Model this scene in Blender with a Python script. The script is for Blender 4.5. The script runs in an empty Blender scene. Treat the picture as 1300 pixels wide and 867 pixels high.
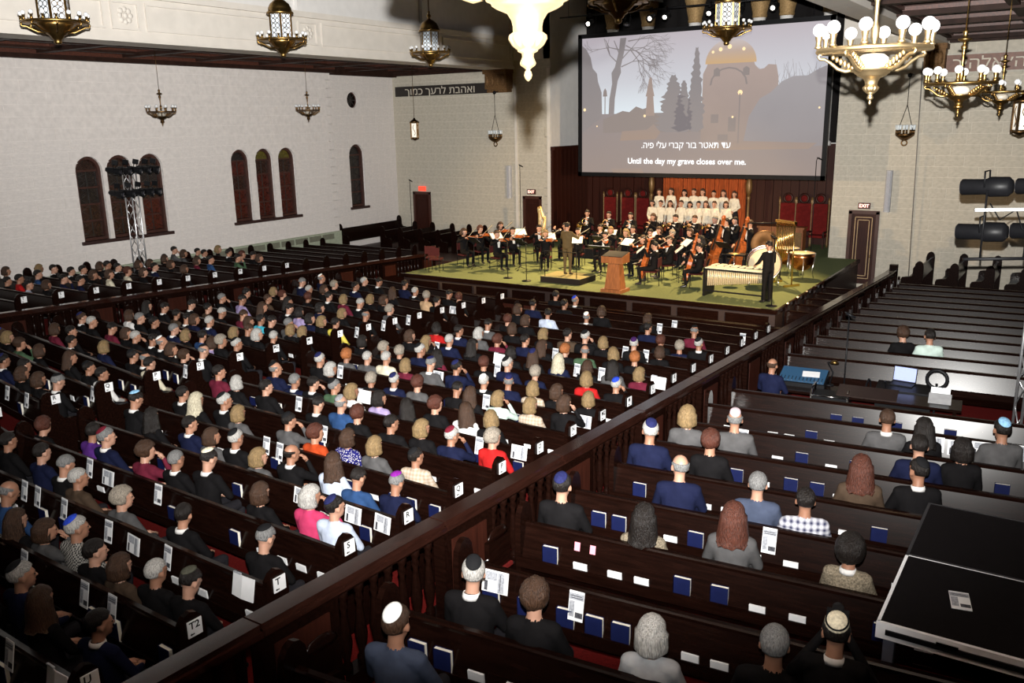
import bpy, math, random
import numpy as np
from mathutils import Vector, Matrix, noise
random.seed(7)
SC = bpy.context.scene
COL = SC.collection
PI = math.pi

# ------------------------------------------------------------------ camera
CAMZ = 6.65
cam_data = bpy.data.cameras.new('camera')
cam_data.sensor_width = 36.0
cam_data.lens = 1104.6 / 1300 * 36.0
cam_data.clip_end = 200
cam = bpy.data.objects.new('camera', cam_data)
COL.objects.link(cam)
_th, _yaw, _roll = math.radians(14.15), math.radians(33.45), math.radians(1.11)
_F0 = Vector((-math.sin(_yaw), math.cos(_yaw), 0)); _R0 = Vector((math.cos(_yaw), math.sin(_yaw), 0)); _Z = Vector((0, 0, 1))
_F = _F0 * math.cos(_th) - _Z * math.sin(_th); _U0 = _F0 * math.sin(_th) + _Z * math.cos(_th)
_r = _R0 * math.cos(_roll) - _U0 * math.sin(_roll); _u = _R0 * math.sin(_roll) + _U0 * math.cos(_roll)
cam.matrix_world = Matrix(((_r.x, _u.x, -_F.x, 0), (_r.y, _u.y, -_F.y, 0), (_r.z, _u.z, -_F.z, CAMZ), (0, 0, 0, 1)))
SC.camera = cam

# ------------------------------------------------------------------ world, exposure
w = bpy.data.worlds.new('world'); SC.world = w; w.use_nodes = True
w.node_tree.nodes['Background'].inputs[0].default_value = (1.0, 0.9, 0.8, 1)
w.node_tree.nodes['Background'].inputs[1].default_value = 0.002
SC.view_settings.view_transform = 'Standard'
SC.view_settings.look = 'None'
SC.view_settings.gamma = 1.0
SC.view_settings.exposure = 0.0
SC.view_settings.use_curve_mapping = False

# ------------------------------------------------------------------ lights
def spot(name, loc, target, power, size, blend, col, radius):
    d = bpy.data.lights.new(name, 'SPOT'); d.energy = power; d.spot_size = math.radians(size); d.spot_blend = blend
    d.color = col; d.shadow_soft_size = radius
    o = bpy.data.objects.new(name, d); COL.objects.link(o); o.location = loc
    v = Vector(target) - Vector(loc); o.rotation_euler = v.to_track_quat('-Z', 'Y').to_euler()
    return o
# the photographer's flash on top of the camera, its head tilted up
_fl = Vector((0, 0, CAMZ)) + _u * 0.245
_fd = (_F * math.cos(math.radians(32)) + _u * math.sin(math.radians(32))) + _r * 0.02
spot('camera_flash', _fl, _fl + _fd * 10, 52000, 114, 1.0, (1.0, 0.985, 0.95), 0.022)
# theatre lanterns: on the bar above the screen, the left tower and the right truss
AMBER = (1.0, 0.66, 0.30)
for x, y, tx, ty, pw in ((-15.4, 31.9, -16.6, 27.3, 11500), (-10.2, 31.9, -11.2, 26.6, 11500)):
    spot('stage_lantern_light', (x, y, 10.2), (tx, ty, 1.5), pw, 66, 0.6, AMBER, 0.06)
spot('tower_lantern_light', (-26.0, 18.0, 5.3), (-14.0, 28.5, 2.2), 7500, 32, 0.5, (1.0, 0.70, 0.38), 0.12)
spot('truss_lantern_light', (-1.7, 15.6, 5.4), (-12.6, 29.6, 2.4), 10000, 36, 0.5, (1.0, 0.68, 0.34), 0.12)

# ------------------------------------------------------------------ materials
MATS = {}
def M(name, col, rough=0.6, metal=0.0, var=0.10, scale=9.0, bump=0.0, emit=0.0, stretch=None, spec=0.5, trans=0.0, col2=None):
    if name in MATS: return MATS[name]
    m = bpy.data.materials.new(name); m.use_nodes = True; MATS[name] = m
    nt = m.node_tree; b = nt.nodes['Principled BSDF']
    tc = nt.nodes.new('ShaderNodeTexCoord'); nz = nt.nodes.new('ShaderNodeTexNoise'); nz.inputs['Scale'].default_value = scale
    nz.inputs['Detail'].default_value = 5
    src = tc.outputs['Object']
    if stretch:
        mp = nt.nodes.new('ShaderNodeMapping'); mp.inputs['Scale'].default_value = stretch
        nt.links.new(src, mp.inputs['Vector']); src = mp.outputs['Vector']
    nt.links.new(src, nz.inputs['Vector'])
    rp = nt.nodes.new('ShaderNodeValToRGB')
    c2 = col2 if col2 else tuple(min(1, c * (1 + var)) for c in col)
    rp.color_ramp.elements[0].position = 0.32; rp.color_ramp.elements[1].position = 0.68
    rp.color_ramp.elements[0].color = tuple(c * (1 - var) for c in col) + (1,)
    rp.color_ramp.elements[1].color = tuple(c2) + (1,)
    nt.links.new(nz.outputs['Fac'], rp.inputs['Fac'])
    nt.links.new(rp.outputs['Color'], b.inputs['Base Color'])
    b.inputs['Roughness'].default_value = rough; b.inputs['Metallic'].default_value = metal
    b.inputs['Specular IOR Level'].default_value = spec if spec != 0.5 or rough < 0.55 else 0.12
    if trans: b.inputs['Transmission Weight'].default_value = trans
    if emit:
        nt.links.new(rp.outputs['Color'], b.inputs['Emission Color']); b.inputs['Emission Strength'].default_value = emit
    if bump:
        bp = nt.nodes.new('ShaderNodeBump'); bp.inputs['Strength'].default_value = bump; bp.inputs['Distance'].default_value = 0.02
        nt.links.new(nz.outputs['Fac'], bp.inputs['Height']); nt.links.new(bp.outputs['Normal'], b.inputs['Normal'])
    return m

def pattern(name, kind, a, b_, scale):
    """woven / printed cloth: checks, plaid or blotches between two colours"""
    if name in MATS: return MATS[name]
    m = bpy.data.materials.new(name); m.use_nodes = True; MATS[name] = m
    nt = m.node_tree; b = nt.nodes['Principled BSDF']; b.inputs['Roughness'].default_value = 0.85; b.inputs['Specular IOR Level'].default_value = 0.1
    tc = nt.nodes.new('ShaderNodeTexCoord'); mp = nt.nodes.new('ShaderNodeMapping'); nt.links.new(tc.outputs['Object'], mp.inputs['Vector'])
    mix = nt.nodes.new('ShaderNodeMix'); mix.data_type = 'RGBA'
    mix.inputs['A'].default_value = a + (1,); mix.inputs['B'].default_value = b_ + (1,)
    if kind == 'check':
        t = nt.nodes.new('ShaderNodeTexChecker'); t.inputs['Scale'].default_value = scale
        nt.links.new(mp.outputs['Vector'], t.inputs['Vector']); nt.links.new(t.outputs['Fac'], mix.inputs['Factor'])
    elif kind == 'plaid':
        w1 = nt.nodes.new('ShaderNodeTexWave'); w2 = nt.nodes.new('ShaderNodeTexWave')
        w1.bands_direction = 'X'; w2.bands_direction = 'Z'
        for ww in (w1, w2): ww.inputs['Scale'].default_value = scale; nt.links.new(mp.outputs['Vector'], ww.inputs['Vector'])
        mm = nt.nodes.new('ShaderNodeMath'); mm.operation = 'ADD'
        m2 = nt.nodes.new('ShaderNodeMath'); m2.operation = 'MULTIPLY'; m2.inputs[1].default_value = 0.5
        nt.links.new(w1.outputs['Fac'], mm.inputs[0]); nt.links.new(w2.outputs['Fac'], mm.inputs[1])
        nt.links.new(mm.outputs[0], m2.inputs[0])
        nt.links.new(m2.outputs[0], mix.inputs['Factor'])
    else:
        t = nt.nodes.new('ShaderNodeTexVoronoi'); t.inputs['Scale'].default_value = scale
        nt.links.new(mp.outputs['Vector'], t.inputs['Vector'])
        r = nt.nodes.new('ShaderNodeMath'); r.operation = 'LESS_THAN'; r.inputs[1].default_value = 0.35
        nt.links.new(t.outputs['Distance'], r.inputs[0]); nt.links.new(r.outputs[0], mix.inputs['Factor'])
    nt.links.new(mix.outputs['Result'], b.inputs['Base Color'])
    return m

def glow(name, col, strength):
    if name in MATS: return MATS[name]
    return M(name, col, 0.5, emit=strength, var=0.03)

WOOD = M('dark_stained_pew_wood', (0.0065, 0.0022, 0.0014), 0.23, var=0.35, scale=5, stretch=(0.6, 6, 6), spec=0.14)
RAILW = M('polished_rail_wood', (0.018, 0.006, 0.004), 0.12, var=0.3, scale=5, stretch=(6, 0.6, 6), spec=0.5)
WOODB = M('reddish_brown_panel_wood', (0.028, 0.007, 0.004), 0.45, spec=0.2, var=0.3, scale=4, stretch=(6, 6, 0.5))
WOODC = M('carved_ceiling_wood', (0.022, 0.010, 0.007), 0.6, var=0.3, scale=4)
REDWOOD = M('gilded_red_moulding', (0.062, 0.018, 0.010), 0.5, var=0.4, scale=20)
BLOCK = M('buff_stone_block', (0.46, 0.42, 0.35), 0.85, var=0.10, scale=6, bump=0.15)
BLOCKW = M('pale_stone_block', (0.68, 0.63, 0.60), 0.85, var=0.07, scale=6, bump=0.12)
MORTAR = M('light_mortar', (0.60, 0.56, 0.48), 0.9)
MORTARW = M('pale_mortar', (0.76, 0.71, 0.68), 0.9)
DARKWALL = M('dark_low_bounce_wall', (0.03, 0.018, 0.012), 0.6)  # unseen walls and nave ceiling given a dark tone to limit flash bounce
PLASTER = M('cream_plaster', (0.62, 0.575, 0.52), 0.8, var=0.04, scale=3)
PLASTERW = M('white_plaster', (0.66, 0.64, 0.62), 0.8, var=0.04, scale=3)
REDCARPET = M('dark_red_carpet', (0.13, 0.007, 0.006), 0.95, var=0.25, scale=40, bump=0.2)
GREENCARPET = M('sage_green_carpet', (0.125, 0.155, 0.072), 0.95, var=0.12, scale=30, bump=0.15)
BLACK = M('matt_black_metal', (0.006, 0.006, 0.007), 0.45, spec=0.15)
BLACKCLOTH = M('black_cloth', (0.010, 0.010, 0.012), 0.9)
EDGEW = M('pale_aluminium_edge', (0.78, 0.78, 0.80), 0.5, 0.0, var=0.04)
SILVER = M('brushed_aluminium', (0.72, 0.72, 0.74), 0.35, 0.9, var=0.05)
CHROME = M('chrome', (0.8, 0.8, 0.8), 0.15, 1.0, var=0.02)
GOLD = M('antique_brass', (0.27, 0.165, 0.055), 0.36, 1.0, var=0.18, scale=25)
GOLDL = M('gilt_cast_metal', (0.34, 0.25, 0.135), 0.45, 1.0, var=0.10, scale=25)
BRONZE = M('dark_bronze', (0.15, 0.085, 0.035), 0.38, 1.0, var=0.2, scale=25)
BULB = M('frosted_bulb_glass', (0.62, 0.62, 0.62), 0.25, var=0.02)
ALAB = M('alabaster_glass', (0.34, 0.31, 0.26), 0.4, var=0.08)
PAPER = M('white_paper', (0.72, 0.72, 0.73), 0.8, var=0.03)
PAPERG = M('grey_printed_paper', (0.30, 0.31, 0.34), 0.8, var=0.3, scale=60)
PAPERD = M('dark_printed_paper', (0.06, 0.06, 0.07), 0.8, var=0.5, scale=80)
INK = M('black_ink', (0.01, 0.01, 0.01), 0.8)
BLUEB = M('navy_blue_book_cloth', (0.004, 0.007, 0.042), 0.7)
PAGES = M('cream_page_edges', (0.72, 0.68, 0.58), 0.8)

# ------------------------------------------------------------------ object helpers
def tag(o, label=None, cat=None, group=None, kind=None):
    if label: o['label'] = label
    if cat: o['category'] = cat
    if group: o['group'] = group
    if kind: o['kind'] = kind
    return o
def empty(name, loc=(0, 0, 0), rz=0.0, label=None, cat=None, group=None):
    o = bpy.data.objects.new(name, None); COL.objects.link(o); o.location = loc; o.rotation_euler = (0, 0, rz)
    o.empty_display_size = 0.1
    return tag(o, label, cat, group)
def place(name, mesh, parent=None, loc=(0, 0, 0), rot=(0, 0, 0), scale=None, mats=None):
    o = bpy.data.objects.new(name, mesh); COL.objects.link(o)
    o.location = loc; o.rotation_euler = rot
    if scale is not None: o.scale = scale if hasattr(scale, '__len__') else (scale,) * 3
    if parent is not None: o.parent = parent
    if mats:
        for i, mt in enumerate(mats):
            if mt is not None and i < len(o.material_slots):
                o.material_slots[i].link = 'OBJECT'; o.material_slots[i].material = mt
    return o

class MB:
    """collects simple solids into one mesh"""
    def __init__(s): s.v = []; s.f = []; s.m = []; s.sm = []
    def add(s, v, f, mi=0, smooth=False):
        n = len(s.v); s.v += [tuple(p) for p in v]
        for q in f: s.f.append(tuple(i + n for i in q)); s.m.append(mi); s.sm.append(smooth)
        return s
    def box(s, c, d, mi=0, rz=0.0, M4=None):
        x, y, z = d[0] / 2, d[1] / 2, d[2] / 2
        pts = [Vector((sx * x, sy * y, sz * z)) for sz in (-1, 1) for sy in (-1, 1) for sx in (-1, 1)]
        if rz: R = Matrix.Rotation(rz, 3, 'Z'); pts = [R @ p for p in pts]
        if M4 is not None: pts = [M4 @ p for p in pts]
        pts = [p + Vector(c) for p in pts]
        return s.add(pts, [(0, 2, 3, 1), (4, 5, 7, 6), (0, 1, 5, 4), (2, 6, 7, 3), (0, 4, 6, 2), (1, 3, 7, 5)], mi)
    def b2(s, lo, hi, mi=0):
        return s.box([(a + b) / 2 for a, b in zip(lo, hi)], [abs(b - a) for a, b in zip(lo, hi)], mi)
    def tube(s, pts, rad, n=8, mi=0, smooth=True, caps=True):
        pts = [Vector(p) for p in pts]
        if not hasattr(rad, '__len__'): rad = [rad] * len(pts)
        vs = []; up = Vector((0, 0, 1)); last = None
        for i, p in enumerate(pts):
            d = (pts[min(i + 1, len(pts) - 1)] - pts[max(i - 1, 0)])
            d = d.normalized() if d.length > 1e-9 else Vector((0, 0, 1))
            if last is None:
                a = d.cross(up) if abs(d.z) < 0.95 else d.cross(Vector((0, 1, 0)))
            else:
                a = last - d * last.dot(d)
            a.normalize(); last = a; b = d.cross(a)
            for k in range(n):
                t = 2 * PI * k / n; vs.append(p + (a * math.cos(t) + b * math.sin(t)) * rad[i])
        fs = []
        for i in range(len(pts) - 1):
            for k in range(n):
                k2 = (k + 1) % n; fs.append((i * n + k, i * n + k2, (i + 1) * n + k2, (i + 1) * n + k))
        if caps: fs.append(tuple(range(n - 1, -1, -1))); fs.append(tuple((len(pts) - 1) * n + k for k in range(n)))
        return s.add(vs, fs, mi, smooth)
    def cyl(s, p0, p1, r0, r1=None, n=10, mi=0, smooth=True):
        return s.tube([p0, p1], [r0, r0 if r1 is None else r1], n, mi, smooth)
    def lathe(s, prof, n=16, mi=0, c=(0, 0, 0), flute=0.0, nf=0, M4=None):
        vs = []; fs = []
        for r, z in prof:
            for k in range(n):
                t = 2 * PI * k / n; rr = r * (1 + (flute * math.cos(nf * t) if nf else 0))
                p = Vector((rr * math.cos(t), rr * math.sin(t), z))
                if M4 is not None: p = M4 @ p
                vs.append(p + Vector(c))
        for i in range(len(prof) - 1):
            for k in range(n):
                k2 = (k + 1) % n; fs.append((i * n + k, i * n + k2, (i + 1) * n + k2, (i + 1) * n + k))
        fs.append(tuple(range(n - 1, -1, -1))); fs.append(tuple((len(prof) - 1) * n + k for k in range(n)))
        return s.add(vs, fs, mi, True)
    def sphere(s, c, r, n=10, m=7, mi=0):
        rr = r if hasattr(r, '__len__') else (r, r, r); c = Vector(c)
        vs = [c + Vector((0, 0, -rr[2]))]
        for j in range(1, m):
            ph = -PI / 2 + PI * j / m
            for k in range(n):
                t = 2 * PI * k / n; vs.append(c + Vector((rr[0] * math.cos(ph) * math.cos(t), rr[1] * math.cos(ph) * math.sin(t), rr[2] * math.sin(ph))))
        vs.append(c + Vector((0, 0, rr[2]))); fs = []
        for k in range(n): fs.append((0, 1 + (k + 1) % n, 1 + k))
        for j in range(m - 2):
            for k in range(n):
                a = 1 + j * n; k2 = (k + 1) % n; fs.append((a + k, a + k2, a + n + k2, a + n + k))
        a = 1 + (m - 2) * n; L = len(vs) - 1
        for k in range(n): fs.append((a + k, a + (k + 1) % n, L))
        return s.add(vs, fs, mi, True)
    def torus(s, c, R, r, n=32, m=8, mi=0, axis='Z'):
        vs = []; fs = []
        for i in range(n):
            a = 2 * PI * i / n
            for j in range(m):
                b = 2 * PI * j / m; q = R + r * math.cos(b)
                p = (q * math.cos(a), q * math.sin(a), r * math.sin(b))
                if axis == 'Y': p = (p[0], p[2], p[1])
                if axis == 'X': p = (p[2], p[0], p[1])
                vs.append(Vector(p) + Vector(c))
        for i in range(n):
            for j in range(m):
                i2 = (i + 1) % n; j2 = (j + 1) % m; fs.append((i * m + j, i2 * m + j, i2 * m + j2, i * m + j2))
        return s.add(vs, fs, mi, True)
    def prism(s, poly, d0, d1, axis='X', mi=0, smooth=False):
        """poly is 2D; extruded from d0 to d1 along axis: X -> (d,a,b), Y -> (a,d,b), Z -> (a,b,d)"""
        def P(a, b, d): return {'X': (d, a, b), 'Y': (a, d, b), 'Z': (a, b, d)}[axis]
        n = len(poly); vs = [P(a, b, d0) for a, b in poly] + [P(a, b, d1) for a, b in poly]
        fs = [tuple(range(n - 1, -1, -1)), tuple(range(n, 2 * n))]
        for k in range(n):
            k2 = (k + 1) % n; fs.append((k, k2, n + k2, n + k))
        return s.add(vs, fs, mi, smooth)
    def mesh(s, name, mats):
        me = bpy.data.meshes.new(name); me.from_pydata(s.v, [], s.f)
        for mt in (mats if isinstance(mats, (list, tuple)) else [mats]): me.materials.append(mt)
        me.polygons.foreach_set('material_index', s.m); me.polygons.foreach_set('use_smooth', s.sm)
        me.update(); return me
    def build(s, name, mats, parent=None, loc=(0, 0, 0), rot=(0, 0, 0)):
        return place(name, s.mesh(name, mats), parent, loc, rot)
def structure(o): o['kind'] = 'structure'; return o
def copy_tree(o, parent=None):
    c = o.copy(); COL.objects.link(c)
    if parent is not None: c.parent = parent
    for ch in list(o.children): copy_tree(ch, c)
    return c

_TXT = {}
def text_mesh(body, mat, depth=0.002, bold=False, key=''):
    k = (body, mat.name, depth, bold)
    if k in _TXT: return _TXT[k]
    cu = bpy.data.curves.new('lettering', 'FONT'); cu.body = body; cu.size = 1.0; cu.align_x = 'CENTER'; cu.align_y = 'CENTER'
    cu.extrude = depth; cu.offset = 0.022 if bold else 0.0; cu.resolution_u = 3
    o = bpy.data.objects.new('lettering', cu); COL.objects.link(o)
    bpy.context.view_layer.update()
    me = bpy.data.meshes.new_from_object(o.evaluated_get(bpy.context.evaluated_depsgraph_get()))
    me.materials.clear(); me.materials.append(mat)
    bpy.data.objects.remove(o); bpy.data.curves.remove(cu)
    _TXT[k] = me; return me
def HEB(s): return s[::-1]

def floor_c(y): return 1.21 - 0.045 * (min(y, 23.7) - 4.2)
def floor_s(y): return 1.68 - 0.045 * (min(y, 29.6) - 4.2)
STAGE = 1.45

# ================================================================== STRUCTURE
XL, XLR, YF = -28.3, -29.2, 34.0          # left wall, its recessed bay, front (stage end) wall
RAIL_R, RAIL_L = -5.1, -22.0
ZC = 9.3                                   # aisle ceiling
# ---- floor: raked centre, raised raked sides, flat front
mb = MB()
def quad(x0, x1, y0, y1, z0, z1): mb.add([(x0, y0, z0), (x1, y0, z0), (x1, y1, z1), (x0, y1, z1)], [(0, 1, 2, 3)])
quad(RAIL_L, RAIL_R, -3, 23.7, floor_c(-3), floor_c(23.7)); quad(RAIL_L, RAIL_R, 23.7, YF, floor_c(23.7), floor_c(23.7))
for x0, x1 in ((XLR, RAIL_L), (RAIL_R, 3.2)):
    quad(x0, x1, -3, 29.6, floor_s(-3), floor_s(29.6)); quad(x0, x1, 29.6, YF, floor_s(29.6), floor_s(29.6))
for x in (RAIL_L, RAIL_R):
    mb.add([(x, -3, floor_c(-3)), (x, 23.7, floor_c(23.7)), (x, YF, floor_c(23.7)), (x, YF, floor_s(29.6)), (x, 29.6, floor_s(29.6)), (x, -3, floor_s(-3))], [(0, 1, 2, 3, 4, 5)])
structure(mb.build('floor', REDCARPET))

# ---- walls of coursed blocks with real openings
def arch(a0, a1, b0, bs):
    r = (a1 - a0) / 2; c = (a0 + a1) / 2
    def rng(a):
        d = max(0.0, r * r - (a - c) ** 2); return (b0, bs + math.sqrt(d))
    br = [c + r * math.cos(PI * i / 12) for i in range(13)]
    return dict(a0=a0, a1=a1, b0=b0, b1=bs + r, rng=rng, br=br)
def circ(c, b, r):
    def rng(a):
        d = math.sqrt(max(0.0, r * r - (a - c) ** 2)); return (b - d, b + d)
    return dict(a0=c - r, a1=c + r, b0=b - r, b1=b + r, rng=rng, br=[c + r * math.cos(PI * i / 12) for i in range(13)])
def rect(a0, a1, b0, b1):
    return dict(a0=a0, a1=a1, b0=b0, b1=b1, rng=lambda a: (b0, b1), br=[a0, a1])
def clip_solid(mb, a0, a1, b0, b1, d0, d1, ops, mp, mi=0):
    ops = [o for o in ops if o['a0'] < a1 - 1e-6 and o['a1'] > a0 + 1e-6 and o['b0'] < b1 and o['b1'] > b0]
    bs = sorted({a0, a1, *[x for o in ops for x in o['br'] if a0 < x < a1]})
    for s0, s1 in zip(bs, bs[1:]):
        if s1 - s0 < 1e-5: continue
        m = (s0 + s1) / 2
        segs = [((b0, b0), (b1, b1))]
        for o in ops:
            if not (o['a0'] < m < o['a1']): continue
            lo0, hi0 = o['rng'](s0 + 1e-6); lo1, hi1 = o['rng'](s1 - 1e-6); out = []
            for (p0, p1), (q0, q1) in segs:
                l0, l1 = min(max(lo0, p0), q0), min(max(lo1, p1), q1); h0, h1 = max(min(hi0, q0), p0), max(min(hi1, q1), p1)
                if l0 > p0 + 1e-4 or l1 > p1 + 1e-4: out.append(((p0, p1), (l0, l1)))
                if h0 < q0 - 1e-4 or h1 < q1 - 1e-4: out.append(((h0, h1), (q0, q1)))
            segs = out
        for (p0, p1), (q0, q1) in segs:
            vs = [mp(s0, p0, d0), mp(s1, p1, d0), mp(s1, q1, d0), mp(s0, q0, d0), mp(s0, p0, d1), mp(s1, p1, d1), mp(s1, q1, d1), mp(s0, q0, d1)]
            mb.add(vs, [(0, 1, 2, 3), (4, 7, 6, 5), (0, 4, 5, 1), (1, 5, 6, 2), (2, 6, 7, 3), (3, 7, 4, 0)], mi)
UNIT = {}
def unit_box(mat):
    if mat.name not in UNIT:
        UNIT[mat.name] = MB().box((0, 0, 0), (1, 1, 1)).mesh('block', mat)
    return UNIT[mat.name]
def block_wall(name, mp, a0, a1, b0, b1, ops, bm, mm, mesh_from=None, course=0.372, length=0.93, limit=300, start=None):
    mb = MB(); clip_solid(mb, a0, a1, b0, b1, -0.35, 0, ops, mp)
    wall = structure(mb.build(name, mm))
    rest = MB(); n = 0; g = 0.012; cells = []
    row = 0; b = b0
    while b < b1 - 0.02:
        t = min(b + course, b1); a = (start if start is not None else a0) - (length / 2 if row % 2 else 0.0)
        lo = start if start is not None else a0
        k = 0
        while a < a1 - 0.02:
            L = length * (0.62 if (row * 7 + k * 3) % 5 == 0 else 1.0); e = min(a + L, a1); s = max(a, lo)
            if e - s > 0.05: cells.append((s + g / 2, e - g / 2, b + g / 2, t - g / 2))
            a += L; k += 1
        b = t; row += 1
    for c in cells:
        hit = [o for o in ops if o['a0'] < c[1] and o['a1'] > c[0] and o['b0'] < c[3] and o['b1'] > c[2]]
        if n < limit:
            if not hit:
                p = Vector(mp((c[0] + c[1]) / 2, (c[2] + c[3]) / 2, 0.004)); q = Vector(mp(c[1], c[3], 0.012)) - Vector(mp(c[0], c[2], -0.004))
                place('block', unit_box(bm), wall, p, (0, 0, 0), (abs(q.x), abs(q.y), abs(q.z))); n += 1
            else:
                k = MB(); clip_solid(k, *c, -0.004, 0.012, hit, mp)
                if k.v: k.build('block', bm, wall); n += 1
        else:
            clip_solid(rest, *c, -0.004, 0.012, hit, mp)
    if rest.v: tag(rest.build('blocks', bm, wall), kind='stuff')
    return wall
mpL = lambda a, b, d: (XL + d, a, b)
mpR = lambda a, b, d: (XLR + d, a, b)
mpF = lambda a, b, d: (a, YF - d, b)
W1 = [(16.68, 17.64), (17.80, 18.80), (19.03, 20.00)]; W2 = [(23.08, 23.98), (24.30, 25.20), (25.50, 26.42)]
opL = [arch(a, b, 2.98, 5.80 - (b - a) / 2) for a, b in W1 + W2]
WR = (30.66, 31.66); opR = [arch(WR[0], WR[1], 2.87, 5.78 - 0.5), circ(31.1, 7.78, 0.36)]
block_wall('wall_left', mpL, -3, 28.8, 0.4, ZC, opL, BLOCKW, MORTARW, start=12.8)
block_wall('wall_left_bay', mpR, 28.8, YF, 0.4, ZC, opR, BLOCKW, MORTARW)
structure(MB().b2((XLR, 28.5, 0.4), (XL - 0.0, 28.8, ZC)).build('wall_left_return', BLOCKW))
DOORS = [(-28.15, -27.1, 0.53, 3.36), (-21.66, -20.72, 0.53, 3.33), (-7.33, -6.31, 0.53, 3.22)]
opF = [rect(*d) for d in DOORS]
block_wall('wall_front_left', mpF, XLR, -20.21, 0.4, ZC, opF[:2], BLOCK, MORTAR)
block_wall('wall_front_right', mpF, -8.0, 3.2, 0.4, ZC, opF[2:], BLOCK, MORTAR)
for i, (x0, x1) in enumerate(((-23.3, -20.21), (-8.0, -4.4))):
    structure(MB().b2((x0, YF, ZC), (x1, YF + 0.35, 14.2)).build('wall_front_upper_' + ('left', 'right')[i], PLASTER))
structure(MB().b2((3.2, -3, 0.4), (3.5, YF, ZC)).build('wall_right', DARKWALL))
structure(MB().b2((XLR, -3.4, 0.4), (3.5, -3, 14.2)).build('wall_back', DARKWALL))
# vertical moulding strips and a conduit on the front walls
structure(MB().b2((-22.05, YF - 0.07, 0.55), (-21.93, YF, 8.2)).build('trim_1', PLASTER))
structure(MB().b2((-20.36, YF - 0.05, 0.55), (-20.2, YF, 8.9)).build('trim_2', PLASTER))
tag(MB().cyl((-5.12, YF - 0.05, 0.9), (-5.30, YF - 0.05, 8.4), 0.018, n=6).build('conduit', M('grey_conduit', (0.16, 0.15, 0.14), 0.5)),
    'thin grey vertical conduit on the block wall right of the stage', 'conduit')

# ---- stage recess
RB = 37.4
structure(MB().b2((-20.55, YF, 0.4), (-20.19, RB + 0.3, 14.2)).build('wall_recess_left', PLASTERW))
structure(MB().b2((-8.0, YF + 0.3, 0.4), (-7.65, RB + 0.3, 14.2)).build('wall_recess_right', PLASTERW))
structure(MB().b2((-20.55, RB, 0.4), (-7.65, RB + 0.3, 14.2)).build('wall_recess_back', PLASTERW))
structure(MB().b2((-23.4, -3, 14.2), (-4.4, RB + 0.3, 14.4)).build('ceiling_nave', DARKWALL))
# upper nave walls
structure(MB().b2((-22.55, -3, 10.2), (-22.3, YF, 14.2)).build('wall_nave_left', PLASTERW))
structure(MB().b2((-5.0, -3, 10.2), (-4.75, YF, 14.2)).build('wall_nave_right', PLASTER))
# wood wainscot of planks in the recess
def plank(parent, lo, hi, mat=WOODB):
    c = [(a + b) / 2 for a, b in zip(lo, hi)]; s = [abs(b - a) for a, b in zip(lo, hi)]
    return place('plank', unit_box(mat), parent, c, (0, 0, 0), s)
wn = structure(MB().b2((-20.2, RB - 0.06, STAGE), (-8.0, RB, 5.45)).build('wall_recess_panelling', WOODB))
x = -20.2
i = 0
while x < -8.0 - 0.1:
    d = 0.05 if i % 3 else 0.09
    plank(wn, (x + 0.015, RB - 0.06 - d, STAGE), (min(x + 0.36, -8.0) - 0.015, RB - 0.06, 5.40)); x += 0.36; i += 1
MB().b2((-20.2, RB - 0.25, 5.40), (-8.0, RB, 5.56)).build('cornice', WOODB, wn)
ws = structure(MB().b2((-20.2, YF - 0.02, STAGE), (-20.14, RB, 5.45)).build('wall_recess_side_panelling', WOODB))
y = YF
while y < RB - 0.2:
    plank(ws, (-20.14, y + 0.015, STAGE), (-20.09, y + 0.33, 5.40)); y += 0.36
MB().b2((-20.2, YF - 0.04, 5.40), (-19.98, RB, 5.56)).build('cornice', WOODB, ws)
# columns with gilded capitals behind the screen
for k, x in enumerate((-18.6, -16.9, -14.75, -12.0, -10.9, -9.2)):
    c = empty('column', (x, RB - 0.6, 5.5), 0, ['leftmost', 'second', 'third', 'fourth', 'fifth', 'rightmost'][k] + ' white column with gilded capital behind the screen', 'column', 'columns behind the screen')
    MB().lathe([(0.34, 0), (0.34, 0.15), (0.27, 0.2), (0.25, 5.0), (0.27, 5.05)], 16).build('shaft', PLASTERW, c)
    MB().lathe([(0.27, 5.05), (0.30, 5.12), (0.28, 5.2), (0.36, 5.55), (0.42, 5.85), (0.45, 5.9), (0.45, 6.05)], 16, flute=0.06, nf=8).build('capital', M('gilded_plaster', (0.34, 0.22, 0.10), 0.6, 0.2, var=0.3, scale=20), c)
    MB().b2((-0.5, -0.5, 6.05), (0.5, 0.5, 8.7)).build('impost', PLASTERW, c)

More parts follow.
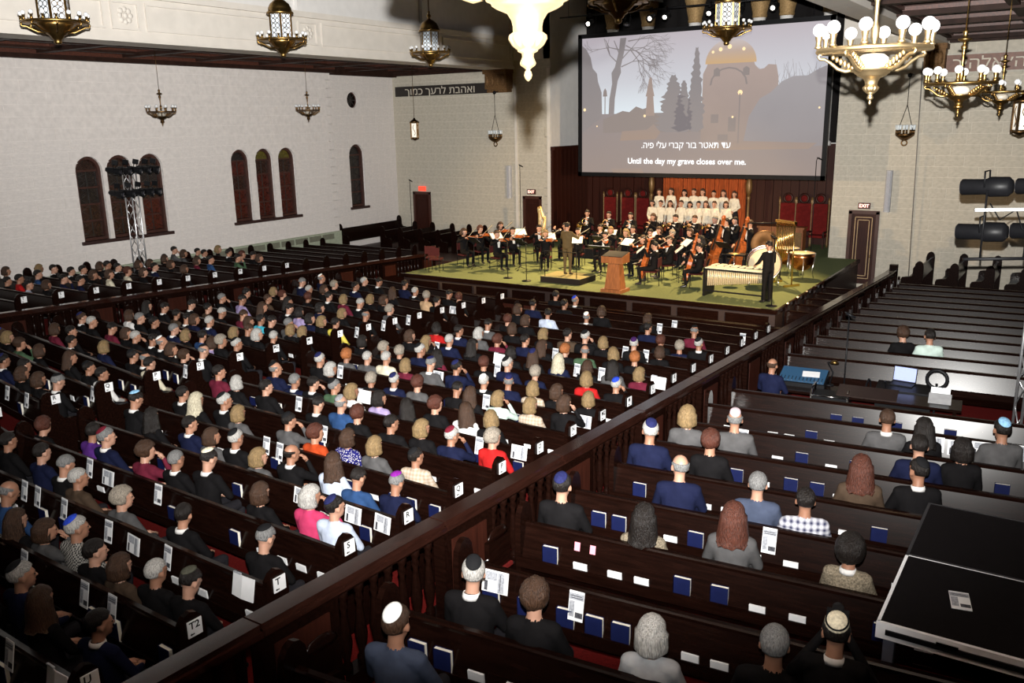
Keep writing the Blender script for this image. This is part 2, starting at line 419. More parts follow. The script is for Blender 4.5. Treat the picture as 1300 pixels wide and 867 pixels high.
# ---- longitudinal beams between nave and aisles, panelled
def beam(name, x0, x1, face, sgn):
    b = structure(MB().b2((x0, -3, 8.93), (x1, YF, 10.2)).build(name, PLASTER))
    MB().b2((face - 0.0 if sgn > 0 else face - 0.10, -3, 10.08), (face + 0.10 if sgn > 0 else face, YF, 10.26)).build('cornice', PLASTER, b)
    MB().b2((face - 0.0 if sgn > 0 else face - 0.05, -3, 8.93), (face + 0.05 if sgn > 0 else face, YF, 9.06)).build('moulding', PLASTER, b)
    for yc in (1.76, 8.38, 15.0, 21.62, 28.24):
        for (y0, y1) in ((yc - 0.42, yc + 0.42), (yc + 0.62, min(yc + 6.0, YF - 0.2))):
            k = MB()
            for lo, hi in (((y0, 9.24), (y1, 9.30)), ((y0, 9.90), (y1, 9.96)), ((y0, 9.30), (y0 + 0.06, 9.90)), ((y1 - 0.06, 9.30), (y1, 9.90))):
                k.b2((face, lo[0], lo[1]), (face + sgn * 0.06, hi[0], hi[1]))
            k.build('panel_frame', PLASTER, b)
        k = MB()
        for q in range(8):
            a = 2 * PI * q / 8; k.sphere((face + sgn * 0.02, yc + 0.16 * math.cos(a), 9.6 + 0.16 * math.sin(a)), (0.035, 0.075, 0.075), 8, 5)
        k.sphere((face + sgn * 0.03, yc, 9.6), (0.05, 0.08, 0.08), 8, 5)
        k.build('rosette', PLASTER, b)
    return b
beam('trim_3', -23.2, -22.1, -22.1, 1)
beam('trim_4', -5.2, -4.55, -5.2, -1)
for i, (x0, x1) in enumerate(((-23.35, -22.1), (-5.25, -4.5))):
    k = MB(); k.b2((x0 + 0.05, YF - 0.55, 8.1), (x1 - 0.05, YF, 8.75)); k.b2((x0, YF - 0.65, 8.75), (x1, YF, 8.93)); k.b2((x0 + 0.1, YF - 0.45, 7.95), (x1 - 0.1, YF, 8.1))
    for q in range(4): k.sphere((x0 + 0.2 + q * (x1 - x0 - 0.4) / 3, YF - 0.58, 8.45), (0.1, 0.08, 0.25), 8, 6)
    structure(k.build('trim_%d' % (5 + i), M('gilded_corbel', (0.13, 0.07, 0.03), 0.6, 0.2, var=0.4, scale=20)))
k = MB(); k.b2((-22.15, 21.3, 10.26), (-22.3, 22.2, 14.2)); structure(k.build('trim_7', PLASTERW))
for y in (8.4, 15.0, 28.2): structure(MB().b2((-22.15, y - 0.45, 10.26), (-22.3, y + 0.45, 14.2)).build('trim_%d' % (8 + int(y) % 7), PLASTERW))

# ---- coffered aisle ceilings
def aisle_ceiling(name, x0, x1, y0, y1):
    c = structure(MB().b2((x0, y0, ZC), (x1, y1, ZC + 0.2)).build(name, M('dark_ceiling_panel', (0.045, 0.034, 0.026), 0.7, var=0.2)))
    y = y0 + 1.2
    while y < y1:
        k = MB(); k.b2((x0, y - 0.16, ZC - 0.28), (x1, y + 0.16, ZC)); k.build('beam', WOODC, c)
        k = MB()
        for s in (-1, 1): k.b2((x0, y + s * 0.16 - 0.04 + s * 0.04, ZC - 0.16), (x1, y + s * 0.16 + 0.04 + s * 0.04, ZC - 0.06))
        k.build('moulding', REDWOOD, c); y += 2.95
    for xx in (x0 + 0.02, (2 * x0 + x1) / 3, (x0 + 2 * x1) / 3, x1 - 0.02):
        k = MB(); k.b2((xx - 0.12, y0, ZC - 0.22), (xx + 0.12, y1, ZC)); k.build('beam', WOODC, c)
        k = MB()
        for s in (-1, 1): k.b2((xx + s * 0.15 - 0.03, y0, ZC - 0.15), (xx + s * 0.15 + 0.03, y1, ZC - 0.07))
        k.build('moulding', REDWOOD, c)
    return c
aisle_ceiling('ceiling_left', XLR, -23.2, -3, YF)
aisle_ceiling('ceiling_right', -4.55, 3.2, -3, YF)
def cornice(name, lo, hi, mouldax):
    o = structure(MB().b2(lo, hi).build(name, WOODC))
    return o
cornice('trim_20', (XL, -3, 8.86), (XL + 0.30, 28.8, ZC), 0); cornice('trim_21', (XLR, 28.8, 8.86), (XLR + 0.30, YF, ZC), 0)
cornice('trim_22', (XLR, YF - 0.3, 8.9), (-23.3, YF, ZC), 0); cornice('trim_23', (-4.5, YF - 0.3, 8.95), (3.2, YF, ZC), 0)
for nm, lo, hi in (('trim_24', (XL + 0.3, -3, 9.0), (XL + 0.36, 28.8, 9.12)), ('trim_25', (-4.5, YF - 0.36, 9.05), (3.2, YF - 0.3, 9.17))):
    structure(MB().b2(lo, hi).build(nm, REDWOOD))
VENT = M('grey_vent_metal', (0.42, 0.42, 0.42), 0.5)
for k, (y, t) in enumerate(((17.2, 'farther from the stage'), (23.3, 'nearer the stage'))):
    v = empty('ceiling_vent', (-25.2, y, ZC), 0, 'grey square air vent in the left aisle ceiling, ' + t, 'vent', 'ceiling vents')
    MB().b2((-0.6, -0.35, -0.06), (0.6, 0.35, -0.02)).build('frame', VENT, v)
    for q in range(6): MB().box((0, -0.28 + q * 0.11, -0.075), (1.1, 0.05, 0.012)).build('slat', VENT, v)

# ---- baseboard pipe / heater along the left wall
bb = structure(MB().b2((XL, 9, 0.6), (XL + 0.12, 28.8, 2.02)).build('baseboard_left', M('pale_green_heater', (0.33, 0.36, 0.27), 0.6)))
for q in range(24): MB().b2((XL + 0.12, 9.2 + q * 0.8, 1.72), (XL + 0.14, 9.9 + q * 0.8, 1.95)).build('grille_panel', M('heater_grille', (0.16, 0.16, 0.12), 0.6), bb)

# ---- windows
GLASS = [M('stained_glass_' + n, c, 0.25, var=0.5, scale=14) for n, c in (('brown', (0.028, 0.012, 0.008)), ('red', (0.055, 0.010, 0.006)), ('olive', (0.10, 0.08, 0.012)), ('dark', (0.016, 0.012, 0.011)))]
LEAD = M('window_lead', (0.02, 0.018, 0.016), 0.5)
FRAME = M('dark_window_oak', (0.045, 0.015, 0.01), 0.5, var=0.3)
def window(n, x, a0, a1, b0, top, rows):
    """arched stained-glass window set back in its reveal; x is the wall face"""
    r = (a1 - a0) / 2; bs = top - r; c = (a0 + a1) / 2
    wroot = structure(MB().b2((x - 0.34, a0 - 0.02, b0 - 0.02), (x - 0.30, a1 + 0.02, top)).build('window_%d' % n, FRAME))
    def band(r0, d0, d1, mat, nm):
        k = MB(); pts_o = []; pts_i = []
        for i in range(13):
            t = PI * i / 12; pts_o.append((c + r * math.cos(t), bs + r * math.sin(t))); pts_i.append((c + (r - r0) * math.cos(t), bs + (r - r0) * math.sin(t)))
        o = [(a1, b0)] + pts_o + [(a0, b0)]; q = [(a1 - r0, b0 + r0)] + pts_i + [(a0 + r0, b0 + r0)]
        m = len(o); vs = [(d0, *p) for p in o] + [(d0, *p) for p in q] + [(d1, *p) for p in o] + [(d1, *p) for p in q]; fs = []
        for i in range(m):
            j = (i + 1) % m; fs += [(i, j, m + j, m + i), (2 * m + i, 3 * m + i, 3 * m + j, 2 * m + j), (m + i, m + j, 3 * m + j, 3 * m + i), (i, 2 * m + i, 2 * m + j, j)]
        k.add(vs, fs); k.build(nm, mat, wroot)
    band(0.10, x - 0.30, x - 0.10, FRAME, 'frame')
    # panes: half-round head light and stacked lower lights
    poly = [(c + (r - 0.1) * math.cos(PI * i / 12), bs + (r - 0.1) * math.sin(PI * i / 12)) for i in range(13)]
    MB().prism(poly, x - 0.24, x - 0.22, 'X').build('pane', GLASS[rows[0]], wroot)
    n_r = len(rows) - 1; h = (bs - b0 - 0.1) / n_r
    for i in range(n_r):
        z1 = bs - i * h
        for s in (0, 1):
            y0 = a0 + 0.1 + s * (r - 0.1)
            MB().b2((x - 0.24, y0 + 0.012, z1 - h + 0.012), (x - 0.22, y0 + r - 0.1 - 0.012, z1 - 0.012)).build('pane', GLASS[rows[i + 1]], wroot)
        MB().b2((x - 0.25, a0 + 0.08, z1 - 0.03), (x - 0.18, a1 - 0.08, z1 + 0.03)).build('glazing_bar', FRAME, wroot)
    MB().b2((x - 0.235, c - 0.012, b0), (x - 0.20, c + 0.012, bs)).build('glazing_bar', LEAD, wroot)
    k = MB()
    for q in range(5): k.tube([(x - 0.215, c + (r - 0.1) * (0.25 + 0.15 * q) * math.cos(PI * t / 8), bs + (r - 0.1) * (0.25 + 0.15 * q) * math.sin(PI * t / 8)) for t in range(9)], 0.006, 4)
    k.build('tracery', LEAD, wroot)
    k = MB()
    for i in range(-3, 8):
        for s in (-1, 1):
            y0 = c; z0 = b0 + 0.15 + i * 0.4
            p = [(x - 0.215, c - (r - 0.1) * s, max(min(z0, bs), b0 + 0.1)), (x - 0.215, c + (r - 0.1) * s, max(min(z0 + 0.5, bs), b0 + 0.1))]
            if abs(p[0][2] - p[1][2]) > 0.05: k.tube(p, 0.006, 4)
    k.build('leading', LEAD, wroot)
    return wroot
n = 1
for (a, b), rows in zip(W1 + W2, ([0, 3, 3, 0, 0], [0, 3, 0, 0, 0], [0, 3, 0, 1, 1], [3, 1, 0, 1, 1], [2, 0, 1, 1, 1], [2, 0, 1, 1, 1])):
    window(n, XL, a, b, 2.98, 5.80, rows); n += 1
window(7, XLR, WR[0], WR[1], 2.87, 5.78, [3, 3, 3, 3, 3])
rw = structure(MB().lathe([(0.36, 0), (0.36, 0.04)], 24).build('window_8', GLASS[3])); rw.rotation_euler = (0, PI / 2, 0); rw.location = (XLR - 0.18, 31.1, 7.78)
MB().torus((0, 0, 0.06), 0.345, 0.03, 28, 8).build('frame', FRAME, rw)
for a in range(4): MB().box((0, 0, 0.05), (0.66, 0.02, 0.02), rz=a * PI / 4).build('glazing_bar', LEAD, rw)
SILL = M('dark_sill', (0.03, 0.012, 0.01), 0.5)
for i, (y0, y1, z, x) in enumerate(((W1[0][0], W1[2][1], 2.98, XL), (W2[0][0], W2[2][1], 2.98, XL), (WR[0], WR[1], 2.87, XLR))):
    structure(MB().b2((x - 0.1, y0 - 0.12, z - 0.11), (x + 0.12, y1 + 0.12, z)).build('trim_%d' % (30 + i), SILL))

# ---- doors
def door(n, x0, x1, z0, z1, inlay):
    d = structure(MB().b2((x0, YF + 0.02, z0), (x1, YF + 0.08, z1)).build('door_%d' % n, WOODB))
    k = MB(); t = 0.09
    for lo, hi in (((x0 - 0.03, z0), (x0 + t, z1)), ((x1 - t, z0), (x1 + 0.03, z1)), ((x0 - 0.03, z1 - t), (x1 + 0.03, z1 + 0.04))):
        k.b2((lo[0], YF - 0.05, lo[1]), (hi[0], YF + 0.03, hi[1]))
    k.build('frame', M('door_frame_wood', (0.05, 0.016, 0.01), 0.4), d)
    MB().b2((x0 + 0.25, YF - 0.005, z0 + 0.35), (x1 - 0.25, YF + 0.02, z1 - 0.3)).build('door_panel', WOODB, d)
    if inlay:
        k = MB()
        for m in (0.2, 0.3):
            for lo, hi in (((x0 + m, z0 + m), (x0 + m + 0.025, z1 - m)), ((x1 - m - 0.025, z0 + m), (x1 - m, z1 - m)), ((x0 + m, z1 - m - 0.025), (x1 - m, z1 - m)), ((x0 + m, z0 + m), (x1 - m, z0 + m + 0.025))):
                k.b2((lo[0], YF - 0.015, lo[1]), (hi[0], YF - 0.006, hi[1]))
        k.build('inlay', M('pale_inlay', (0.42, 0.28, 0.14), 0.5), d)
    MB().sphere((x1 - 0.2, YF - 0.04, z0 + 1.05), 0.035).build('door_handle', GOLD, d)
for i, dd in enumerate(DOORS): door(i + 1, *dd, i == 2)
EXITB = M('exit_sign_box', (0.05, 0.008, 0.006), 0.5); EXITR = glow('lit_exit_red', (0.75, 0.06, 0.03), 1.3); EXITW = glow('lit_exit_letters', (1.0, 0.55, 0.45), 2.0)
for (x, z, where, lit) in ((-27.56, 3.55, 'above the far left door', 1), (-21.2, 3.56, 'above the door behind the harp', 0), (-6.83, 3.43, 'above the inlaid door right of the stage', 0)):
    e = empty('exit_sign', (x, YF - 0.06, z), 0, 'small red illuminated exit sign ' + where, 'sign', 'exit signs')
    MB().box((0, 0, 0), (0.42, 0.08, 0.22)).build('housing', EXITR if lit else EXITB, e)
    place('lettering', text_mesh('EXIT', EXITW if not lit else EXITR, 0.01, True), e, (0, -0.05, 0), (PI / 2, 0, 0), 0.17)

# ---- inscription boards
BOARDL = M('black_inscription_board', (0.018, 0.014, 0.012), 0.5); BOARDR = M('brown_inscription_board', (0.13, 0.045, 0.022), 0.5, var=0.2)
LETW = M('pale_inscription_letters', (0.55, 0.50, 0.42), 0.6)
s = empty('inscription_board', (-26.22, YF - 0.09, 8.18), 0, 'dark board with pale Hebrew lettering high on the left end wall', 'sign')
MB().box((0, 0, 0), (5.45, 0.06, 0.46)).build('board', BOARDL, s)
place('lettering', text_mesh(HEB('ואהבת לרעך כמוך'), LETW, 0.01), s, (0, -0.04, -0.03), (PI / 2, 0, 0), (0.56, 0.47, 0.5))
s = empty('inscription_board', (-2.0, YF - 0.10, 8.28), 0, 'brown board with pale Hebrew lettering high on the right end wall', 'sign')
MB().box((0, 0, 0), (5.45, 0.06, 0.55)).build('board', BOARDR, s)
MB().box((0, 0.02, 0), (5.6, 0.04, 0.68)).build('frame', M('board_frame', (0.45, 0.42, 0.36), 0.7), s)
place('lettering', text_mesh(HEB('ואהבת את ה׳ אלהיך'), LETW, 0.01), s, (0.1, -0.04, -0.02), (PI / 2, 0, 0), (0.60, 0.52, 0.5))

# ---- stage
st = structure(MB().b2((-20.3, 23.75, 0.3), (-6.9, YF, STAGE - 0.03)).b2((-20.2, YF, 0.3), (-8.0, RB, STAGE - 0.03)).build('stage_platform', M('dark_stage_front', (0.02, 0.010, 0.008), 0.5)))
MB().b2((-20.3, 23.72, STAGE - 0.03), (-6.88, 33.9, STAGE)).b2((-20.2, 33.9, STAGE - 0.03), (-8.0, RB, STAGE)).build('carpet', GREENCARPET, st)
k = MB(); k.b2((-20.4, 23.66, STAGE - 0.12), (-6.85, 23.74, STAGE + 0.01)); k.b2((-6.9, 23.7, STAGE - 0.12), (-6.82, 33.9, STAGE + 0.01)); k.build('nosing', WOOD, st)
for q in range(9): MB().b2((-20.0 + q * 1.46, 23.70, 0.42), (-18.75 + q * 1.46, 23.75, STAGE - 0.2)).build('front_panel', WOOD, st)
# parapet in front of the first pews
pp = structure(MB().b2((-20.6, 22.75, 0.3), (-6.4, 22.85, 1.12)).build('trim_40', WOOD))
MB().b2((-20.7, 22.70, 1.12), (-6.3, 22.90, 1.18)).build('cap', WOOD, pp)
for q in range(12): MB().b2((-20.4 + q * 1.17, 22.72, 0.5), (-19.45 + q * 1.17, 22.75, 1.02)).build('panel', WOODB, pp)
# choir risers
for i, (y0, y1, z) in enumerate(((29.7, 30.95, 1.82), (30.95, 31.85, 1.98), (31.85, 32.55, 2.30))):
    structure(MB().b2((-17.3 if i == 0 else -14.7, y0, STAGE), (-9.6, y1, z)).build('trim_%d' % (41 + i), M('black_riser', (0.012, 0.010, 0.010), 0.6)))

dr = MB(); vs = []; fs = []
for i in range(101):
    x = -20.15 + 12.1 * i / 100
    for z in (5.6, 14.1): vs.append((x, 37.2 + 0.06 * math.sin(i * 1.1), z))
for i in range(100): fs.append((2 * i, 2 * i + 2, 2 * i + 3, 2 * i + 1))
dr.add(vs, fs, 0, True); tag(dr.build('backdrop_drape', M('black_drape', (0.010, 0.009, 0.009), 0.95)), 'black pleated drape hanging behind the columns above the screen', 'drape')

# ================================================================== FIXED FURNITURE
# ---- chandeliers of the aisles: ring of globe bulbs on a turned bowl
def ring_chandelier(metal, hi):
    c = empty('ring_chandelier')
    n = 24 if hi else 16
    low = [(0.002, 0), (0.010, 0.008), (0.0138, 0.019), (0.011, 0.030), (0.006, 0.036), (0.012, 0.042), (0.024, 0.050), (0.0267, 0.057), (0.022, 0.068), (0.0186, 0.077), (0.020, 0.088), (0.033, 0.094), (0.033, 0.099)]
    MB().lathe(low, n).build('finial', metal, c)
    MB().lathe([(0.034, 0.099), (0.050, 0.112), (0.0614, 0.132), (0.060, 0.143), (0.048, 0.153)], n * 2, flute=0.07, nf=12).build('gadrooned_cup', metal, c)
    MB().lathe([(0.048, 0.153), (0.048, 0.172), (0.052, 0.190), (0.066, 0.212), (0.100, 0.226), (0.116, 0.236), (0.118, 0.243), (0.134, 0.250), (0.136, 0.258), (0.160, 0.266), (0.166, 0.276), (0.172, 0.283), (0.172, 0.292), (0.150, 0.295)], n * 2).build('bowl', metal, c)
    MB().lathe([(0.100, 0.295), (0.125, 0.33), (0.120, 0.37), (0.085, 0.40), (0.03, 0.405)], n).build('glass_bowl', ALAB, c)
    R = 0.43
    MB().lathe([(R - 0.02, 0.415), (R + 0.012, 0.415), (R + 0.02, 0.43), (R + 0.012, 0.452), (R - 0.02, 0.452), (R - 0.03, 0.435), (R - 0.02, 0.415)], 40).build('ring', metal, c)
    for q in range(5):
        a = 2 * PI * q / 5 + 0.3; d = Vector((math.cos(a), math.sin(a), 0))
        pts = [d * r + Vector((0, 0, z)) for r, z in ((0.15, 0.282), (0.21, 0.275), (0.27, 0.295), (0.33, 0.345), (0.38, 0.378), (0.42, 0.38), (0.437, 0.40), (0.425, 0.418), (0.405, 0.412))]
        MB().tube(pts, [0.014, 0.018, 0.017, 0.015, 0.014, 0.014, 0.013, 0.011, 0.008], 6).build('arm', metal, c)
        k = MB(); e = d.cross(Vector((0, 0, 1)))
        for t in range(6):
            p = d * (0.155 + 0.032 * t) + Vector((0, 0, 0.30 + 0.018 * t)); w_ = 0.035 - 0.004 * abs(t - 2)
            k.sphere(p, (0.018, 0.018, w_), 6, 4)
        k.build('leaf', metal, c)
    for q in range(10):
        a = 2 * PI * q / 10; x, y = R * math.cos(a), R * math.sin(a)
        cup_ = MB().lathe([(0.012, 0.452), (0.034, 0.462), (0.024, 0.475), (0.022, 0.51), (0.030, 0.545), (0.031, 0.55), (0.01, 0.552)], 10, c=(x, y, 0)).build('cup', metal, c)
        MB().sphere((x, y, 0.600), 0.052, 14, 9).build('bulb', BULB, cup_)
    MB().lathe([(0.02, 0.40), (0.022, 0.50), (0.034, 0.53), (0.036, 0.60), (0.022, 0.63), (0.016, 0.66), (0.018, 0.80), (0.028, 0.82), (0.014, 0.84), (0.040, 0.88), (0.042, 0.91), (0.018, 0.93), (0.022, 0.96), (0.085, 0.985), (0.088, 1.0), (0.03, 1.01), (0.028, 1.06), (0.04, 1.09), (0.012, 1.12)], n).build('stem', metal, c)
    return c
CH_N = ring_chandelier(GOLDL, True); CH_F = ring_chandelier(GOLD, False); CH_B = ring_chandelier(BRONZE, False)
def hang(proto, used, x, y, z, label, group, metal, cat='chandelier'):
    o = proto if not used else copy_tree(proto)
    o.location = (x, y, z); o.rotation_euler = (0, 0, 0.35); tag(o, label, cat, group)
    MB().cyl((0, 0, 1.1), (0, 0, ZC - z), 0.008, n=6).build('rod', metal, o)
    MB().lathe([(0.09, ZC - z - 0.05), (0.1, ZC - z - 0.02), (0.1, ZC - z - 0.005)], 12).build('canopy', metal, o)
    return o
GR = 'ring chandeliers in the side aisles'
hang(CH_N, False, -1.60, 2.55, 6.78, 'pale gilt chandelier hanging nearest the viewer, cut off by the top edge', GR, GOLDL)
hang(CH_N, True, -1.60, 7.84, 6.73, 'large gilt ring chandelier with white globe bulbs right of the screen', GR, GOLDL)
hang(CH_F, False, -1.60, 13.37, 6.60, 'brass ring chandelier in front of the brown inscription board', GR, GOLD)
hang(CH_F, True, -1.60, 19.32, 6.59, 'smaller brass ring chandelier at the right edge beside the lantern', GR, GOLD)
hang(CH_B, False, -24.9, 17.79, 6.74, 'bronze ring chandelier on a rod in front of the left wall, farther left', GR, BRONZE)
hang(CH_B, True, -24.9, 24.10, 6.79, 'bronze ring chandelier on a rod above the three coloured windows', GR, BRONZE)

# ---- big lantern chandeliers of the nave
LGLASS = M('mottled_lantern_glass', (0.62, 0.66, 0.70), 0.2, var=0.35, scale=10, emit=0.12)
def lantern_chandelier():
    c = empty('lantern_chandelier')
    MB().lathe([(0.02, 0), (0.06, 0.01), (0.075, 0.05), (0.07, 0.09), (0.10, 0.11), (0.13, 0.16), (0.19, 0.20), (0.21, 0.24), (0.28, 0.30), (0.33, 0.36), (0.35, 0.42)], 24).build('bowl', GOLD, c)
    MB().lathe([(0.60, 0.40), (0.625, 0.40), (0.63, 0.44), (0.60, 0.45), (0.59, 0.425), (0.60, 0.40)], 36).build('ring', GOLD, c)
    for q in range(8):
        a = 2 * PI * q / 8; d = Vector((math.cos(a), math.sin(a), 0))
        MB().tube([d * r + Vector((0, 0, z)) for r, z in ((0.2, 0.22), (0.34, 0.24), (0.46, 0.30), (0.54, 0.34), (0.61, 0.34), (0.63, 0.38), (0.60, 0.41))], 0.022, 6).build('arm', GOLD, c)
    for q in range(16):
        a = 2 * PI * q / 16; x, y = 0.61 * math.cos(a), 0.61 * math.sin(a)
        cup_ = MB().lathe([(0.02, 0.44), (0.035, 0.46), (0.024, 0.48), (0.03, 0.53), (0.01, 0.535)], 8, c=(x, y, 0)).build('cup', GOLD, c)
        MB().sphere((x, y, 0.575), 0.045, 10, 7).build('bulb', BULB, cup_)
    for q in range(6):
        a = 2 * PI * (q + 0.5) / 6; a0 = 2 * PI * q / 6; r = 0.29
        MB().box((r * 0.866 * math.cos(a), r * 0.866 * math.sin(a), 0.76), (0.02, 0.24, 0.60), rz=a).build('glass_panel', LGLASS, c)
        k = MB(); d = Vector((math.cos(a), math.sin(a), 0)); e = Vector((-math.sin(a), math.cos(a), 0))
        for zz in range(5):
            for s in (-1, 1):
                k.torus((0, 0, 0), 0.052, 0.008, 12, 4)
                m = len(k.v) - 48
                for i in range(m, len(k.v)):
                    v = k.v[i]; p = d * (r * 0.866 + 0.015) + e * (v[0] + s * 0.055) + Vector((0, 0, v[1] + 0.53 + zz * 0.115)); k.v[i] = tuple(p)
        tag(k.build('fretwork', BRONZE, c), kind='stuff')
        MB().b2((-0.02, -0.02, 0.42), (0.02, 0.02, 1.10)).build('post', GOLD, c, (r * math.cos(a0), r * math.sin(a0), 0))
        MB().sphere((r * 1.05 * math.cos(a0), r * 1.05 * math.sin(a0), 1.10), (0.03, 0.03, 0.05), 6, 5).build('knob', GOLD, c)
    MB().lathe([(0.30, 0.40), (0.33, 0.42), (0.33, 0.46), (0.30, 0.47)], 6).build('lower_frame', GOLD, c, rot=(0, 0, 0))
    MB().lathe([(0.30, 1.04), (0.34, 1.06), (0.34, 1.10), (0.30, 1.12), (0.29, 1.20), (0.24, 1.30), (0.15, 1.38), (0.06, 1.42), (0.035, 1.46), (0.07, 1.50), (0.07, 1.54), (0.03, 1.58), (0.04, 1.64), (0.015, 1.68)], 24).build('dome', GOLD, c)
    MB().cyl((0, 0, 1.66), (0, 0, 5.5), 0.02, n=8).build('rod', BRONZE, c)
    return c
LC = lantern_chandelier()
for i, (x, y, z, t) in enumerate(((-17.9, 10.57, 8.35, 'at the top left corner'), (-17.9, 16.60, 8.39, 'above the left end wall windows, whole dome showing'), (-17.9, 22.74, 8.39, 'third along the white beam, beside the big shadow'),
                                  (-8.5, 17.06, 8.57, 'at the top edge left of the screen centre, only its bowl showing'), (-8.5, 23.44, 8.51, 'hanging in front of the screen'))):
    o = LC if i == 0 else copy_tree(LC)
    o.location = (x, y, z); o.rotation_euler = (0, 0, 0.3)
    tag(o, 'brass lantern chandelier ' + t, 'chandelier', 'lantern chandeliers in the nave')

# ---- small box lanterns and hanging cups near the stage end
for x, y, z, s, t in ((-24.9, 30.32, 5.96, 1.0, 'left of the stage above the far door'), (-1.5, 23.68, 6.13, 1.0, 'at the right edge')):
    c = empty('box_lantern', (x, y, z), 0.5, 'small dark hanging box lantern with pale glass ' + t, 'lantern', 'small box lanterns')
    MB().lathe([(0.02, 0), (0.08, 0.03), (0.17, 0.06), (0.19, 0.10)], 8).build('base', BRONZE, c)
    for q in range(4):
        a = q * PI / 2 + PI / 4; MB().box((0.155 * math.cos(a) * 1.2, 0.155 * math.sin(a) * 1.2, 0.42), (0.05, 0.05, 0.66)).build('post', BRONZE, c)
        b = q * PI / 2; MB().box((0.12 * math.cos(b), 0.12 * math.sin(b), 0.42), (0.012, 0.2, 0.58), rz=b).build('glass_panel', glow('lantern_glass_lit', (0.85, 0.80, 0.70), 0.35), c)
        k = MB(); k.tube([(0.135 * math.cos(b) - 0.05 * math.sin(b) * math.sin(t_ * 0.9), 0.135 * math.sin(b) + 0.05 * math.cos(b) * math.sin(t_ * 0.9), 0.2 + t_ * 0.065) for t_ in range(8)], 0.012, 5); k.build('scroll', BRONZE, c)
    MB().lathe([(0.21, 0.74), (0.22, 0.78), (0.14, 0.84), (0.06, 0.88), (0.03, 0.95)], 8).build('cap', BRONZE, c)
    MB().cyl((0, 0, 0.9), (0, 0, ZC - z - 0.005), 0.010, n=6).build('rod', BRONZE, c)
for x, t in ((-22.65, 'left'), (-5.55, 'right')):
    c = empty('hanging_lamp', (x, YF - 0.75, 5.72), 0, 'small hanging lamp of clear cups on chains at the wall %s of the stage' % t, 'lamp', 'hanging cup lamps')
    MB().lathe([(0.02, 0.05), (0.12, 0.08), (0.2, 0.14), (0.3, 0.22), (0.32, 0.28), (0.28, 0.29)], 16).build('dish', BRONZE, c)
    MB().torus((0, 0, -0.02), 0.09, 0.025, 14, 6, axis='Y').build('pendant', BRONZE, c)
    for q in range(8):
        a = 2 * PI * q / 8
        MB().lathe([(0.035, 0.28), (0.035, 0.42)], 8, c=(0.28 * math.cos(a), 0.28 * math.sin(a), 0)).build('socket', BRONZE, c)
        MB().lathe([(0.04, 0.42), (0.055, 0.58)], 8, c=(0.28 * math.cos(a), 0.28 * math.sin(a), 0)).build('glass_cup', M('clear_cup_glass', (0.7, 0.75, 0.78), 0.1), c)
    for s in (-1, 1): MB().cyl((s * 0.26, 0, 0.3), (0, 0, 1.25), 0.012, n=5).build('chain', BLACK, c)
    MB().cyl((0, 0, 1.25), (0, 0, 2.2), 0.012, n=5).build('chain', BLACK, c)
    MB().tube([(0, 0, 2.2), (0, 0.3, 2.28), (0, 0.75, 2.25)], 0.02, 6).build('bracket', BLACK, c)
    MB().sphere((0, 0, 2.22), 0.08, 8, 6).build('boss', BLACK, c)
for x, t in ((-22.37, 'left'), (-6.05, 'right')):
    c = empty('column_loudspeaker', (x, YF - 0.12, 3.24), 0, 'slim pale grey column loudspeaker on the wall %s of the stage' % t, 'loudspeaker', 'column loudspeakers')
    SPK = M('pale_grey_speaker', (0.42, 0.42, 0.44), 0.6)
    MB().prism([(-0.11, 0.09), (-0.11, -0.04), (-0.06, -0.10), (0.06, -0.10), (0.11, -0.04), (0.11, 0.09)], 0, 1.48, 'Z').build('cabinet', SPK, c)
    MB().b2((-0.06, -0.115, 0.05), (0.06, -0.10, 1.43)).build('grille', M('speaker_grille', (0.36, 0.36, 0.39), 0.8, scale=120, var=0.3), c)

# ---- pews
def pew_parts(L):
    th = math.radians(6)
    back = MB(); back.add([(-L/2, -0.110, 0.62), (L/2, -0.110, 0.62), (L/2, 0.07, 0.36), (-L/2, 0.07, 0.36), (-L/2, 0.0, 0.97), (L/2, 0.0, 0.97), (L/2, 0.03, 0.97), (-L/2, 0.03, 0.97)],
             [(0, 3, 2, 1), (4, 5, 6, 7), (0, 1, 5, 4), (2, 3, 7, 6), (0, 4, 7, 3), (1, 2, 6, 5)])
    top = MB(); top.prism([(-0.02, 0.955), (-0.025, 0.985), (-0.01, 1.0), (0.04, 1.0), (0.05, 0.985), (0.05, 0.955)], -L/2, L/2, 'X')
    seat = MB(); seat.prism([(0.05, 0.40), (0.50, 0.42), (0.52, 0.435), (0.50, 0.455), (0.05, 0.435)], -L/2, L/2, 'X')
    rack = MB(); rack.b2((-L/2, -0.17, 0.56), (L/2, 0.02, 0.585)); rack.b2((-L/2, -0.185, 0.56), (L/2, -0.17, 0.68))
    end = MB(); end.prism([(-0.14, -0.12), (0.52, -0.12), (0.54, 0.58), (0.50, 0.66), (0.40, 0.68), (0.22, 0.70), (0.15, 0.80), (0.14, 1.02), (0.12, 1.13), (0.065, 1.20), (0, 1.225), (-0.065, 1.20), (-0.12, 1.13), (-0.14, 1.0)], -0.03, 0.03, 'X')
    return [('backrest', back.mesh('backrest', WOOD), 0), ('top_rail', top.mesh('top_rail', WOOD), 0), ('seat', seat.mesh('seat', WOOD), 0), ('book_rack', rack.mesh('book_rack', WOOD), 0),
            ('pew_end', end.mesh('pew_end', WOOD), -L/2), ('pew_end', None, L/2)]
LETTERS = {-2: 'V', -1: 'U', 0: 'T2', 1: 'T', 2: 'S', 3: 'R', 4: 'Q', 5: 'P', 6: 'O', 7: 'N', 8: 'M2', 9: 'M', 10: 'L', 11: 'K', 12: 'J', 13: 'H', 14: 'G', 15: 'F', 16: 'E', 17: 'D', 18: 'C'}
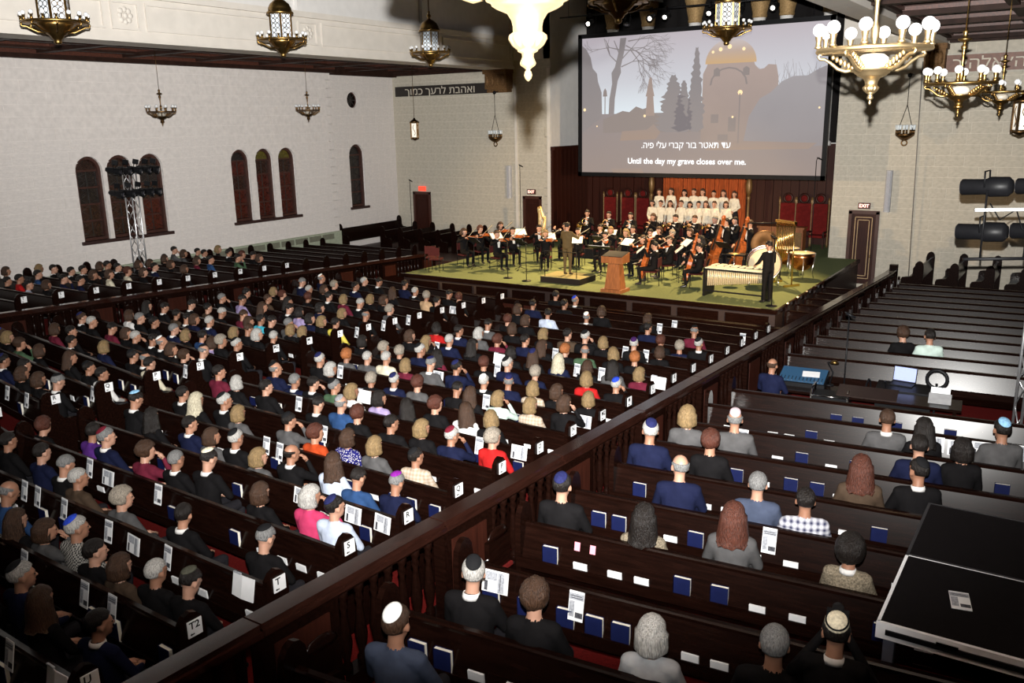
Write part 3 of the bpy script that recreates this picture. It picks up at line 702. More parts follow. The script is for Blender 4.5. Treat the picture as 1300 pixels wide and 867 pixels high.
SECT = {
  'right_half': dict(x0=-13.3, x1=-6.35, y=lambda k, X: 4.225 + k - 0.03 * (X + 6.35), z=floor_c, ks=range(-2, 18), sl=-0.03, what='centre pews right of the middle aisle'),
  'left_half': dict(x0=-21.5, x1=-14.72, y=lambda k, X: 4.6 + k - 0.155 * (X + 14.7), z=floor_c, ks=range(0, 18), sl=-0.155, what='centre pews left of the middle aisle'),
  'left_side': dict(x0=-28.1, x1=-22.88, y=lambda k, X: 9.5 + k, z=floor_s, ks=range(0, 19), sl=0.0, what='left side pews'),
  'right_side': dict(x0=-4.62, x1=1.6, y=lambda k, X: 0.68 + 1.085 * k + 0.09 * (X + 4.2), z=floor_s, ks=[k for k in range(2, 27) if k not in (13, 14)], sl=0.09, what='right side pews'),
}
ORD = ['first', 'second', 'third', 'fourth', 'fifth', 'sixth', 'seventh', 'eighth', 'ninth', 'tenth', 'eleventh', 'twelfth', 'thirteenth', 'fourteenth', 'fifteenth', 'sixteenth', 'seventeenth', 'eighteenth', 'nineteenth', 'twentieth', 'twenty-first', 'twenty-second', 'twenty-third', 'twenty-fourth', 'twenty-fifth', 'twenty-sixth']
def row_name(sec, k):
    if sec in ('right_half', 'left_half'): return 'row ' + LETTERS[k]
    ks = sorted(SECT[sec]['ks'], reverse=True)
    return ORD[ks.index(k)] + ' row from the front' if k in ks else 'row'
def seat_pos(sec, k, X, dy=0.0):
    S = SECT[sec]; y = S['y'](k, X) + dy; return X, y, S['z'](y)
def add_pew(sec, k, parts):
    S = SECT[sec]; xc = (S['x0'] + S['x1']) / 2; yc = S['y'](k, xc); zc = S['z'](yc)
    p = empty('pew', (xc, yc, zc), math.atan(S['sl']), 'long dark wooden pew, ' + row_name(sec, k) + ' of the ' + S['what'], 'pew', 'dark wooden pews')
    em = parts[4][1]
    for nm, me, off in parts:
        o = place(nm, me if me else em, p, (off if nm == 'pew_end' else 0, 0, 0))
    return p
for sec, S in SECT.items():
    parts = pew_parts((S['x1'] - S['x0']) / math.cos(math.atan(S['sl'])))
    for k in S['ks']: add_pew(sec, k, parts)

# ---- row letter cards on the pew ends
CARD = MB().box((0, 0, 0), (0.010, 0.150, 0.160)).mesh('card', PAPER)
ARROW = MB().prism([(-0.035, 0), (-0.01, 0.02), (-0.01, 0.008), (0.03, 0.008), (0.03, -0.008), (-0.01, -0.008), (-0.01, -0.02)], 0, 0.004, 'X').mesh('arrow', INK)
def row_sign(x, y, z, letter, label, rz=0.0):
    s = empty('row_sign', (x, y, z), rz, label, 'sign', 'white row letter cards')
    cd = place('card', CARD, s); place('letter', text_mesh(letter, INK, 0.003, True), cd, (0.007, -0.022 if len(letter) == 1 else -0.004, 0.030), (PI / 2, 0, PI / 2), 0.10)
    place('arrow', ARROW, cd, (0.005, -0.032, -0.052), scale=0.7)
for k in range(-1, 18): row_sign(-6.35 + 0.045, 4.225 + k + 0.02, floor_c(4.2 + k) + 1.06, LETTERS[k], 'white card lettered %s on the pew end by the right rail' % LETTERS[k], -0.03)
for k in range(2, 18): row_sign(-14.72 + 0.045, 4.6 + k + 0.12, floor_c(4.6 + k) + 1.05, LETTERS[k], 'white card lettered %s on the pew end beside the middle aisle' % LETTERS[k], -0.15)
for i, k in enumerate(range(2, 12)): row_sign(-22.88 + 0.045, 9.5 + k + 0.09, floor_s(9.5 + k) + 1.06, 'TSRQPONMLK'[i], 'white card on the left side pew ends, %s from the left edge' % ORD[i])

# ---- balustrades along both rails
def balustrade(x, y0, y1, h, t, label):
    b = empty('balustrade', (x, 0, 0), 0, label, 'balustrade')
    def slab(yA, yB, za, zb, wd, nm, mat=WOOD):
        zA0, zB0 = floor_s(yA), floor_s(yB)
        k = MB(); vs = []
        for xx in (-wd / 2, wd / 2): vs += [(xx, yA, zA0 + za), (xx, yB, zB0 + za), (xx, yB, zB0 + zb), (xx, yA, zA0 + zb)]
        k.add(vs, [(0, 1, 2, 3), (4, 7, 6, 5), (0, 4, 5, 1), (1, 5, 6, 2), (2, 6, 7, 3), (3, 7, 4, 0)]); return k.build(nm, mat, b)
    bal = MB().lathe([(0.05, 0), (0.05, 0.05), (0.03, 0.07), (0.055, 0.16), (0.062, 0.20), (0.045, 0.30), (0.028, 0.40), (0.045, 0.44), (0.03, 0.47), (0.05, 0.50), (0.05, 0.54)], 8).mesh('baluster', WOOD)
    seg = 2.35; y = y0
    slab(y0, y1, -0.60, 0.20, 0.16, 'base_rail')
    while y < y1 - 0.3:
        e = min(y + seg, y1)
        slab(y, e - 0.02, h - 0.07, h, 0.20, 'cap_rail', RAILW); slab(y, e - 0.02, h - 0.10, h - 0.05, 0.27, 'cap_moulding', RAILW); slab(y, e, h - 0.17, h - 0.07, 0.12, 'top_rail')
        slab(y, min(y + 0.85, e), 0.20, h - 0.17, 0.14, 'panel', WOOD)
        slab(y + 0.12, min(y + 0.73, e), 0.30, h - 0.25, 0.165, 'raised_panel', WOODB)
        q = y + 0.97; sc = (h - 0.37) / 0.54
        while q < e - 0.06:
            place('baluster', bal, b, (0, q, floor_s(q) + 0.20), (0, 0, 0), (1.0, 1.0, sc)); q += 0.20
        y = e
    slab(y1, y1 + 0.2, -0.5, h + 0.12, 0.24, 'end_post')
    return b
balustrade(RAIL_R, 1.6, 30.6, 1.20, 0, 'dark wooden balustrade with turned balusters running beside the right side pews')
balustrade(RAIL_L, 8.0, 27.4, 0.95, 0, 'dark wooden balustrade in front of the left side pews')

# ---- front stalls: pews turned sideways beside the stage
ST = pew_parts(2.4); STL = pew_parts(4.2)
def stall(x, y, z, rz, parts, label):
    p = empty('choir_stall', (x, y, z), rz, label, 'pew', 'sideways stalls'); em = parts[4][1]
    for nm, me, off in parts:
        if nm != 'book_rack': place(nm, me if me else em, p, (off if nm == 'pew_end' else 0, 0, 0))
zf = floor_s(30)
structure(MB().b2((-4.6, 31.0, zf), (3.2, YF - 0.01, 0.72)).build('trim_50', M('stall_platform_wood', (0.05, 0.02, 0.012), 0.5)))
for i, x in enumerate((-4.40, -3.35, -2.32, -1.35)):
    stall(x, 32.4, 0.72, PI / 2, ST, 'sideways stall with tall end against the right end wall, %s from the left' % ORD[i])
fp = structure(MB().b2((-4.62, 29.55, zf - 0.1), (2.0, 29.65, zf + 0.72)).build('trim_51', WOOD)); MB().b2((-4.7, 29.5, zf + 0.72), (2.0, 29.72, zf + 0.78)).build('cap', WOOD, fp)
structure(MB().b2((XLR, 29.0, zf), (-21.0, YF - 0.01, 1.0)).build('trim_52', M('stall_platform_wood', (0.05, 0.02, 0.012), 0.5)))
stall(XLR + 0.30, 31.55, 1.0, -PI / 2, STL, 'long stall backed against the left wall under the lone arched window')
for i, x in enumerate((-27.6, -26.5, -25.3, -24.3, -23.4, -22.4)):
    stall(x, 32.1, 0.80, -PI / 2, ST, 'sideways stall left of the stage, %s from the wall' % ORD[i])
for i in range(5):
    p = empty('pew', (-6.05, 24.4 + i * 1.0, floor_c(24)), 0, 'short pew wedged between stage and right rail, %s from the front rows' % ORD[i], 'pew', 'short pews beside the stage')
    if i == 0: SHP = pew_parts(1.4)
    for nm, me, off in SHP: place(nm, me if me else SHP[4][1], p, (off if nm == 'pew_end' else 0, 0, 0))

# ---- books and booklets in the racks
BOOK = [MB().b2((-0.085, -0.022, 0), (-0.0, 0.022, 0.225)).b2((0.0, -0.022, 0), (0.085, 0.022, 0.225)).mesh('cover', BLUEB)]
COVER = MB(); COVER.b2((-0.085, -0.024, 0), (0.085, -0.018, 0.225)); COVER.b2((-0.085, 0.018, 0), (0.085, 0.024, 0.225)); COVER.b2((-0.085, -0.024, 0), (-0.079, 0.024, 0.225)); COVER = COVER.mesh('cover', BLUEB)
PBLK = MB().b2((-0.078, -0.018, 0.004), (0.082, 0.018, 0.221)).mesh('pages', PAGES)
BKL = MB().b2((-0.075, -0.010, 0), (0.075, 0.010, 0.20)).mesh('booklet', PAPER)
random.seed(11)
RCOUNT = {}
def rack_item(sec, k, X, kind):
    x, y, z = seat_pos(sec, k, X, -0.105); S = SECT[sec]
    rz = math.atan(S['sl']) + random.uniform(-0.03, 0.03); z += 0.588
    c_ = RCOUNT[(sec, k)] = RCOUNT.get((sec, k), 0) + 1
    where = '%s from the %s, %s, %s' % (ORD[min(c_ - 1, 25)], 'rail' if sec != 'left_half' else 'aisle', row_name(sec, k).replace(' from the front', ' back'), {'right_side': 'right side pews', 'right_half': 'centre pews', 'left_half': 'left centre pews'}[sec])
    if kind == 'b':
        o = place('prayer_book', COVER, None, (x, y, z), (0, 0, rz)); place('pages', PBLK, o)
        tag(o, 'navy prayer book in pew rack, ' + where, 'book', 'blue prayer books in the pew racks')
    else:
        o = place('booklet', BKL, None, (x, y, z - 0.075), (0.1, 0, rz))
        tag(o, 'white booklet in pew rack, ' + where, 'booklet', 'white booklets in the pew racks')
for k in range(3, 13):
    x = -4.25
    while x < 1.2:
        if random.random() < 0.88:
            rack_item('right_side', k, x, 'b' if random.random() < 0.42 else 'w')
        x += random.uniform(0.24, 0.42)
for k in list(range(-1, 10)):
    x = -6.62
    while x > -13.0:
        if random.random() < (0.85 if x > -8.2 else 0.35):
            rack_item('right_half', k, x, 'b' if random.random() < 0.45 else 'w')
        x -= random.uniform(0.27, 0.5)
for k in range(10, 18):
    for x in (-6.7, -7.3, -9.0, -11.0):
        if random.random() < 0.6: rack_item('right_half', k, x + random.uniform(-0.3, 0), 'w')
for k in range(3, 10):
    for x in (-15.1, -15.6, -17.0):
        if random.random() < 0.6: rack_item('left_half', k, x + random.uniform(-0.3, 0), random.choice('bw'))
# ---- printed programmes
def programme(kind):
    k = MB(); 
    if kind == 'p':
        k.box((0, 0, 0), (0.145, 0.008, 0.27)); k.b2((-0.070, -0.0052, 0.055), (0.070, -0.0046, 0.115), 1); k.b2((-0.066, -0.0052, -0.10), (-0.015, -0.0046, 0.045), 1); k.b2((-0.005, -0.0052, -0.105), (0.068, -0.0046, -0.055), 2)
        k.b2((-0.06, -0.0056, 0.088), (0.05, -0.0052, 0.096), 2); k.b2((-0.05, -0.0056, 0.068), (0.06, -0.0052, 0.076), 2)
    elif kind == 'w':
        k.box((0, 0, 0), (0.27, 0.008, 0.21)); k.b2((0.03, -0.0052, -0.10), (0.095, -0.0046, 0.09), 1); k.b2((-0.10, -0.0052, 0.01), (0.02, -0.0046, 0.09), 1); k.b2((-0.11, -0.0052, -0.095), (-0.075, -0.0046, 0.0), 2)
        k.b2((0.05, -0.0056, -0.08), (0.058, -0.0052, 0.07), 2)
    else:
        k.prism([(-0.165, 0.012), (0, -0.006), (0.165, 0.012), (0.165, 0.022), (0, 0.006), (-0.165, 0.022)], -0.12, 0.12, 'Z'); k.b2((-0.14, -0.01, 0.125), (-0.03, 0.01, 0.14), 1)
    return k.mesh('programme', [PAPER, PAPERG, PAPERD])
PM = {q: programme(q) for q in 'pwo'}
PROGRAMS = {
  'right_half': [(0,-9.13,0.04,0), (1,-9.17,-0.02,0), (1,-8.67,-0.08,1), (0,-7.94,0.03,0), (0,-7.45,0.04,0), (1,-8.01,-0.02,0), (-1,-7.38,0.12,0), (-1,-6.63,0.12,2), (1,-6.74,0.04,2), (1,-11.10,0.10,0), (1,-10.77,0.09,0), (2,-11.29,0.03,0), (2,-10.84,-0.07,1), (1,-10.14,0.06,0), (2,-9.67,0.00,0), (4,-9.60,0.04,0), (3,-8.05,0.04,1), (4,-9.89,0.12,0), (3,-7.11,0.00,1), (3,-6.62,0.02,1), (8,-6.60,0.01,1), (8,-8.63,0.01,0), (6,-7.34,-0.00,0), (6,-6.60,0.09,1), (11,-8.43,0.02,0), (11,-7.85,0.02,0), (10,-9.77,0.02,0), (11,-10.42,-0.06,2), (12,-9.56,0.01,0), (13,-8.30,0.07,0), (5,-9.70,0.01,0), (8,-12.33,0.04,0), (7,-10.73,-0.02,2), (9,-10.55,-0.04,1), (11,-6.60,0.05,2), (13,-7.79,0.05,0), (16,-8.80,0.07,0), (17,-8.81,-0.09,0), (16,-6.60,0.08,0), (11,-12.19,-0.01,0), (6,-11.38,-0.05,0)],
  'left_half': [(11,-14.90,0.01,0), (12,-14.90,0.04,0), (13,-14.90,0.03,0), (15,-14.90,0.00,1), (4,-14.90,0.04,0), (4,-14.90,0.01,0), (3,-16.40,-0.06,0), (3,-15.44,0.04,0), (6,-14.90,0.06,0)],
  'right_side': [(5,-4.20,-0.04,1), (5,-3.38,-0.10,0), (7,-2.35,-0.06,0), (10,-3.69,-0.07,0), (11,-1.09,-0.10,1), (11,-0.80,-0.04,1), (11,-0.38,0.01,1), (11,-1.40,-0.08,1)],
}
PW = {'p': 'upright printed programme with dark header', 'w': 'programme lying sideways', 'o': 'open white booklet'}
for sec, s in PROGRAMS.items():
    cnt = {}
    for k, X, dz, q in s:
        q = ('p', 'w', 'o')[q]; cnt[k] = cnt.get(k, 0) + 1
        x, y, z = seat_pos(sec, k, X, -0.11)
        o = place('programme', PM[q], None, (x, y, z + 0.92 + dz * 0.5), (-0.2, 0, math.atan(SECT[sec]['sl']) + random.uniform(-0.1, 0.1)))
        tag(o, '%s, %s one, %s, %s' % (PW[q], ORD[cnt[k] - 1], row_name(sec, k).replace(' from the front', ' back'), {'right_side': 'right side pews', 'right_half': 'centre pews', 'left_half': 'left centre pews'}[sec]), 'programme', 'programmes propped on the pews')

# ================================================================== PEOPLE
def ring_loft(mb, rings, n=14):
    """rings: (centre, side vector, depth vector) -> closed lofted solid"""
    vs = []; fs = []
    for c, a, b in rings:
        for k in range(n):
            t = 2 * PI * k / n; vs.append(Vector(c) + Vector(a) * math.cos(t) + Vector(b) * math.sin(t))
    for i in range(len(rings) - 1):
        for k in range(n):
            k2 = (k + 1) % n; fs.append((i * n + k, i * n + k2, (i + 1) * n + k2, (i + 1) * n + k))
    fs.append(tuple(range(n - 1, -1, -1))); fs.append(tuple((len(rings) - 1) * n + k for k in range(n)))
    mb.add(vs, fs, 0, True)
def limb(mb, p0, p1, r0, r1, n=10):
    p0, p1 = Vector(p0), Vector(p1); d = (p1 - p0).normalized()
    mb.tube([p0 - d * r0 * 0.95, p0 - d * r0 * 0.7, p0, p1, p1 + d * r1 * 0.7, p1 + d * r1 * 0.95], [r0 * 0.3, r0 * 0.72, r0, r1, r1 * 0.72, r1 * 0.3], n)

SK, TOP, LEG, SHOE, COLLAR, EYE, LIP = range(7)
def figure(name, J, head=(0, 0, 0), sw=0.19, voxel=0.0135, girth=1.0, ratio=0.42, skirt=False):
    """J: joints (Vectors); head: yaw, pitch, roll. Returns dict(mesh, head matrix)"""
    J = {k: Vector(v) for k, v in J.items()}
    Rh = Matrix.Rotation(head[0], 4, 'Z') @ Matrix.Rotation(head[1], 4, 'X') @ Matrix.Rotation(head[2], 4, 'Y')
    HM = Matrix.Translation(J['head'] + Vector((0, 0, 0.012))) @ Rh @ Matrix.Scale(1.08, 4)
    mb = MB(); bones = []
    def L(z, a, b, r0, r1):
        limb(mb, a, b, r0, r1); bones.append((z, Vector(a), Vector(b), r0, r1))
    # torso loft
    ax = (J['neck'] - J['pelvis']); axn = ax.normalized(); sd = (J['shR'] - J['shL']).normalized(); fw = sd.cross(axn) * -1
    fw = axn.cross(sd)
    g = girth
    prof = [(-0.10, 0.10, 0.08), (-0.06, 0.155, 0.115), (0.05, 0.172 * g, 0.13 * g), (0.28, 0.155 * g, 0.122 * g), (0.52, sw * 0.90, 0.125 * g), (0.74, sw * 0.98, 0.115), (0.88, sw * 0.86, 0.092), (0.96, 0.09, 0.066), (1.02, 0.06, 0.055)]
    ring_loft(mb, [(J['pelvis'] + ax * t, sd * a, fw * b) for t, a, b in prof])
    bones.append((TOP, J['pelvis'] + ax * 0.0, J['pelvis'] + ax * 0.75, 0.15, 0.15)); bones.append((TOP, J['shL'], J['shR'], 0.075, 0.075)); bones.append((TOP, J['pelvis'] + ax * 0.75, J['pelvis'] + ax * 0.93, 0.12, 0.08))
    L(SK, J['neck'] - axn * 0.02, J['head'] + Rh @ Vector((0, -0.02, -0.04)), 0.056, 0.056)
    NM = Matrix.Translation(J['neck'] + axn * 0.012) @ Vector((0, 0, 1)).rotation_difference((axn + Vector((0, 0.18, 0))).normalized()).to_matrix().to_4x4()
    for s in 'LR':
        sh = J['sh' + s]; L(TOP, J['neck'] - axn * 0.045, sh + (J['neck'] - sh) * 0.12 + Vector((0, 0, 0.0)), 0.062, 0.066)
    for s in 'LR':
        L(TOP, J['sh' + s] + (J['neck'] - J['sh' + s]) * 0.12 - Vector((0, 0, 0.02)), J['el' + s], 0.066, 0.048); L(TOP, J['el' + s], J['wr' + s], 0.046, 0.032)
        d = (J['ha' + s] - J['wr' + s]).normalized(); L(SK, J['wr' + s] + d * 0.01, J['wr' + s] + d * 0.075, 0.026, 0.034)
        L(LEG, J['hip' + s], J['kn' + s], 0.088 * g, 0.06); L(LEG, J['kn' + s], J['an' + s], 0.058, 0.040)
        L(SHOE, J['an' + s] - Vector((0, 0, 0.03)), J['to' + s], 0.042, 0.034)
    if skirt:
        m = (J['anL'] + J['anR']) / 2; w0 = 0.19
        ring_loft(mb, [(J['pelvis'] + Vector((0, 0, 0.05)), sd * 0.15, Vector((0, 0.12, 0))), (J['pelvis'] - Vector((0, 0, 0.1)), sd * 0.18, Vector((0, 0.14, 0))), (m + Vector((0, 0, 0.25)), sd * 0.24, Vector((0, 0.18, 0)))])
        bones.append((LEG, J['pelvis'], m + Vector((0, 0, 0.3)), 0.16, 0.22))
    # head
    hb = MB(); hb.sphere((0, -0.014, 0.028), (0.076, 0.097, 0.092), 16, 12); hb.sphere((0, 0.026, -0.035), (0.058, 0.066, 0.086), 14, 10); hb.sphere((0, 0.062, -0.088), (0.030, 0.030, 0.024), 10, 7)
    hb.tube([(0, 0.090, 0.010), (0, 0.108, -0.022), (0, 0.100, -0.036)], [0.008, 0.015, 0.012], 8); hb.tube([(-0.05, 0.075, 0.022), (0, 0.088, 0.024), (0.05, 0.075, 0.022)], 0.012, 8)
    for s in (-1, 1): hb.sphere((s * 0.079, -0.008, -0.012), (0.012, 0.022, 0.033), 8, 7)
    n0 = len(mb.v); mb.add([HM @ Vector(v) for v in hb.v], hb.f, 0, True)
    bones.append((SK, HM @ Vector((0, 0, -0.06)), HM @ Vector((0, 0, 0.06)), 0.085, 0.085))
    me = mb.mesh(name, [BLACK]); o = bpy.data.objects.new(name, me); COL.objects.link(o)
    rm = o.modifiers.new('r', 'REMESH'); rm.mode = 'VOXEL'; rm.voxel_size = voxel
    sm = o.modifiers.new('s', 'SMOOTH'); sm.factor = 0.5; sm.iterations = 6
    dc = o.modifiers.new('d', 'DECIMATE'); dc.ratio = ratio
    bpy.context.view_layer.update()
    out = bpy.data.meshes.new_from_object(o.evaluated_get(bpy.context.evaluated_depsgraph_get()))
    bpy.data.objects.remove(o); bpy.data.meshes.remove(me)
    nv = len(out.vertices); co = np.empty(nv * 3); out.vertices.foreach_get('co', co); co = co.reshape(-1, 3)
    fl = [tuple(p.vertices) for p in out.polygons]; cen = np.array([co[list(f)].mean(0) for f in fl])
    best = np.full(len(fl), 9.9); zone = np.zeros(len(fl), int)
    for z, a, b, r0, r1 in bones:
        a_, b_ = np.array(a), np.array(b); d = b_ - a_; L2 = max(1e-9, d @ d)
        t = np.clip(((cen - a_) @ d) / L2, 0, 1); dist = np.linalg.norm(cen - a_ - t[:, None] * d, axis=1) - (r0 + (r1 - r0) * t)
        m = dist < best; best[m] = dist[m]; zone[m] = z
    fin = MB(); fin.v = [tuple(c) for c in co]; fin.f = fl; fin.m = [int(z) for z in zone]; fin.sm = [True] * len(fl)
    # fingers
    for s, sgn in (('L', -1), ('R', 1)):
        d = (J['ha' + s] - J['wr' + s]).normalized(); up = Vector((0, 0, 1))
        side = d.cross(up); side = side.normalized() if side.length > 0.1 else Vector((1, 0, 0)); nrm = side.cross(d).normalized()
        pc = J['wr' + s] + d * 0.085
        for q, (off, ln) in enumerate(((-0.026, 0.060), (-0.009, 0.072), (0.008, 0.075), (0.025, 0.066))):
            b0 = pc + side * off * (1 if sgn > 0 else -1); b1 = b0 + d * ln * 0.55 - nrm * 0.010; b2_ = b1 + d * ln * 0.35 - nrm * 0.028
            fin.tube([b0 - d * 0.02, b0 + d * 0.01, b1, b2_], [0.009, 0.0095, 0.0088, 0.006], 6, SK)
        tb = J['wr' + s] + d * 0.035 + side * (-0.028 * sgn); fin.tube([tb, tb + d * 0.03 + side * (-0.022 * sgn), tb + d * 0.06 + side * (-0.020 * sgn) - nrm * 0.01], [0.012, 0.0105, 0.007], 6, SK)
    for s in (-1, 1):
        e = MB(); e.sphere((s * 0.029, 0.083, 0.004), (0.012, 0.008, 0.007), 8, 6); fin.add([HM @ Vector(v) for v in e.v], e.f, EYE, True)
    e = MB(); e.sphere((0, 0.087, -0.060), (0.021, 0.008, 0.006), 8, 6); fin.add([HM @ Vector(v) for v in e.v], e.f, LIP, True)
    res = fin.mesh(name, [BLACK] * 7)
    return dict(mesh=res, HM=HM, NM=NM)

def J_seat(hands='lap', lean=0.0, sw=0.19):
    j = dict(pelvis=(0, 0.0, 0.53), neck=(0, -0.05 + lean, 1.045), head=(0, -0.005 + lean * 1.3, 1.195), shL=(-sw, -0.045 + lean, 0.985), shR=(sw, -0.045 + lean, 0.985),
             hipL=(-0.09, 0.02, 0.52), hipR=(0.09, 0.02, 0.52), knL=(-0.11, 0.42, 0.51), knR=(0.11, 0.42, 0.51), anL=(-0.11, 0.36, 0.10), anR=(0.11, 0.38, 0.10), toL=(-0.12, 0.52, 0.045), toR=(0.12, 0.54, 0.045),
             elL=(-sw - 0.055, 0.06 + lean, 0.745), elR=(sw + 0.055, 0.06 + lean, 0.745), wrL=(-0.09, 0.26, 0.645), wrR=(0.10, 0.27, 0.645), haL=(-0.02, 0.33, 0.63), haR=(0.02, 0.34, 0.63))
    if hands == 'face': j.update(elR=(0.24, 0.17 + lean, 0.83), wrR=(0.12, 0.16 + lean, 1.06), haR=(0.08, 0.13 + lean, 1.14))
    if hands == 'up': j.update(elR=(0.30, 0.10, 0.98), wrR=(0.17, 0.10, 1.20), haR=(0.11, 0.07, 1.27))
    return j
def J_stand(sw=0.19, h=1.0):
    j = dict(pelvis=(0, 0, 0.93), neck=(0, -0.01, 1.46), head=(0, 0.02, 1.615), shL=(-sw, 0, 1.40), shR=(sw, 0, 1.40), elL=(-sw - 0.06, -0.02, 1.13), elR=(sw + 0.06, -0.02, 1.13),
             wrL=(-sw - 0.05, 0.06, 0.90), wrR=(sw + 0.05, 0.06, 0.90), haL=(-sw - 0.04, 0.08, 0.82), haR=(sw + 0.04, 0.08, 0.82), hipL=(-0.09, 0, 0.90), hipR=(0.09, 0, 0.90),
             knL=(-0.10, 0.02, 0.50), knR=(0.10, 0.02, 0.50), anL=(-0.10, 0, 0.10), anR=(0.10, 0, 0.10), toL=(-0.11, 0.14, 0.04), toR=(0.11, 0.14, 0.04))
    return j
R = math.radians
T = {}
T['m0'] = figure('seated_m0', J_seat(), (R(0), R(-4), 0), 0.195, girth=1.06)
T['m1'] = figure('seated_m1', J_seat(), (R(-24), R(-2), 0), 0.195, girth=1.06)
T['m2'] = figure('seated_m2', J_seat(lean=0.03), (R(20), R(-5), R(3)), 0.195, girth=1.1)
T['m3'] = figure('seated_m3', J_seat(lean=0.06), (R(-8), R(-26), 0), 0.195, girth=1.06)
T['mf'] = figure('seated_mf', J_seat('face', 0.03), (R(-20), R(-6), R(4)), 0.19)
T['mu'] = figure('seated_mu', J_seat('up'), (R(-10), R(-8), 0), 0.195)
T['w0'] = figure('seated_w0', J_seat(sw=0.165), (R(0), R(-3), 0), 0.165, girth=0.98)
T['w1'] = figure('seated_w1', J_seat(sw=0.165), (R(-26), R(-3), 0), 0.165, girth=0.98)
T['w2'] = figure('seated_w2', J_seat(sw=0.165, lean=0.02), (R(18), R(-4), R(-4)), 0.165)
T['wf'] = figure('seated_wf', J_seat('face', 0.03, 0.165), (R(-24), R(-5), R(5)), 0.165)

# ---- hair and skullcaps in head space
HC = Vector((0, -0.014, 0.030)); HR = Vector((0.084, 0.106, 0.100))
def hair_mesh(style):
    nu, nv = (26, 18) if style not in ('curly', 'afro') else (30, 22)
    vs = []; fs = []; bun = None
    for j in range(nv + 1):
        ph = -PI / 2 + PI * j / nv
        for i in range(nu):
            t = 2 * PI * i / nu; d = Vector((math.cos(ph) * math.cos(t), math.cos(ph) * math.sin(t), math.sin(ph)))
            f = 1.0; p = Vector((d.x * HR.x, d.y * HR.y, d.z * HR.z)); dropped = False
            face = d.y > 0.22 and d.z < 0.50 - 0.25 * abs(d.x)
            n = noise.noise(d * 3.0 + Vector((3, 1, 2))) + 0.55 * noise.noise(Vector((math.cos(t) * 7, math.sin(t) * 7, d.z * 1.6)))
            if style in ('short', 'fringe', 'bun', 'hood'):
                if face or d.z < -0.62 or (abs(d.x) > 0.55 and d.z < -0.05 and d.y > -0.25): f = 0.80
                if style == 'fringe' and d.z > 0.22 - 0.1 * d.y: f = 0.74
                f *= 1.03 + 0.025 * n
            elif style == 'bob':
                if face: f = 0.78
                elif d.z < 0.15: p.z = max(-0.135, d.z * 0.165); k = min(1, (0.15 - d.z)); p.x = HR.x * 1.18 * d.x / max(0.35, math.hypot(d.x, d.y)) * (1 if d.z > -0.7 else (1 + d.z) / 0.3); p.y = HR.y * 1.12 * d.y / max(0.35, math.hypot(d.x, d.y)) * (1 if d.z > -0.7 else (1 + d.z) / 0.3)
                f *= 1.10 + 0.05 * n
            elif style == 'long':
                if face: f = 0.78
                elif d.z < 0.1:
                    h = max(0.4, math.hypot(d.x, d.y)); taper = (1.0 + 0.12 * min(0.5, -d.z if d.z < 0 else 0)) if d.z > -0.93 else (1 + d.z) / 0.07
                    p.z = max(d.z * 0.32, -0.21 - 0.05 * noise.noise(Vector((t * 3, 0, 0)))); p.x = 0.098 * d.x / h * taper * (1 + 0.22 * max(0, -d.z)); p.y = (min(0.03, 0.115 * d.y / h)) * taper - 0.03 * min(1, -d.z * 1.2 if d.z < 0 else 0)
                f *= 1.08 + 0.06 * n
            elif style == 'curly':
                n2 = noise.noise(d * 7.0); f = 0.80 if (face and d.z < 0.30) else (0.82 if d.z < -0.68 else 1.17 + 0.10 * n2 + 0.06 * n)
            elif style == 'afro':
                n2 = noise.noise(d * 8.0); f = 0.8 if (face and d.z < 0.25) else (1.0 if d.z < -0.75 else 1.42 + 0.08 * n2)
            vs.append(HC + p * f)
    for j in range(nv):
        for i in range(nu):
            i2 = (i + 1) % nu; fs.append((j * nu + i, j * nu + i2, (j + 1) * nu + i2, (j + 1) * nu + i))
    k = MB(); k.add(vs, fs, 0, True)
    if style == 'bun': k.sphere((0, -0.135, 0.045), (0.042, 0.04, 0.042), 10, 8)
    return k.mesh('hair_' + style, BLACK)
HAIR = {s: hair_mesh(s) for s in ('short', 'fringe', 'bob', 'long', 'curly', 'afro', 'bun')}
def cap_mesh(ang, f=1.10, rim=False):
    k = MB(); n = 20; rings = []
    A = R(ang); prof = [(math.sin(A * i / 6) * f, math.cos(A * i / 6) * f + 0.004 * 0) for i in range(7)]
    tilt = Matrix.Rotation(R(32), 3, 'X'); vs = []; fs = []
    def pt(r, c, t, ex): return HC + tilt @ Vector((r * HR.x * math.cos(t) * ex, r * HR.y * math.sin(t) * ex, c * HR.z * ex))
    m = len(prof)
    for ex in (1.045, 1.0):
        for r, c in prof:
            for q in range(n): vs.append(pt(r, c, 2 * PI * q / n, ex))
    for s in (0, 1):
        for i in range(m - 1):
            for q in range(n):
                a = s * m * n + i * n + q; b = s * m * n + i * n + (q + 1) % n
                fs.append((a, a + n, b + n, b) if s == 0 else (a, b, b + n, a + n))
    for q in range(n): fs.append(((m - 1) * n + q, 2 * m * n - n + q, 2 * m * n - n + (q + 1) % n, (m - 1) * n + (q + 1) % n))
    k.add(vs, fs, 0, True)
    if rim: k.tube([pt(prof[5][0], prof[5][1], 2 * PI * q / n, 1.05) for q in range(n + 1)], 0.006, 5, 1)
    return k.mesh('skullcap', [BLACK, BLACK])
CAP = {'n': cap_mesh(39), 'rim': cap_mesh(50, 1.12, True), 'knit': cap_mesh(36, 1.13)}

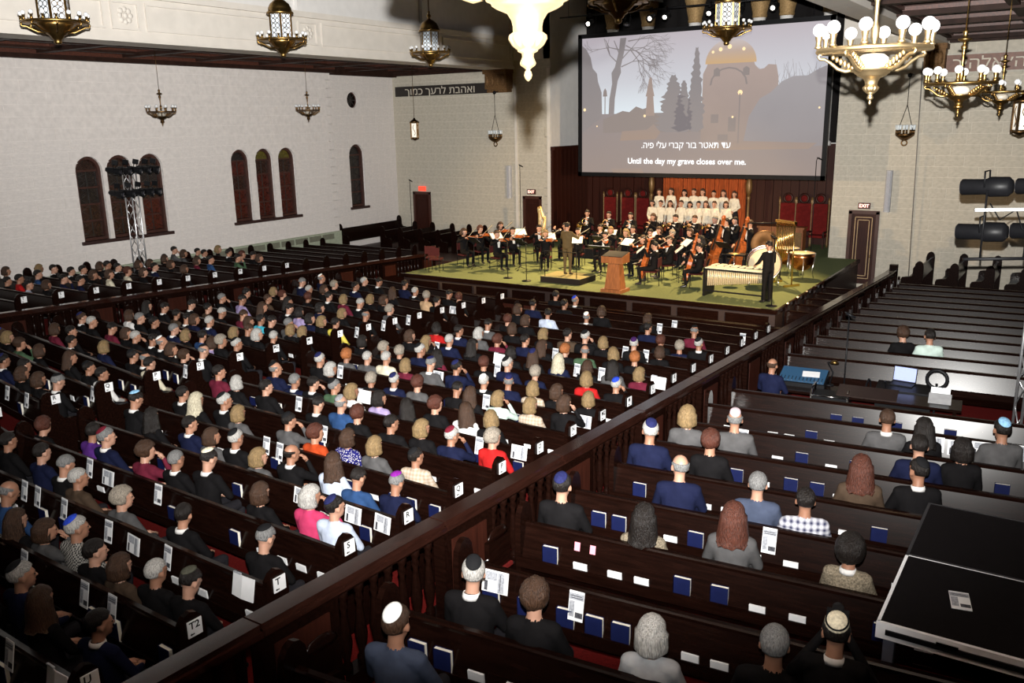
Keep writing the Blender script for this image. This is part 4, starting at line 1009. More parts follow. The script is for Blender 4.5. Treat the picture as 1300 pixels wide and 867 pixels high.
def hm(n, c, r=0.55): return M('hair_' + n, c, r, var=0.55, scale=26, stretch=(6, 6, 1.0), bump=0.9, spec=0.25)
HAIRC = dict(white=hm('white', (0.34, 0.325, 0.305)), grey=hm('grey', (0.15, 0.147, 0.145)), dark=hm('dark', (0.009, 0.0065, 0.0055), 0.4), brown=hm('brown', (0.042, 0.021, 0.012), 0.45), blonde=hm('blonde', (0.19, 0.125, 0.058), 0.45),
             ash=hm('ash', (0.24, 0.205, 0.165), 0.5), auburn=hm('auburn', (0.065, 0.020, 0.012), 0.45), ginger=hm('ginger', (0.28, 0.095, 0.03), 0.5), pale=hm('pale_blonde', (0.42, 0.375, 0.275), 0.5))
HCODE = {'w': ('short', 'white', 'white-haired person'), 'g': ('short', 'grey', 'grey-haired person'), 'd': ('short', 'dark', 'dark-haired person'), 'b': ('short', 'brown', 'brown-haired person'),
         'B': ('fringe', 'grey', 'bald-crowned person'), 'F': ('fringe', 'dark', 'balding dark-haired person'), 'l': ('bob', 'blonde', 'person with blonde bob'), 'L': ('long', 'blonde', 'person with long blonde hair'), 'X': ('long', 'pale', 'person with long pale hair'),
         'n': ('bob', 'brown', 'person with brown bob'), 'N': ('long', 'brown', 'person with long brown hair'), 'R': ('long', 'auburn', 'person with long auburn hair'), 'r': ('curly', 'auburn', 'person with auburn curls'), 'o': ('curly', 'ginger', 'person with ginger curls'),
         'k': ('bob', 'dark', 'person with dark bob'), 'K': ('long', 'dark', 'person with long dark hair'), 'c': ('curly', 'brown', 'person with brown curls'), 'W': ('bob', 'white', 'person with white bob'), 'G': ('curly', 'ash', 'person with ash curls'), 'A': ('afro', 'dark', 'person with a big dark afro')}
FEM = set('lLXnNRrokKcWGA')
def cl(n, c, r=0.85): return M('cloth_' + n, c, r, spec=0.06, var=0.12, scale=12, bump=0.15)
TOPS = {'k': (cl('black', (0.006, 0.0055, 0.006)), 'black'), 'n': (cl('navy', (0.007, 0.009, 0.028)), 'navy'), 'g': (cl('grey', (0.068, 0.066, 0.067)), 'grey'), 'G': (cl('light_grey', (0.36, 0.36, 0.37)), 'light grey'), 'w': (cl('white', (0.60, 0.585, 0.57)), 'white'),
        'r': (cl('red', (0.34, 0.012, 0.012)), 'red'), 'o': (cl('orange', (0.34, 0.045, 0.012)), 'orange'), 'p': (cl('pink', (0.40, 0.035, 0.10)), 'bright pink'), 'b': (cl('blue', (0.02, 0.05, 0.13)), 'blue'), 'l': (cl('pale_blue', (0.42, 0.47, 0.58)), 'pale blue'),
        'y': (cl('yellow', (0.60, 0.50, 0.08)), 'yellow'), 't': (cl('turquoise', (0.05, 0.36, 0.48)), 'turquoise'), 'u': (cl('purple', (0.07, 0.02, 0.15)), 'purple'), 'm': (cl('maroon', (0.10, 0.012, 0.025)), 'maroon'), 'e': (cl('green', (0.05, 0.09, 0.05)), 'green'),
        'c': (cl('cream', (0.55, 0.50, 0.38)), 'cream'), 'v': (cl('lavender', (0.28, 0.22, 0.38)), 'lavender'), 'T': (cl('tan', (0.40, 0.26, 0.15)), 'tan'), 'B': (cl('brown', (0.055, 0.036, 0.024)), 'brown'), 'q': (cl('mint', (0.45, 0.55, 0.50)), 'pale mint'), 's': (cl('slate', (0.045, 0.056, 0.09)), 'slate blue'),
        'z': (M('cloth_fur', (0.17, 0.14, 0.10), 0.95, var=0.5, scale=60, bump=0.8), 'fur-like tan'), 'h': (pattern('cloth_houndstooth', 'check', (0.03, 0.03, 0.03), (0.36, 0.34, 0.31), 55), 'houndstooth'), 'x': (pattern('cloth_plaid', 'plaid', (0.012, 0.015, 0.05), (0.55, 0.55, 0.6), 5.2), 'navy-white plaid'),
        'a': (pattern('cloth_tan_check', 'plaid', (0.30, 0.22, 0.15), (0.42, 0.36, 0.30), 6), 'tan checked'), 'f': (pattern('cloth_floral', 'spot', (0.012, 0.012, 0.10), (0.55, 0.52, 0.55), 45), 'speckled navy')}
KIPS = {'k': ('black', (0.008, 0.008, 0.009)), 'n': ('navy', (0.012, 0.014, 0.06)), 'w': ('white', (0.80, 0.80, 0.78)), 'b': ('bright blue', (0.02, 0.05, 0.42)), 'm': ('maroon', (0.12, 0.01, 0.02)), 'p': ('purple', (0.17, 0.012, 0.22)), 's': ('pale blue', (0.22, 0.42, 0.62)), 'g': ('grey', (0.20, 0.20, 0.21)),
        'y': ('dark patterned', (0.06, 0.06, 0.045)), 'c': ('cream', (0.62, 0.56, 0.42)), 'u': ('plum', (0.04, 0.012, 0.07)), 'i': ('pink-grey', (0.42, 0.33, 0.36)), 'j': ('knitted', (0.50, 0.46, 0.38))}
SKIN = [M('skin_%d' % i, c, 0.5, var=0.06, spec=0.4) for i, c in enumerate(((0.33, 0.165, 0.105), (0.38, 0.205, 0.14), (0.27, 0.13, 0.08)))]
TROU = M('cloth_dark_trousers', (0.014, 0.013, 0.016), 0.9); SHOEM = M('black_shoe_leather', (0.010, 0.009, 0.009), 0.35); EYEM = M('eye_dark', (0.02, 0.015, 0.012), 0.2); LIPM = M('lip_colour', (0.30, 0.08, 0.07), 0.5)
def capmat(c): return M('skullcap_' + c, KIPS[c][1], 0.8, spec=0.1, var=0.25 if c not in 'wk' else 0.05, scale=60)
COLLAR_MESH = MB().lathe([(0.060, -0.028), (0.074, -0.034), (0.072, -0.010), (0.066, 0.014), (0.060, 0.016), (0.057, -0.01)], 16).mesh('collar', BLACK)
def person(tpl, loc, rz, hair, hcol, cap=None, top=None, skin=None, collar=None, scale=1.0, label='', group=None, leg=None, capkind='n', capmats=None):
    t = T[tpl]
    o = place('person', t['mesh'], None, loc, (0, 0, rz), scale, [skin or SKIN[0], top, leg or TROU, SHOEM, top, EYEM, LIPM])
    tag(o, label, 'person', group)
    def head(nm, me, mats):
        c = place(nm, me, o, mats=mats); c.matrix_local = t['HM']; return c
    if collar is not None and collar is not top:
        q = place('collar', COLLAR_MESH, o, mats=[collar]); q.matrix_local = t['NM']
    if hair: head('hair', HAIR[hair], [HAIRC[hcol]])
    if cap or capmats: head('skullcap', CAP[capkind], capmats or [capmat(cap)] * 2)
    return o
HSET, KSET, TSET = 'w g d b B F l L X n N R r o k K c W G A'.split(), '- k n w b m p s g y c u i j'.split(), 'k n g G w r o p b l y t u m e c v T B q s z h x a f'.split()
PEOPLE = {
  'right_half': [
    (-1,-6.79,0.14,-0.00,2,0,1), (-1,-7.53,0.00,0.00,10,0,0), (-1,-8.10,0.14,0.02,0,1,1), (0,-6.78,0.00,-0.00,2,9,0), (0,-7.23,0.00,0.01,0,0,0), (0,-7.69,-0.10,-0.01,9,0,18),
    (0,-8.14,-0.10,0.00,2,0,0), (0,-8.76,0.06,-0.00,0,4,22), (0,-9.21,-0.10,-0.05,9,0,2), (0,-9.78,-0.10,-0.07,10,0,0), (0,-10.33,0.02,0.01,4,0,8), (1,-6.91,0.04,0.00,1,1,0),
    (1,-8.16,-0.06,-0.00,2,0,0), (1,-9.26,-0.10,-0.08,18,0,2), (1,-10.30,-0.06,-0.00,0,0,18), (1,-10.81,-0.02,0.00,1,0,0), (1,-11.57,0.14,0.00,2,0,1), (1,-12.50,0.14,0.01,2,0,0),
    (2,-6.84,0.08,0.01,2,2,9), (2,-7.30,0.10,0.01,17,0,7), (2,-7.98,-0.06,-0.00,9,0,0), (2,-9.32,0.12,0.01,2,10,0), (2,-9.85,0.06,0.00,1,0,0), (2,-10.35,-0.10,-0.01,16,0,13),
    (2,-11.34,-0.04,-0.00,1,5,1), (2,-11.80,-0.02,0.00,2,0,12), (2,-13.05,-0.10,-0.13,12,0,0), (3,-6.83,0.08,0.00,1,6,1), (3,-7.37,-0.06,-0.00,2,0,8), (3,-7.97,0.14,-0.00,10,0,9),
    (3,-8.71,0.06,0.01,5,0,0), (3,-9.17,-0.10,-0.07,6,0,2), (3,-9.85,0.06,0.00,0,1,0), (3,-10.33,0.00,-0.01,9,0,2), (3,-11.05,0.14,0.01,2,0,1), (3,-12.58,0.14,0.06,2,7,0),
    (4,-7.28,0.06,0.00,2,1,24), (4,-7.99,0.00,0.00,6,0,2), (4,-8.56,0.04,0.01,9,0,25), (4,-9.09,-0.10,-0.01,12,0,6), (4,-9.93,0.10,0.00,2,1,2), (4,-10.92,-0.04,-0.00,6,0,2),
    (4,-11.49,0.14,0.01,0,1,0), (4,-11.94,-0.08,0.00,8,0,0), (4,-12.64,0.14,0.00,2,0,0), (5,-6.73,0.14,0.01,18,0,5), (5,-7.37,-0.04,-0.00,0,5,1), (5,-7.93,-0.02,-0.01,6,0,0),
    (5,-8.48,-0.10,-0.04,2,0,0), (5,-9.21,-0.08,-0.00,12,0,0), (5,-9.79,0.14,0.02,4,8,8), (5,-10.25,-0.02,-0.00,2,0,0), (5,-11.64,0.14,0.02,2,0,0), (5,-12.48,0.14,0.01,17,0,0),
    (5,-12.93,0.14,0.13,2,0,13), (6,-7.32,-0.10,-0.01,6,0,0), (6,-7.88,0.00,0.00,10,0,4), (6,-8.49,0.00,0.00,12,0,0), (6,-9.05,-0.10,-0.09,15,0,0), (6,-9.64,-0.10,-0.02,14,0,16),
    (6,-10.29,-0.10,-0.02,6,0,4), (6,-10.84,0.02,0.01,1,1,14), (6,-11.30,-0.10,-0.00,2,0,0), (6,-11.75,-0.10,-0.06,1,0,1), (6,-12.54,0.14,0.01,4,1,1), (7,-6.71,0.14,0.06,9,0,0),
    (7,-7.26,0.00,-0.00,6,0,24), (7,-7.94,0.00,0.01,6,0,19), (7,-8.47,-0.06,-0.00,10,0,0), (7,-8.92,0.08,0.00,2,0,0), (7,-9.63,-0.10,-0.01,12,0,2), (7,-10.28,0.00,0.00,0,2,1),
    (7,-10.77,-0.10,-0.04,18,0,0), (7,-11.83,-0.10,-0.03,17,0,0), (7,-12.38,0.14,0.02,0,2,0), (8,-6.70,-0.04,-0.00,6,0,0), (8,-7.30,-0.08,-0.00,9,0,0), (8,-7.79,-0.10,-0.01,6,0,24),
    (8,-8.41,0.00,0.00,4,2,1), (8,-8.87,-0.10,-0.00,0,3,0), (8,-9.71,0.14,0.06,2,2,1), (8,-10.36,0.10,0.00,1,2,2), (8,-10.81,-0.06,-0.00,6,0,13), (8,-11.45,0.08,0.00,0,0,15),
    (8,-11.90,0.00,0.00,0,0,2), (8,-12.39,-0.10,-0.04,13,0,2), (9,-6.70,0.00,-0.00,0,4,0), (9,-7.29,-0.04,-0.00,6,0,5), (9,-8.41,-0.04,-0.01,18,0,1), (9,-9.13,0.08,0.00,0,1,1),
    (9,-9.66,0.00,-0.01,12,0,0), (9,-10.80,-0.10,-0.02,15,0,13), (9,-11.26,-0.06,-0.00,0,1,1), (9,-11.81,-0.10,-0.02,18,0,0), (9,-12.26,-0.10,-0.03,18,0,0), (10,-6.70,0.00,0.00,6,0,13),
    (10,-7.28,0.00,0.02,15,0,2), (10,-7.84,0.00,-0.03,9,0,0), (10,-8.50,0.00,-0.04,8,0,1), (10,-11.31,0.00,0.07,0,0,1), (10,-12.00,0.00,-0.03,7,0,0), (10,-12.45,0.00,0.00,9,0,0),
    (11,-7.29,0.00,0.02,13,0,0), (11,-7.79,0.00,-0.00,6,0,0), (11,-8.47,0.00,0.04,4,0,14), (11,-8.93,0.00,-0.02,13,0,0), (11,-9.51,0.00,-0.01,10,0,0), (11,-9.96,0.00,0.05,2,0,1),
    (11,-10.73,0.00,-0.05,12,0,13), (11,-11.22,0.00,0.08,17,0,2), (11,-12.50,0.00,-0.00,14,0,5), (12,-7.18,0.00,0.01,9,0,0), (12,-7.79,0.00,0.10,0,11,0), (12,-8.54,0.00,0.03,6,0,0),
    (12,-9.00,0.00,0.04,0,1,0), (12,-9.45,0.00,0.07,2,0,18), (12,-10.09,0.00,-0.01,6,0,0), (12,-10.97,0.00,0.01,9,0,0), (12,-11.73,0.00,0.04,2,0,2), (13,-6.70,0.00,0.07,0,1,0),
    (13,-7.15,0.00,-0.11,18,0,1), (13,-7.60,0.00,0.02,12,0,0), (13,-11.23,0.00,0.02,9,0,0), (13,-11.78,0.00,0.01,12,0,0), (14,-7.22,0.00,0.08,4,1,13), (14,-8.38,0.00,-0.01,2,0,1),
    (14,-11.22,0.00,0.11,2,0,9), (14,-12.12,0.00,0.09,9,0,0), (15,-8.84,0.00,0.10,9,0,0), (15,-10.16,0.00,0.08,9,0,0), (15,-10.61,0.00,-0.07,4,3,2), (15,-12.29,0.00,0.08,2,0,1),
    (16,-11.87,0.00,-0.06,2,0,0), (17,-12.08,0.00,-0.04,4,4,0), (17,-12.75,0.00,-0.01,2,0,0),
  ],
  'left_half': [
    (3,-15.00,-0.02,-0.01,1,1,0), (3,-15.45,-0.10,-0.00,9,0,0), (3,-16.26,-0.10,-0.02,9,0,0), (3,-16.72,0.12,0.01,2,0,0), (3,-17.49,0.00,-0.01,2,2,1), (4,-15.00,-0.10,0.00,2,0,4),
    (4,-18.04,-0.10,-0.06,9,0,0), (4,-19.19,-0.10,-0.08,16,0,14), (4,-19.76,-0.10,-0.01,6,0,0), (4,-20.22,-0.08,-0.00,9,4,0), (5,-15.00,-0.10,-0.04,2,0,15), (5,-15.45,-0.04,-0.00,4,1,0),
    (5,-15.90,0.00,-0.01,2,1,0), (5,-17.11,-0.08,0.00,6,0,1), (5,-18.71,-0.10,-0.13,2,0,0), (5,-19.19,0.12,-0.00,2,0,0), (5,-19.64,-0.10,0.00,9,0,13), (6,-15.00,0.08,0.00,4,1,0),
    (6,-15.45,-0.10,-0.10,16,0,0), (6,-15.90,-0.10,-0.07,9,0,0), (6,-16.44,-0.02,-0.00,4,3,0), (6,-17.01,-0.02,0.00,2,0,0), (6,-17.61,-0.10,-0.02,0,0,0), (6,-18.89,-0.10,-0.04,2,0,13),
    (6,-19.78,-0.10,-0.01,0,0,0), (7,-15.00,0.02,-0.00,0,1,0), (7,-15.45,-0.10,-0.01,18,0,0), (7,-15.90,-0.10,-0.11,9,0,16), (7,-16.35,-0.08,0.00,2,0,8), (7,-16.99,-0.10,-0.03,6,0,0),
    (7,-17.61,-0.10,-0.02,1,0,1), (7,-19.38,-0.02,-0.01,1,0,0), (7,-19.84,-0.10,-0.01,9,0,4), (8,-15.00,0.00,0.00,0,0,0), (8,-15.45,-0.10,-0.02,17,0,0), (8,-15.99,-0.06,-0.00,3,0,0),
    (8,-16.45,-0.10,-0.10,6,0,0), (8,-17.63,-0.04,-0.00,0,0,1), (8,-18.25,-0.10,-0.02,9,0,1), (8,-18.78,-0.10,-0.11,2,0,0), (8,-20.30,0.10,0.00,2,0,0), (9,-15.00,-0.08,-0.00,6,0,0),
    (9,-15.45,-0.10,-0.02,6,0,0), (9,-15.90,0.14,0.01,1,0,2), (9,-16.35,-0.10,-0.01,2,0,0), (9,-16.80,-0.04,-0.00,2,0,11), (9,-17.25,-0.10,-0.10,9,0,2), (9,-17.71,-0.04,-0.01,3,0,13),
    (9,-18.67,-0.10,-0.08,0,0,0), (9,-20.27,-0.08,-0.00,2,0,0), (10,-15.00,0.00,0.00,2,0,10), (10,-15.45,-0.08,-0.00,6,0,0), (10,-16.66,0.14,0.06,14,0,16), (10,-17.22,0.14,0.05,2,0,0),
    (10,-19.44,0.10,0.00,2,0,16), (10,-20.31,0.02,0.00,1,0,0), (11,-15.00,0.00,0.05,4,1,0), (11,-15.87,0.00,0.03,6,0,0), (11,-20.39,0.00,-0.02,2,0,0), (12,-15.00,0.00,0.06,18,0,2),
    (12,-16.32,0.00,-0.00,0,0,0), (12,-16.93,0.00,0.13,6,0,13), (12,-17.61,0.00,0.09,2,0,0), (12,-18.64,0.00,-0.07,12,0,0), (12,-19.91,0.00,-0.10,12,0,0), (12,-20.36,0.00,-0.02,6,0,0),
    (13,-16.26,0.00,-0.02,9,0,0), (13,-16.85,0.00,-0.02,6,0,0), (13,-19.02,0.00,0.06,9,0,0), (13,-19.80,0.00,-0.03,0,0,0), (13,-20.26,0.00,0.11,1,0,1), (14,-15.00,0.00,-0.03,2,0,0),
    (14,-15.45,0.00,0.10,18,0,17), (14,-16.92,0.00,0.07,10,0,0), (14,-18.62,0.00,0.01,2,0,1), (14,-19.69,0.00,-0.00,18,0,0), (14,-20.33,0.00,0.11,4,3,1), (15,-15.00,0.00,-0.01,12,0,0),
    (15,-15.45,0.00,0.04,2,0,0), (15,-16.85,0.00,-0.03,0,0,0), (15,-17.31,0.00,0.10,2,0,1), (15,-18.64,0.00,0.04,2,0,0), (15,-19.27,0.00,0.02,0,0,0),
  ],
  'left_side': [
    (3,-23.82,0.00,0.02,9,0,0), (3,-24.76,0.00,-0.11,2,0,9), (3,-25.22,0.00,0.04,2,0,5), (3,-25.91,0.00,-0.06,2,0,0), (4,-23.86,0.00,-0.01,2,0,1), (4,-24.80,0.00,-0.06,2,0,1),
    (4,-26.09,0.00,-0.03,2,0,8), (4,-27.90,0.00,-0.07,9,0,0), (5,-24.00,0.00,0.05,9,0,15), (5,-24.92,0.00,-0.09,9,0,0), (5,-25.37,0.00,0.11,2,0,0), (5,-26.03,0.00,0.01,2,0,0),
    (5,-27.01,0.00,-0.06,2,0,0), (5,-27.90,0.00,-0.10,6,0,2), (6,-23.82,0.00,0.03,9,0,0), (6,-24.64,0.00,-0.03,12,0,15), (6,-25.14,0.00,0.10,2,0,0), (6,-25.68,0.00,0.11,2,0,0),
    (6,-26.14,0.00,0.01,9,0,0), (7,-23.20,0.00,0.10,9,0,0), (7,-24.71,0.00,0.00,2,0,1), (7,-25.54,0.00,0.02,9,0,0), (8,-25.27,0.00,-0.06,9,0,0), (8,-26.46,0.00,-0.07,9,0,13),
    (9,-24.51,0.00,0.08,2,0,8), (9,-25.23,0.00,-0.02,9,0,13), (9,-27.05,0.00,-0.07,9,0,0), (10,-24.41,0.00,0.02,2,0,14), (10,-27.29,0.00,-0.01,9,0,2), (10,-27.90,0.00,0.07,2,0,2),
    (11,-24.41,0.00,-0.08,9,0,0), (11,-24.86,0.00,0.04,2,0,0), (11,-25.32,0.00,0.01,12,0,2), (11,-26.05,0.00,0.04,2,0,0), (11,-27.45,0.00,-0.05,2,0,0), (11,-27.90,0.00,-0.01,2,0,0),
    (12,-27.90,0.00,-0.08,6,0,0),
  ],
  'right_side': [
    (3,-3.94,0.10,0.01,3,3,20), (4,-1.50,0.06,-0.00,1,0,0), (4,-2.34,-0.10,-0.02,17,0,3), (4,-3.31,-0.10,0.00,16,0,0), (4,-3.98,0.02,-0.00,0,13,0), (6,-1.45,-0.10,-0.03,19,0,21),
    (6,-2.51,0.02,0.01,11,0,2), (6,-3.36,-0.10,-0.13,15,0,21), (6,-4.35,0.06,-0.00,2,2,0), (7,-2.09,-0.10,-0.03,2,0,23), (7,-2.62,0.04,0.01,1,0,20), (7,-3.50,0.06,0.01,4,0,1),
    (8,-1.22,0.14,0.02,2,1,0), (8,-1.78,-0.08,-0.00,11,0,18), (8,-3.54,0.06,0.00,12,0,0), (8,-4.31,0.02,-0.00,0,2,1), (9,-0.91,0.14,0.04,14,0,0), (9,-1.36,0.02,0.01,2,0,1),
    (9,-3.60,0.04,0.01,4,12,2), (9,-4.19,-0.10,-0.01,6,0,2), (10,-0.57,0.00,0.06,2,7,2), (10,-1.46,0.00,-0.05,15,0,0), (10,-1.91,0.00,0.02,3,0,2), (16,-2.30,0.00,-0.02,2,0,19),
    (16,-2.79,0.00,-0.02,16,0,0),
  ],
}
random.seed(31)
for sec, lo, hi, ks, want in (('right_half', -13.0, -8.6, range(-1, 12), 14), ('left_half', -21.0, -15.2, range(3, 13), 16)):
    added = 0
    for _ in range(4000):
        if added >= want: break
        k_ = random.choice(list(ks)); X_ = random.uniform(lo, hi)
        if all(q[0] != k_ or abs(q[1] - X_) > 0.56 for q in PEOPLE[sec]):
            PEOPLE[sec].append((k_, round(X_, 2), 0.0, random.uniform(-0.04, 0.04), random.choice((2, 2, 3, 9, 10, 14, 15)), random.choice((0, 0, 0, 1, 2)), random.choice((0, 0, 0, 1, 18)))); added += 1
random.seed(23)
WSHIRT = TOPS['w'][0]
WHERE = {'right_half': 'from the rail end, centre', 'left_half': 'from the middle aisle, left centre', 'left_side': 'from the left rail, left side pews', 'right_side': 'from the rail, right side pews'}
for sec, s in PEOPLE.items():
    seats = {}
    for k, X, dy, dz, hi, ki, ti in s:
        seats.setdefault(k, []).append((X, dy, dz, (HSET[hi], KSET[ki], TSET[ti])))
    for k, lst in seats.items():
        lst.sort(key=lambda q: -q[0] if sec != 'right_side' else q[0])
        for i, (X, dy, dz, code) in enumerate(lst):
            h, kp, tp = code
            if sec == 'right_side' and h == 'A' : continue
            x, y, z = seat_pos(sec, k, X, 0.28 + dy)
            sty, hc, hw = HCODE[h]; fem = h in FEM
            if fem: tpl = random.choice(('w0', 'w0', 'w0', 'w1', 'w1', 'w1', 'w2', 'w2', 'wf') if sec != 'right_side' else ('w0', 'w0', 'w2'))
            else: tpl = random.choice(('m0', 'm0', 'm0', 'm1', 'm1', 'm1', 'm2', 'm3', 'm3', 'mf') if sec != 'right_side' else ('m0', 'm0', 'm2'))
            if code == ('w', '-', 'k') and abs(X + 8.4) < 0.7 and k == 0: tpl = 'mu'
            aim = math.atan2(-(-14.0 - x), 30.0 - y) * 0.55          # bodies turn a little towards the stage
            if kp == '-': capm = None
            else: capm = kp
            ct = KIPS[kp][0] + ' skullcap, ' if kp != '-' else ''
            where = {'right_half': '%s, %s from the rail', 'left_half': '%s, %s from middle aisle', 'left_side': 'left pews, %s, %s in', 'right_side': 'right pews, %s, %s in'}[sec] % (row_name(sec, k).replace(' from the front', ''), ORD[i])
            lab = '%s, %sin %s, %s' % (hw, ct, TOPS[tp][1], where)
            person(tpl, (x, y, z + dz * 0.9), aim * random.uniform(0.6, 1.2), sty, hc, capm, TOPS[tp][0], random.choice(SKIN), WSHIRT if (not fem and random.random() < 0.55 and tp in 'kng') else None,
                   random.uniform(1.00, 1.07) if sec != 'right_side' else random.uniform(1.09, 1.14), lab, 'audience in the ' + SECT[sec]['what'], capkind='knit' if kp == 'j' else 'n', capmats=[capmat('k')] * 2 if kp == 'j' else None)

# ================================================================== STAGE FURNITURE
OAK = M('warm_oak', (0.20, 0.070, 0.022), 0.45, var=0.25, scale=5, stretch=(5, 5, 0.7))
REDV = M('red_velvet', (0.11, 0.008, 0.007), 0.9, var=0.2); DARKV = M('dark_maroon_seat', (0.045, 0.008, 0.008), 0.8)
GILT = M('gilt_wood', (0.15, 0.085, 0.03), 0.45, 0.3, var=0.3, scale=20)
CURT = M('orange_curtain', (0.30, 0.065, 0.018), 0.85, var=0.25, scale=8, stretch=(3, 3, 0.4))
k = MB(); n = 120; vs = []; fs = []
for i in range(n + 1):
    x = -16.1 + 3.8 * i / n; y = 37.0 + 0.09 * math.sin(i * 0.95) + 0.03 * math.sin(i * 2.3)
    for d in (0, 0.02): vs += [(x, y + d, STAGE + 0.01), (x, y + d, 5.35)]
for i in range(n):
    a = i * 4; fs += [(a, a + 4, a + 5, a + 1), (a + 2, a + 3, a + 7, a + 6)]
k.add(vs, fs, 0, True); tag(k.build('ark_curtain', CURT), 'pleated orange curtain glowing behind the choir', 'curtain')
for x, t in ((-16.45, 'left'), (-12.0, 'right')):
    c = empty('gilded_post', (x, 36.5, STAGE), 0, 'tall gilded turned post at the %s of the orange curtain' % t, 'post', 'gilded posts'); c.scale = (0.6, 0.6, 0.95)
    MB().lathe([(0.22, 0), (0.22, 0.3), (0.12, 0.4), (0.16, 0.7), (0.09, 0.9), (0.09, 1.9), (0.15, 2.0), (0.09, 2.1)], 14).build('shaft', GILT, c)
    MB().lathe([(0.09, 2.1), (0.20, 2.3), (0.24, 2.55), (0.16, 2.8), (0.05, 2.95), (0.08, 3.05), (0.02, 3.2)], 14).build('finial', GILT, c)
for i, x in enumerate((-18.55, -17.65, -16.9, -10.35, -9.7, -9.05)):
    c = empty('throne_chair', (x, 36.6, STAGE), 0, 'tall red-backed throne chair behind the orchestra, %s from the left' % ORD[i], 'chair', 'high backed throne chairs')
    MB().b2((-0.30, -0.05, 0.5), (0.30, 0.05, 1.75)).build('backrest', REDV, c)
    for s in (-1, 1):
        MB().lathe([(0.045, 0), (0.05, 0.1), (0.035, 0.5), (0.04, 1.7), (0.055, 1.85), (0.02, 2.0)], 8, c=(s * 0.345, 0, 0)).build('back_post', GILT, c)
        MB().b2((s * 0.3 - 0.03, -0.5, 0.0), (s * 0.3 + 0.03, -0.44, 0.6)).build('leg', WOODB, c)
        MB().b2((s * 0.3 - 0.035, -0.5, 0.6), (s * 0.3 + 0.035, 0.0, 0.66)).build('armrest', WOODB, c)
    MB().torus((0, -0.03, 1.95), 0.17, 0.05, 18, 8, axis='Y').build('crest', WOODB, c); MB().sphere((0, -0.03, 1.95), (0.14, 0.04, 0.14), 12, 8).build('medallion', REDV, c)
    MB().b2((-0.30, -0.5, 0.42), (0.30, 0.0, 0.52)).build('seat', REDV, c)
c = empty('carved_chest', (-10.2, 35.4, STAGE), 0, 'carved golden-brown chest behind the percussion', 'chest')
MB().b2((-0.9, -0.25, 0), (0.9, 0.25, 0.85)).build('body', OAK, c); MB().b2((-0.95, -0.28, 0.85), (0.95, 0.28, 0.92)).build('lid', OAK, c)
for q in range(5): MB().box((-0.72 + q * 0.36, -0.27, 0.42), (0.28, 0.04, 0.6)).build('panel', GILT, c)
# conductor's podium, rail, lectern
c = empty('podium', (-14.25, 25.05, STAGE), 0.0, 'low black box under the conductor', 'podium')
MB().b2((-0.75, -0.55, 0), (0.75, 0.55, 0.19)).build('box', M('podium_black', (0.012, 0.009, 0.008), 0.6), c); MB().b2((-0.75, -0.55, 0.19), (0.75, 0.55, 0.205)).build('top', M('podium_carpet', (0.22, 0.20, 0.10), 0.9), c)
k = MB(); k.tube([(-0.6, -0.5, 0.2), (-0.6, -0.5, 1.05), (0.6, -0.5, 1.05), (0.6, -0.5, 0.2)], 0.015, 6); k.build('safety_rail', BLACK, c)
c = empty('lectern', (-12.05, 24.15, STAGE), 0.0, 'warm oak lectern with flared pedestal at the stage front', 'lectern')
MB().b2((-0.36, -0.30, 0), (0.36, 0.30, 0.10)).build('base', OAK, c)
k = MB(); k.add([(-0.27, -0.2, 0.1), (0.27, -0.2, 0.1), (0.27, 0.2, 0.1), (-0.27, 0.2, 0.1), (-0.19, -0.13, 0.92), (0.19, -0.13, 0.92), (0.19, 0.13, 0.92), (-0.19, 0.13, 0.92)], [(0, 3, 2, 1), (4, 5, 6, 7), (0, 1, 5, 4), (1, 2, 6, 5), (2, 3, 7, 6), (3, 0, 4, 7)]); k.build('pedestal', OAK, c)
MB().prism([(-0.26, 0.92), (0.26, 0.92), (0.26, 1.22), (-0.26, 1.12)], -0.36, 0.36, 'X').build('desk_box', OAK, c)
MB().prism([(-0.26, 1.12), (0.26, 1.22), (0.26, 1.235), (-0.26, 1.135)], -0.34, 0.34, 'X').build('reading_top', BLACK, c)

def music_stand(x, y, rz, label, paper=True, z=STAGE, big=False):
    c = empty('music_stand', (x, y, z), rz, label, 'music stand', 'black music stands')
    MB().cyl((0, 0, 0.1), (0, 0, 0.98), 0.012, n=6).build('pole', BLACK, c)
    for q in range(3): MB().cyl((0, 0, 0.12), (0.28 * math.cos(q * 2.1), 0.28 * math.sin(q * 2.1), 0.01), 0.012, n=6).build('foot', BLACK, c)
    w_ = 0.45 if big else 0.27; Rm = Matrix.Rotation(R(-50 if not big else -70), 3, 'X')
    k = MB(); k.box((0, 0, 1.05), (w_ * 2, 0.012, 0.36), M4=Rm); k.build('desk', BLACK, c)
    if paper:
        k = MB(); k.box((0, 0, 0), (w_ * 1.75, 0.008, 0.32), M4=Rm); m = k.mesh('sheet_music', PAPER)
        d = Vector((0, 0.014, 0.014)); d = Rm @ Vector((0, -0.016, 0.0))
        p = place('sheet_music', m, None, Vector((x, y, z + 1.05)) + Matrix.Rotation(rz, 3, 'Z') @ d, (0, 0, rz)); tag(p, label.replace('black music stand', 'white sheet music on stand'), 'sheet music', 'sheet music')
